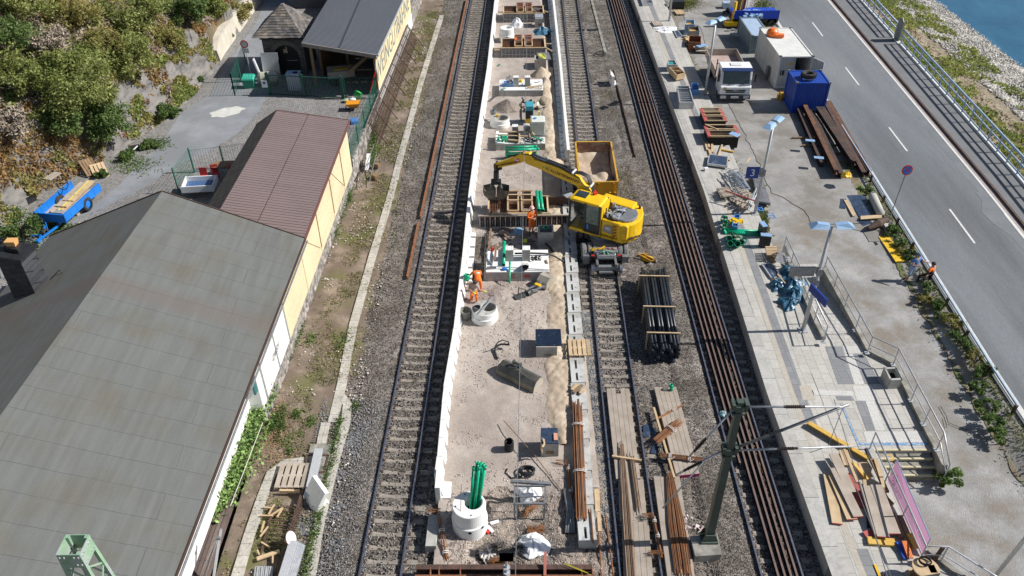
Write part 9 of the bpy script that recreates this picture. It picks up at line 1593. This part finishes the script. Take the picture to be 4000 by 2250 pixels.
 # ================= people =================
def figure(label,loc,J,mats,hair=None,helmet=None,vest=None,extra=(),sc=1.,face=(0,-1,0),group=None):
 """J: joints in metres relative to loc; one continuous skinned body, materials given per limb"""
 t=thing('person',label,'person',loc);t['label']=label
 order=['pelvis','spine','chest','neck','head','crown','shL','elL','wrL','paL','shR','elR','wrR','paR','hiL','knL','anL','toL','hiR','knR','anR','toR']
 par=dict(spine='pelvis',chest='spine',neck='chest',head='neck',crown='head',shL='chest',elL='shL',wrL='elL',paL='wrL',shR='chest',elR='shR',wrR='elR',paR='wrR',hiL='pelvis',knL='hiL',anL='knL',toL='anL',hiR='pelvis',knR='hiR',anR='knR',toR='anR')
 rad=dict(pelvis=.15,spine=.145,chest=.16,neck=.062,head=.095,crown=.075,sh=.078,el=.05,wr=.034,pa=.036,hi=.098,kn=.068,an=.048,to=.042)
 idx={k:i for i,k in enumerate(order)};me=bpy.data.meshes.new('body');me.from_pydata([tuple(V(J[k])*sc)for k in order],[(idx[k],idx[p])for k,p in par.items()],[])
 o=bpy.data.objects.new('tmp',me);COL.objects.link(o);md=o.modifiers.new('s','SKIN');sk=me.skin_vertices[0].data
 for k,i in idx.items():r=rad.get(k,rad.get(k[:2],.05))*sc;sk[i].radius=(r,r*(.8 if k in('spine','chest','pelvis')else 1));sk[i].use_root=(k=='pelvis')
 sb_=o.modifiers.new('u','SUBSURF');sb_.levels=2;bpy.context.view_layer.update();m2=bpy.data.meshes.new_from_object(o.evaluated_get(bpy.context.evaluated_depsgraph_get()));bpy.data.objects.remove(o);m2.name='body'
 bmm=bmesh.new();bmm.from_mesh(m2);nb0=len(bmm.verts)
 for s in 'LR':
  w_,p_=V(J['wr'+s])*sc,V(J['pa'+s])*sc;d=(p_-w_).normalized();side=d.cross(Z if abs(d.z)<.8 else V(1,0,0)).normalized();cu=side.cross(d).normalized();mb=MB()
  for k in range(4):a=p_+side*(k-1.5)*.018;ln=(.068,.078,.072,.055)[k];mb.tube([a-d*.01,a+d*ln*.5-cu*.006,a+d*ln-cu*.03],[.0085,.008,.006],6)
  a=w_.lerp(p_,.55)-side*.03;mb.tube([a,a+d*.03-side*.022,a+d*.055-side*.03-cu*.01],[.01,.009,.007],6)
  b0_=len(bmm.verts);vl=[bmm.verts.new(v)for v in mb.v];[bmm.faces.new([vl[i]for i in fc])for fc in mb.f]
 bmm.to_mesh(m2);bmm.free();m2.materials.clear();names=[];segs=[(k,p,V(J[k])*sc,V(J[p])*sc)for k,p in par.items()]
 for mm in dict.fromkeys(mats.values()):m2.materials.append(mm);names.append(mm)
 for pg in m2.polygons:
  c=pg.center;best=None
  for k,p,a,b in segs:
   ab=a-b;u=max(0,min(1,(c-b).dot(ab)/ab.length_squared));dd_=(c-(b+ab*u)).length-rad.get(k[:2],.1)*.3
   if best is None or dd_<best[0]:best=(dd_,k,u)
  k=best[1];kk={'neck':'skin','head':'skin','crown':'skin','spine':'shirt','chest':'shirt','sh':'shirt','el':'sleeve' if best[2]>.5 else 'shirt','wr':'forearm','pa':'hand','hi':'trousers','kn':'trousers','an':'shin','to':'shoe'}.get(k if k in('neck','head','crown','spine','chest')else k[:2],'shirt')
  if k[:2]=='an' and best[2]>.8:kk='shoe'
  pg.material_index=names.index(mats.get(kk,mats['shirt']));pg.use_smooth=True
 bo=bpy.data.objects.new('body',m2);COL.objects.link(bo);bo.parent=t
 hd=V(J['head'])*sc;fc=V(face).normalized();up=(V(J['crown'])*sc-hd).normalized();rt=fc.cross(up).normalized()
 mb=MB();[mb.lathe(hd+fc*.088+rt*s*.032+up*.02,[(0,.006),(.011,0),(0,-.006)],8)for s in(-1,1)];mb.box(hd+fc*.088-up*.045,(.04,.01,.01));bpy_o=mb.build('face_features',M_dark,None,loc=(0,0,0));bpy_o.parent=t
 mb=MB();mb.lathe(hd+fc*.1-up*.01,[(0,.012),(.012,0),(0,-.02)],8);[mb.lathe(hd+rt*s*.092,[(0,.03),(.016,0),(0,-.03)],8)for s in(-1,1)];bpy_o=mb.build('nose_and_ears',M_skin,None,loc=(0,0,0));bpy_o.parent=t
 R=Matrix((rt,fc,up)).transposed()
 if hair or helmet:mb=MB();mb.lathe(hd+up*(.03 if hair else .045)-fc*.012,[(.112,-.02),(.117,.03),(.1,.075),(.06,.105),(0,.115)]if hair else[(.15,-.01),(.125,.02),(.12,.06),(.09,.1),(0,.125)],18,R=R);bpy_o=mb.build('hair' if hair else 'helmet',hair or helmet,None,loc=(0,0,0),smooth=True);bpy_o.parent=t
 for nm,pts,r_,m_ in extra:mb=MB();mb.tube([V(p)*sc for p in pts],r_,10);bpy_o=mb.build(nm,m_,None,loc=(0,0,0),smooth=True);bpy_o.parent=t
 return t
def stand(bend=0.,yaw=0.,aL=((-.2,0,1.42),(-.26,-.05,1.15),(-.24,-.15,.92)),aR=((.2,0,1.42),(.26,-.05,1.15),(.24,-.15,.92)),step=.12):
 J=dict(pelvis=(0,0,.96),spine=(0,0,1.14),chest=(0,0,1.36),neck=(0,-.01,1.52),head=(0,-.02,1.64),crown=(0,-.01,1.74),hiL=(-.1,0,.9),knL=(-.12,-.03,.5),anL=(-.13,.02,.1),toL=(-.14,-.14,.04),hiR=(.1,0,.9),knR=(.12,-.03+step*.3,.5),anR=(.13,.02+step,.1),toR=(.15,-.14+step,.04))
 for s,a in(('L',aL),('R',aR)):J['sh'+s],J['el'+s],J['wr'+s]=a;d=(V(a[2])-V(a[1])).normalized();J['pa'+s]=tuple(V(a[2])+d*.085)
 R=Matrix.Rotation(yaw,3,'Z');return{k:tuple(R@V(v))for k,v in J.items()}
OR,RF=M_orange,M_reflect
def bands(J,torso=True,legs=True):
 e=[];g=lambda k:V(J[k])
 if torso:e.append(('reflective_band',[g('spine')+Z*.02-V(0,0,0),g('spine')+(g('chest')-g('spine')).normalized()*.05],.155,RF))
 if legs:
  for s in 'LR':m_=g('an'+s).lerp(g('kn'+s),.45);d=(g('kn'+s)-g('an'+s)).normalized();e.append(('reflective_band',[m_,m_+d*.05],.072,RF))
 return e
J=stand(aL=((-.2,0,1.42),(-.28,-.06,1.17),(-.08,-.22,1.14)),aR=((.2,0,1.42),(.28,-.06,1.17),(.06,-.24,1.12)),yaw=.5);b=at('C',730,1165,.25);figure('worker in full orange hi vis suit standing with folded arms before the ribbed formwork',V(b.x,b.y,.22),J,dict(skin=M_skin,shirt=OR,sleeve=OR,forearm=OR,hand=M_skin,trousers=OR,shin=OR,shoe=M_black),helmet=mat('red_white_helmet',(.7,.1,.08),(.75,.7,.7),8,.5),extra=bands(J),face=V(.48,-.88,0),sc=1.05)
J=stand(aL=((-.2,0,1.42),(-.26,-.12,1.18),(-.1,-.3,1.22)),aR=((.2,-.02,1.42),(.38,-.12,1.26),(.6,-.2,1.2)),yaw=.35,step=.22);b=at(31,1055,675,.1);J={k:(v[0]+.12*max(0,v[2]-.5),v[1]+.1*max(0,v[2]-.5),v[2])for k,v in J.items()};figure('man in blue shirt, pale blue shorts and cap talking at the roadside',V(b.x,b.y,.02),J,dict(skin=M_skin,shirt=mat('blue_shirt',(.05,.17,.42),(.08,.22,.5),5,.8),sleeve=M_skin,forearm=M_skin,hand=M_skin,trousers=mat('pale_blue_shorts',(.3,.38,.52),rough=.8),shin=M_skin,shoe=M_black),hair=mat('blue_grey_cap',(.08,.13,.2),rough=.8),face=(.8,-.5,0),sc=1.05)
b=at(31,1245,600,.9);J=dict(pelvis=(0,0,.1),spine=(.02,.02,.28),chest=(.04,.04,.5),neck=(.02,.03,.66),head=(-.02,.02,.78),crown=(-.02,.02,.88),shL=(-.14,-.08,.56),elL=(-.3,-.2,.36),wrL=(-.46,-.1,.3),paL=(-.54,-.08,.28),shR=(.14,.15,.56),elR=(.05,-.05,.3),wrR=(-.2,-.15,.24),paR=(-.28,-.16,.22),hiL=(-.06,.1,.08),knL=(-.46,.06,.14),anL=(-.5,.0,-.3),toL=(-.62,-.04,-.36),hiR=(-.04,-.1,.08),knR=(-.36,-.2,.08),anR=(-.28,-.26,-.36),toR=(-.38,-.32,-.42));DK=mat('black_clothes',(.015,.015,.018),(.03,.03,.032),6,.85)
figure('dark bearded man in orange vest sitting on the guard rail',V(b.x-.08,b.y,.5),J,dict(skin=M_skin,shirt=OR,sleeve=DK,forearm=DK,hand=M_skin,trousers=DK,shin=DK,shoe=M_black),hair=M_hair,face=(-1,-.2,0),sc=1.1)
b=at('D',300,900,.2);J=dict(pelvis=(.0,.0,.5),spine=(-.02,.02,.7),chest=(-.01,-.02,.93),neck=(.04,-.08,1.06),head=(.08,-.14,1.15),crown=(.1,-.17,1.24),shL=(.16,-.1,.96),elL=(.3,-.22,.76),wrL=(.5,-.25,.72),paL=(.58,-.26,.71),shR=(-.19,.0,.95),elR=(-.2,-.15,.72),wrR=(-.02,-.3,.68),paR=(.05,-.34,.67),hiL=(.1,0,.46),knL=(.15,-.35,.42),anL=(.15,-.3,.02),toL=(.15,-.42,-.02),hiR=(-.1,0,.46),knR=(-.12,-.3,.2),anR=(-.12,.1,.06),toR=(-.12,.2,.0));figure('worker in grey shirt and orange trousers kneeling at the manhole ring',V(b.x-.08,b.y+.32,.16),J,dict(skin=M_skin,shirt=mat('grey_tshirt',(.33,.29,.27),rough=.85),sleeve=M_skin,forearm=M_skin,hand=mat('neon_glove',(.6,.8,.05),rough=.6),trousers=OR,shin=OR,shoe=M_black),hair=M_hair,extra=[('brace',[(-.12,.08,.6),(-.1,.1,.95),(.0,-.02,1.04)],.02,M_black)],face=(.5,-.7,-.3),sc=1.05)
b=at('D',330,640,.2);J=dict(pelvis=(0.05,-.2,.9),spine=(.03,-.02,1.02),chest=(-.02,.22,1.02),neck=(-.06,.38,.93),head=(-.07,.46,.84),crown=(-.08,.52,.76),shL=(-.2,.24,1.),elL=(-.36,.3,.78),wrL=(-.52,.26,.62),paL=(-.6,.24,.57),shR=(.16,.26,1.),elR=(.2,.4,.75),wrR=(.05,.45,.55),paR=(.0,.47,.47),hiL=(-.06,-.22,.84),knL=(-.1,-.2,.45),anL=(-.12,-.3,.05),toL=(-.12,-.18,0),hiR=(.16,-.22,.84),knR=(.2,-.25,.45),anR=(.2,-.38,.05),toR=(.2,-.26,0));figure('worker in full orange suit bending over beside the white wall with a green pipe bend',V(b.x,b.y-.2,.0),J,dict(skin=M_skin,shirt=OR,sleeve=OR,forearm=OR,hand=M_black,trousers=OR,shin=OR,shoe=M_black),hair=M_hair,extra=[('reflective_band',[(.03,0,1.02),(.02,.05,1.03)],.16,RF)],face=(-.1,.5,-.85),sc=1.05)
gpipe(at('D',165,560,.75),at('D',165,505,.95),.14,'wide green pipe bend held by the bending orange worker')
b=E_(1.15,.55,1.85);J=dict(pelvis=(0,0,.1),spine=(0,0,.28),chest=(0,0,.5),neck=(-.02,0,.64),head=(-.04,0,.75),crown=(-.04,0,.85),shL=(-.1,-.17,.55),elL=(-.25,-.22,.32),wrL=(-.45,-.1,.3),paL=(-.53,-.06,.3),shR=(.02,.18,.55),elR=(-.12,.26,.32),wrR=(-.35,.24,.3),paR=(-.43,.24,.3),hiL=(-.05,-.08,.08),knL=(-.42,.08,.1),anL=(-.55,.12,-.25),toL=(-.66,.18,-.28),hiR=(.02,.1,.08),knR=(-.36,.26,.1),anR=(-.48,.32,-.25),toR=(-.6,.38,-.28));figure('bald excavator driver in grey shirt sitting in the cab',b,J,dict(skin=M_skin,shirt=MATS['grey_tshirt'],sleeve=M_skin,forearm=M_skin,hand=M_skin,trousers=DK,shin=DK,shoe=M_black),face=(-.88,.47,0))
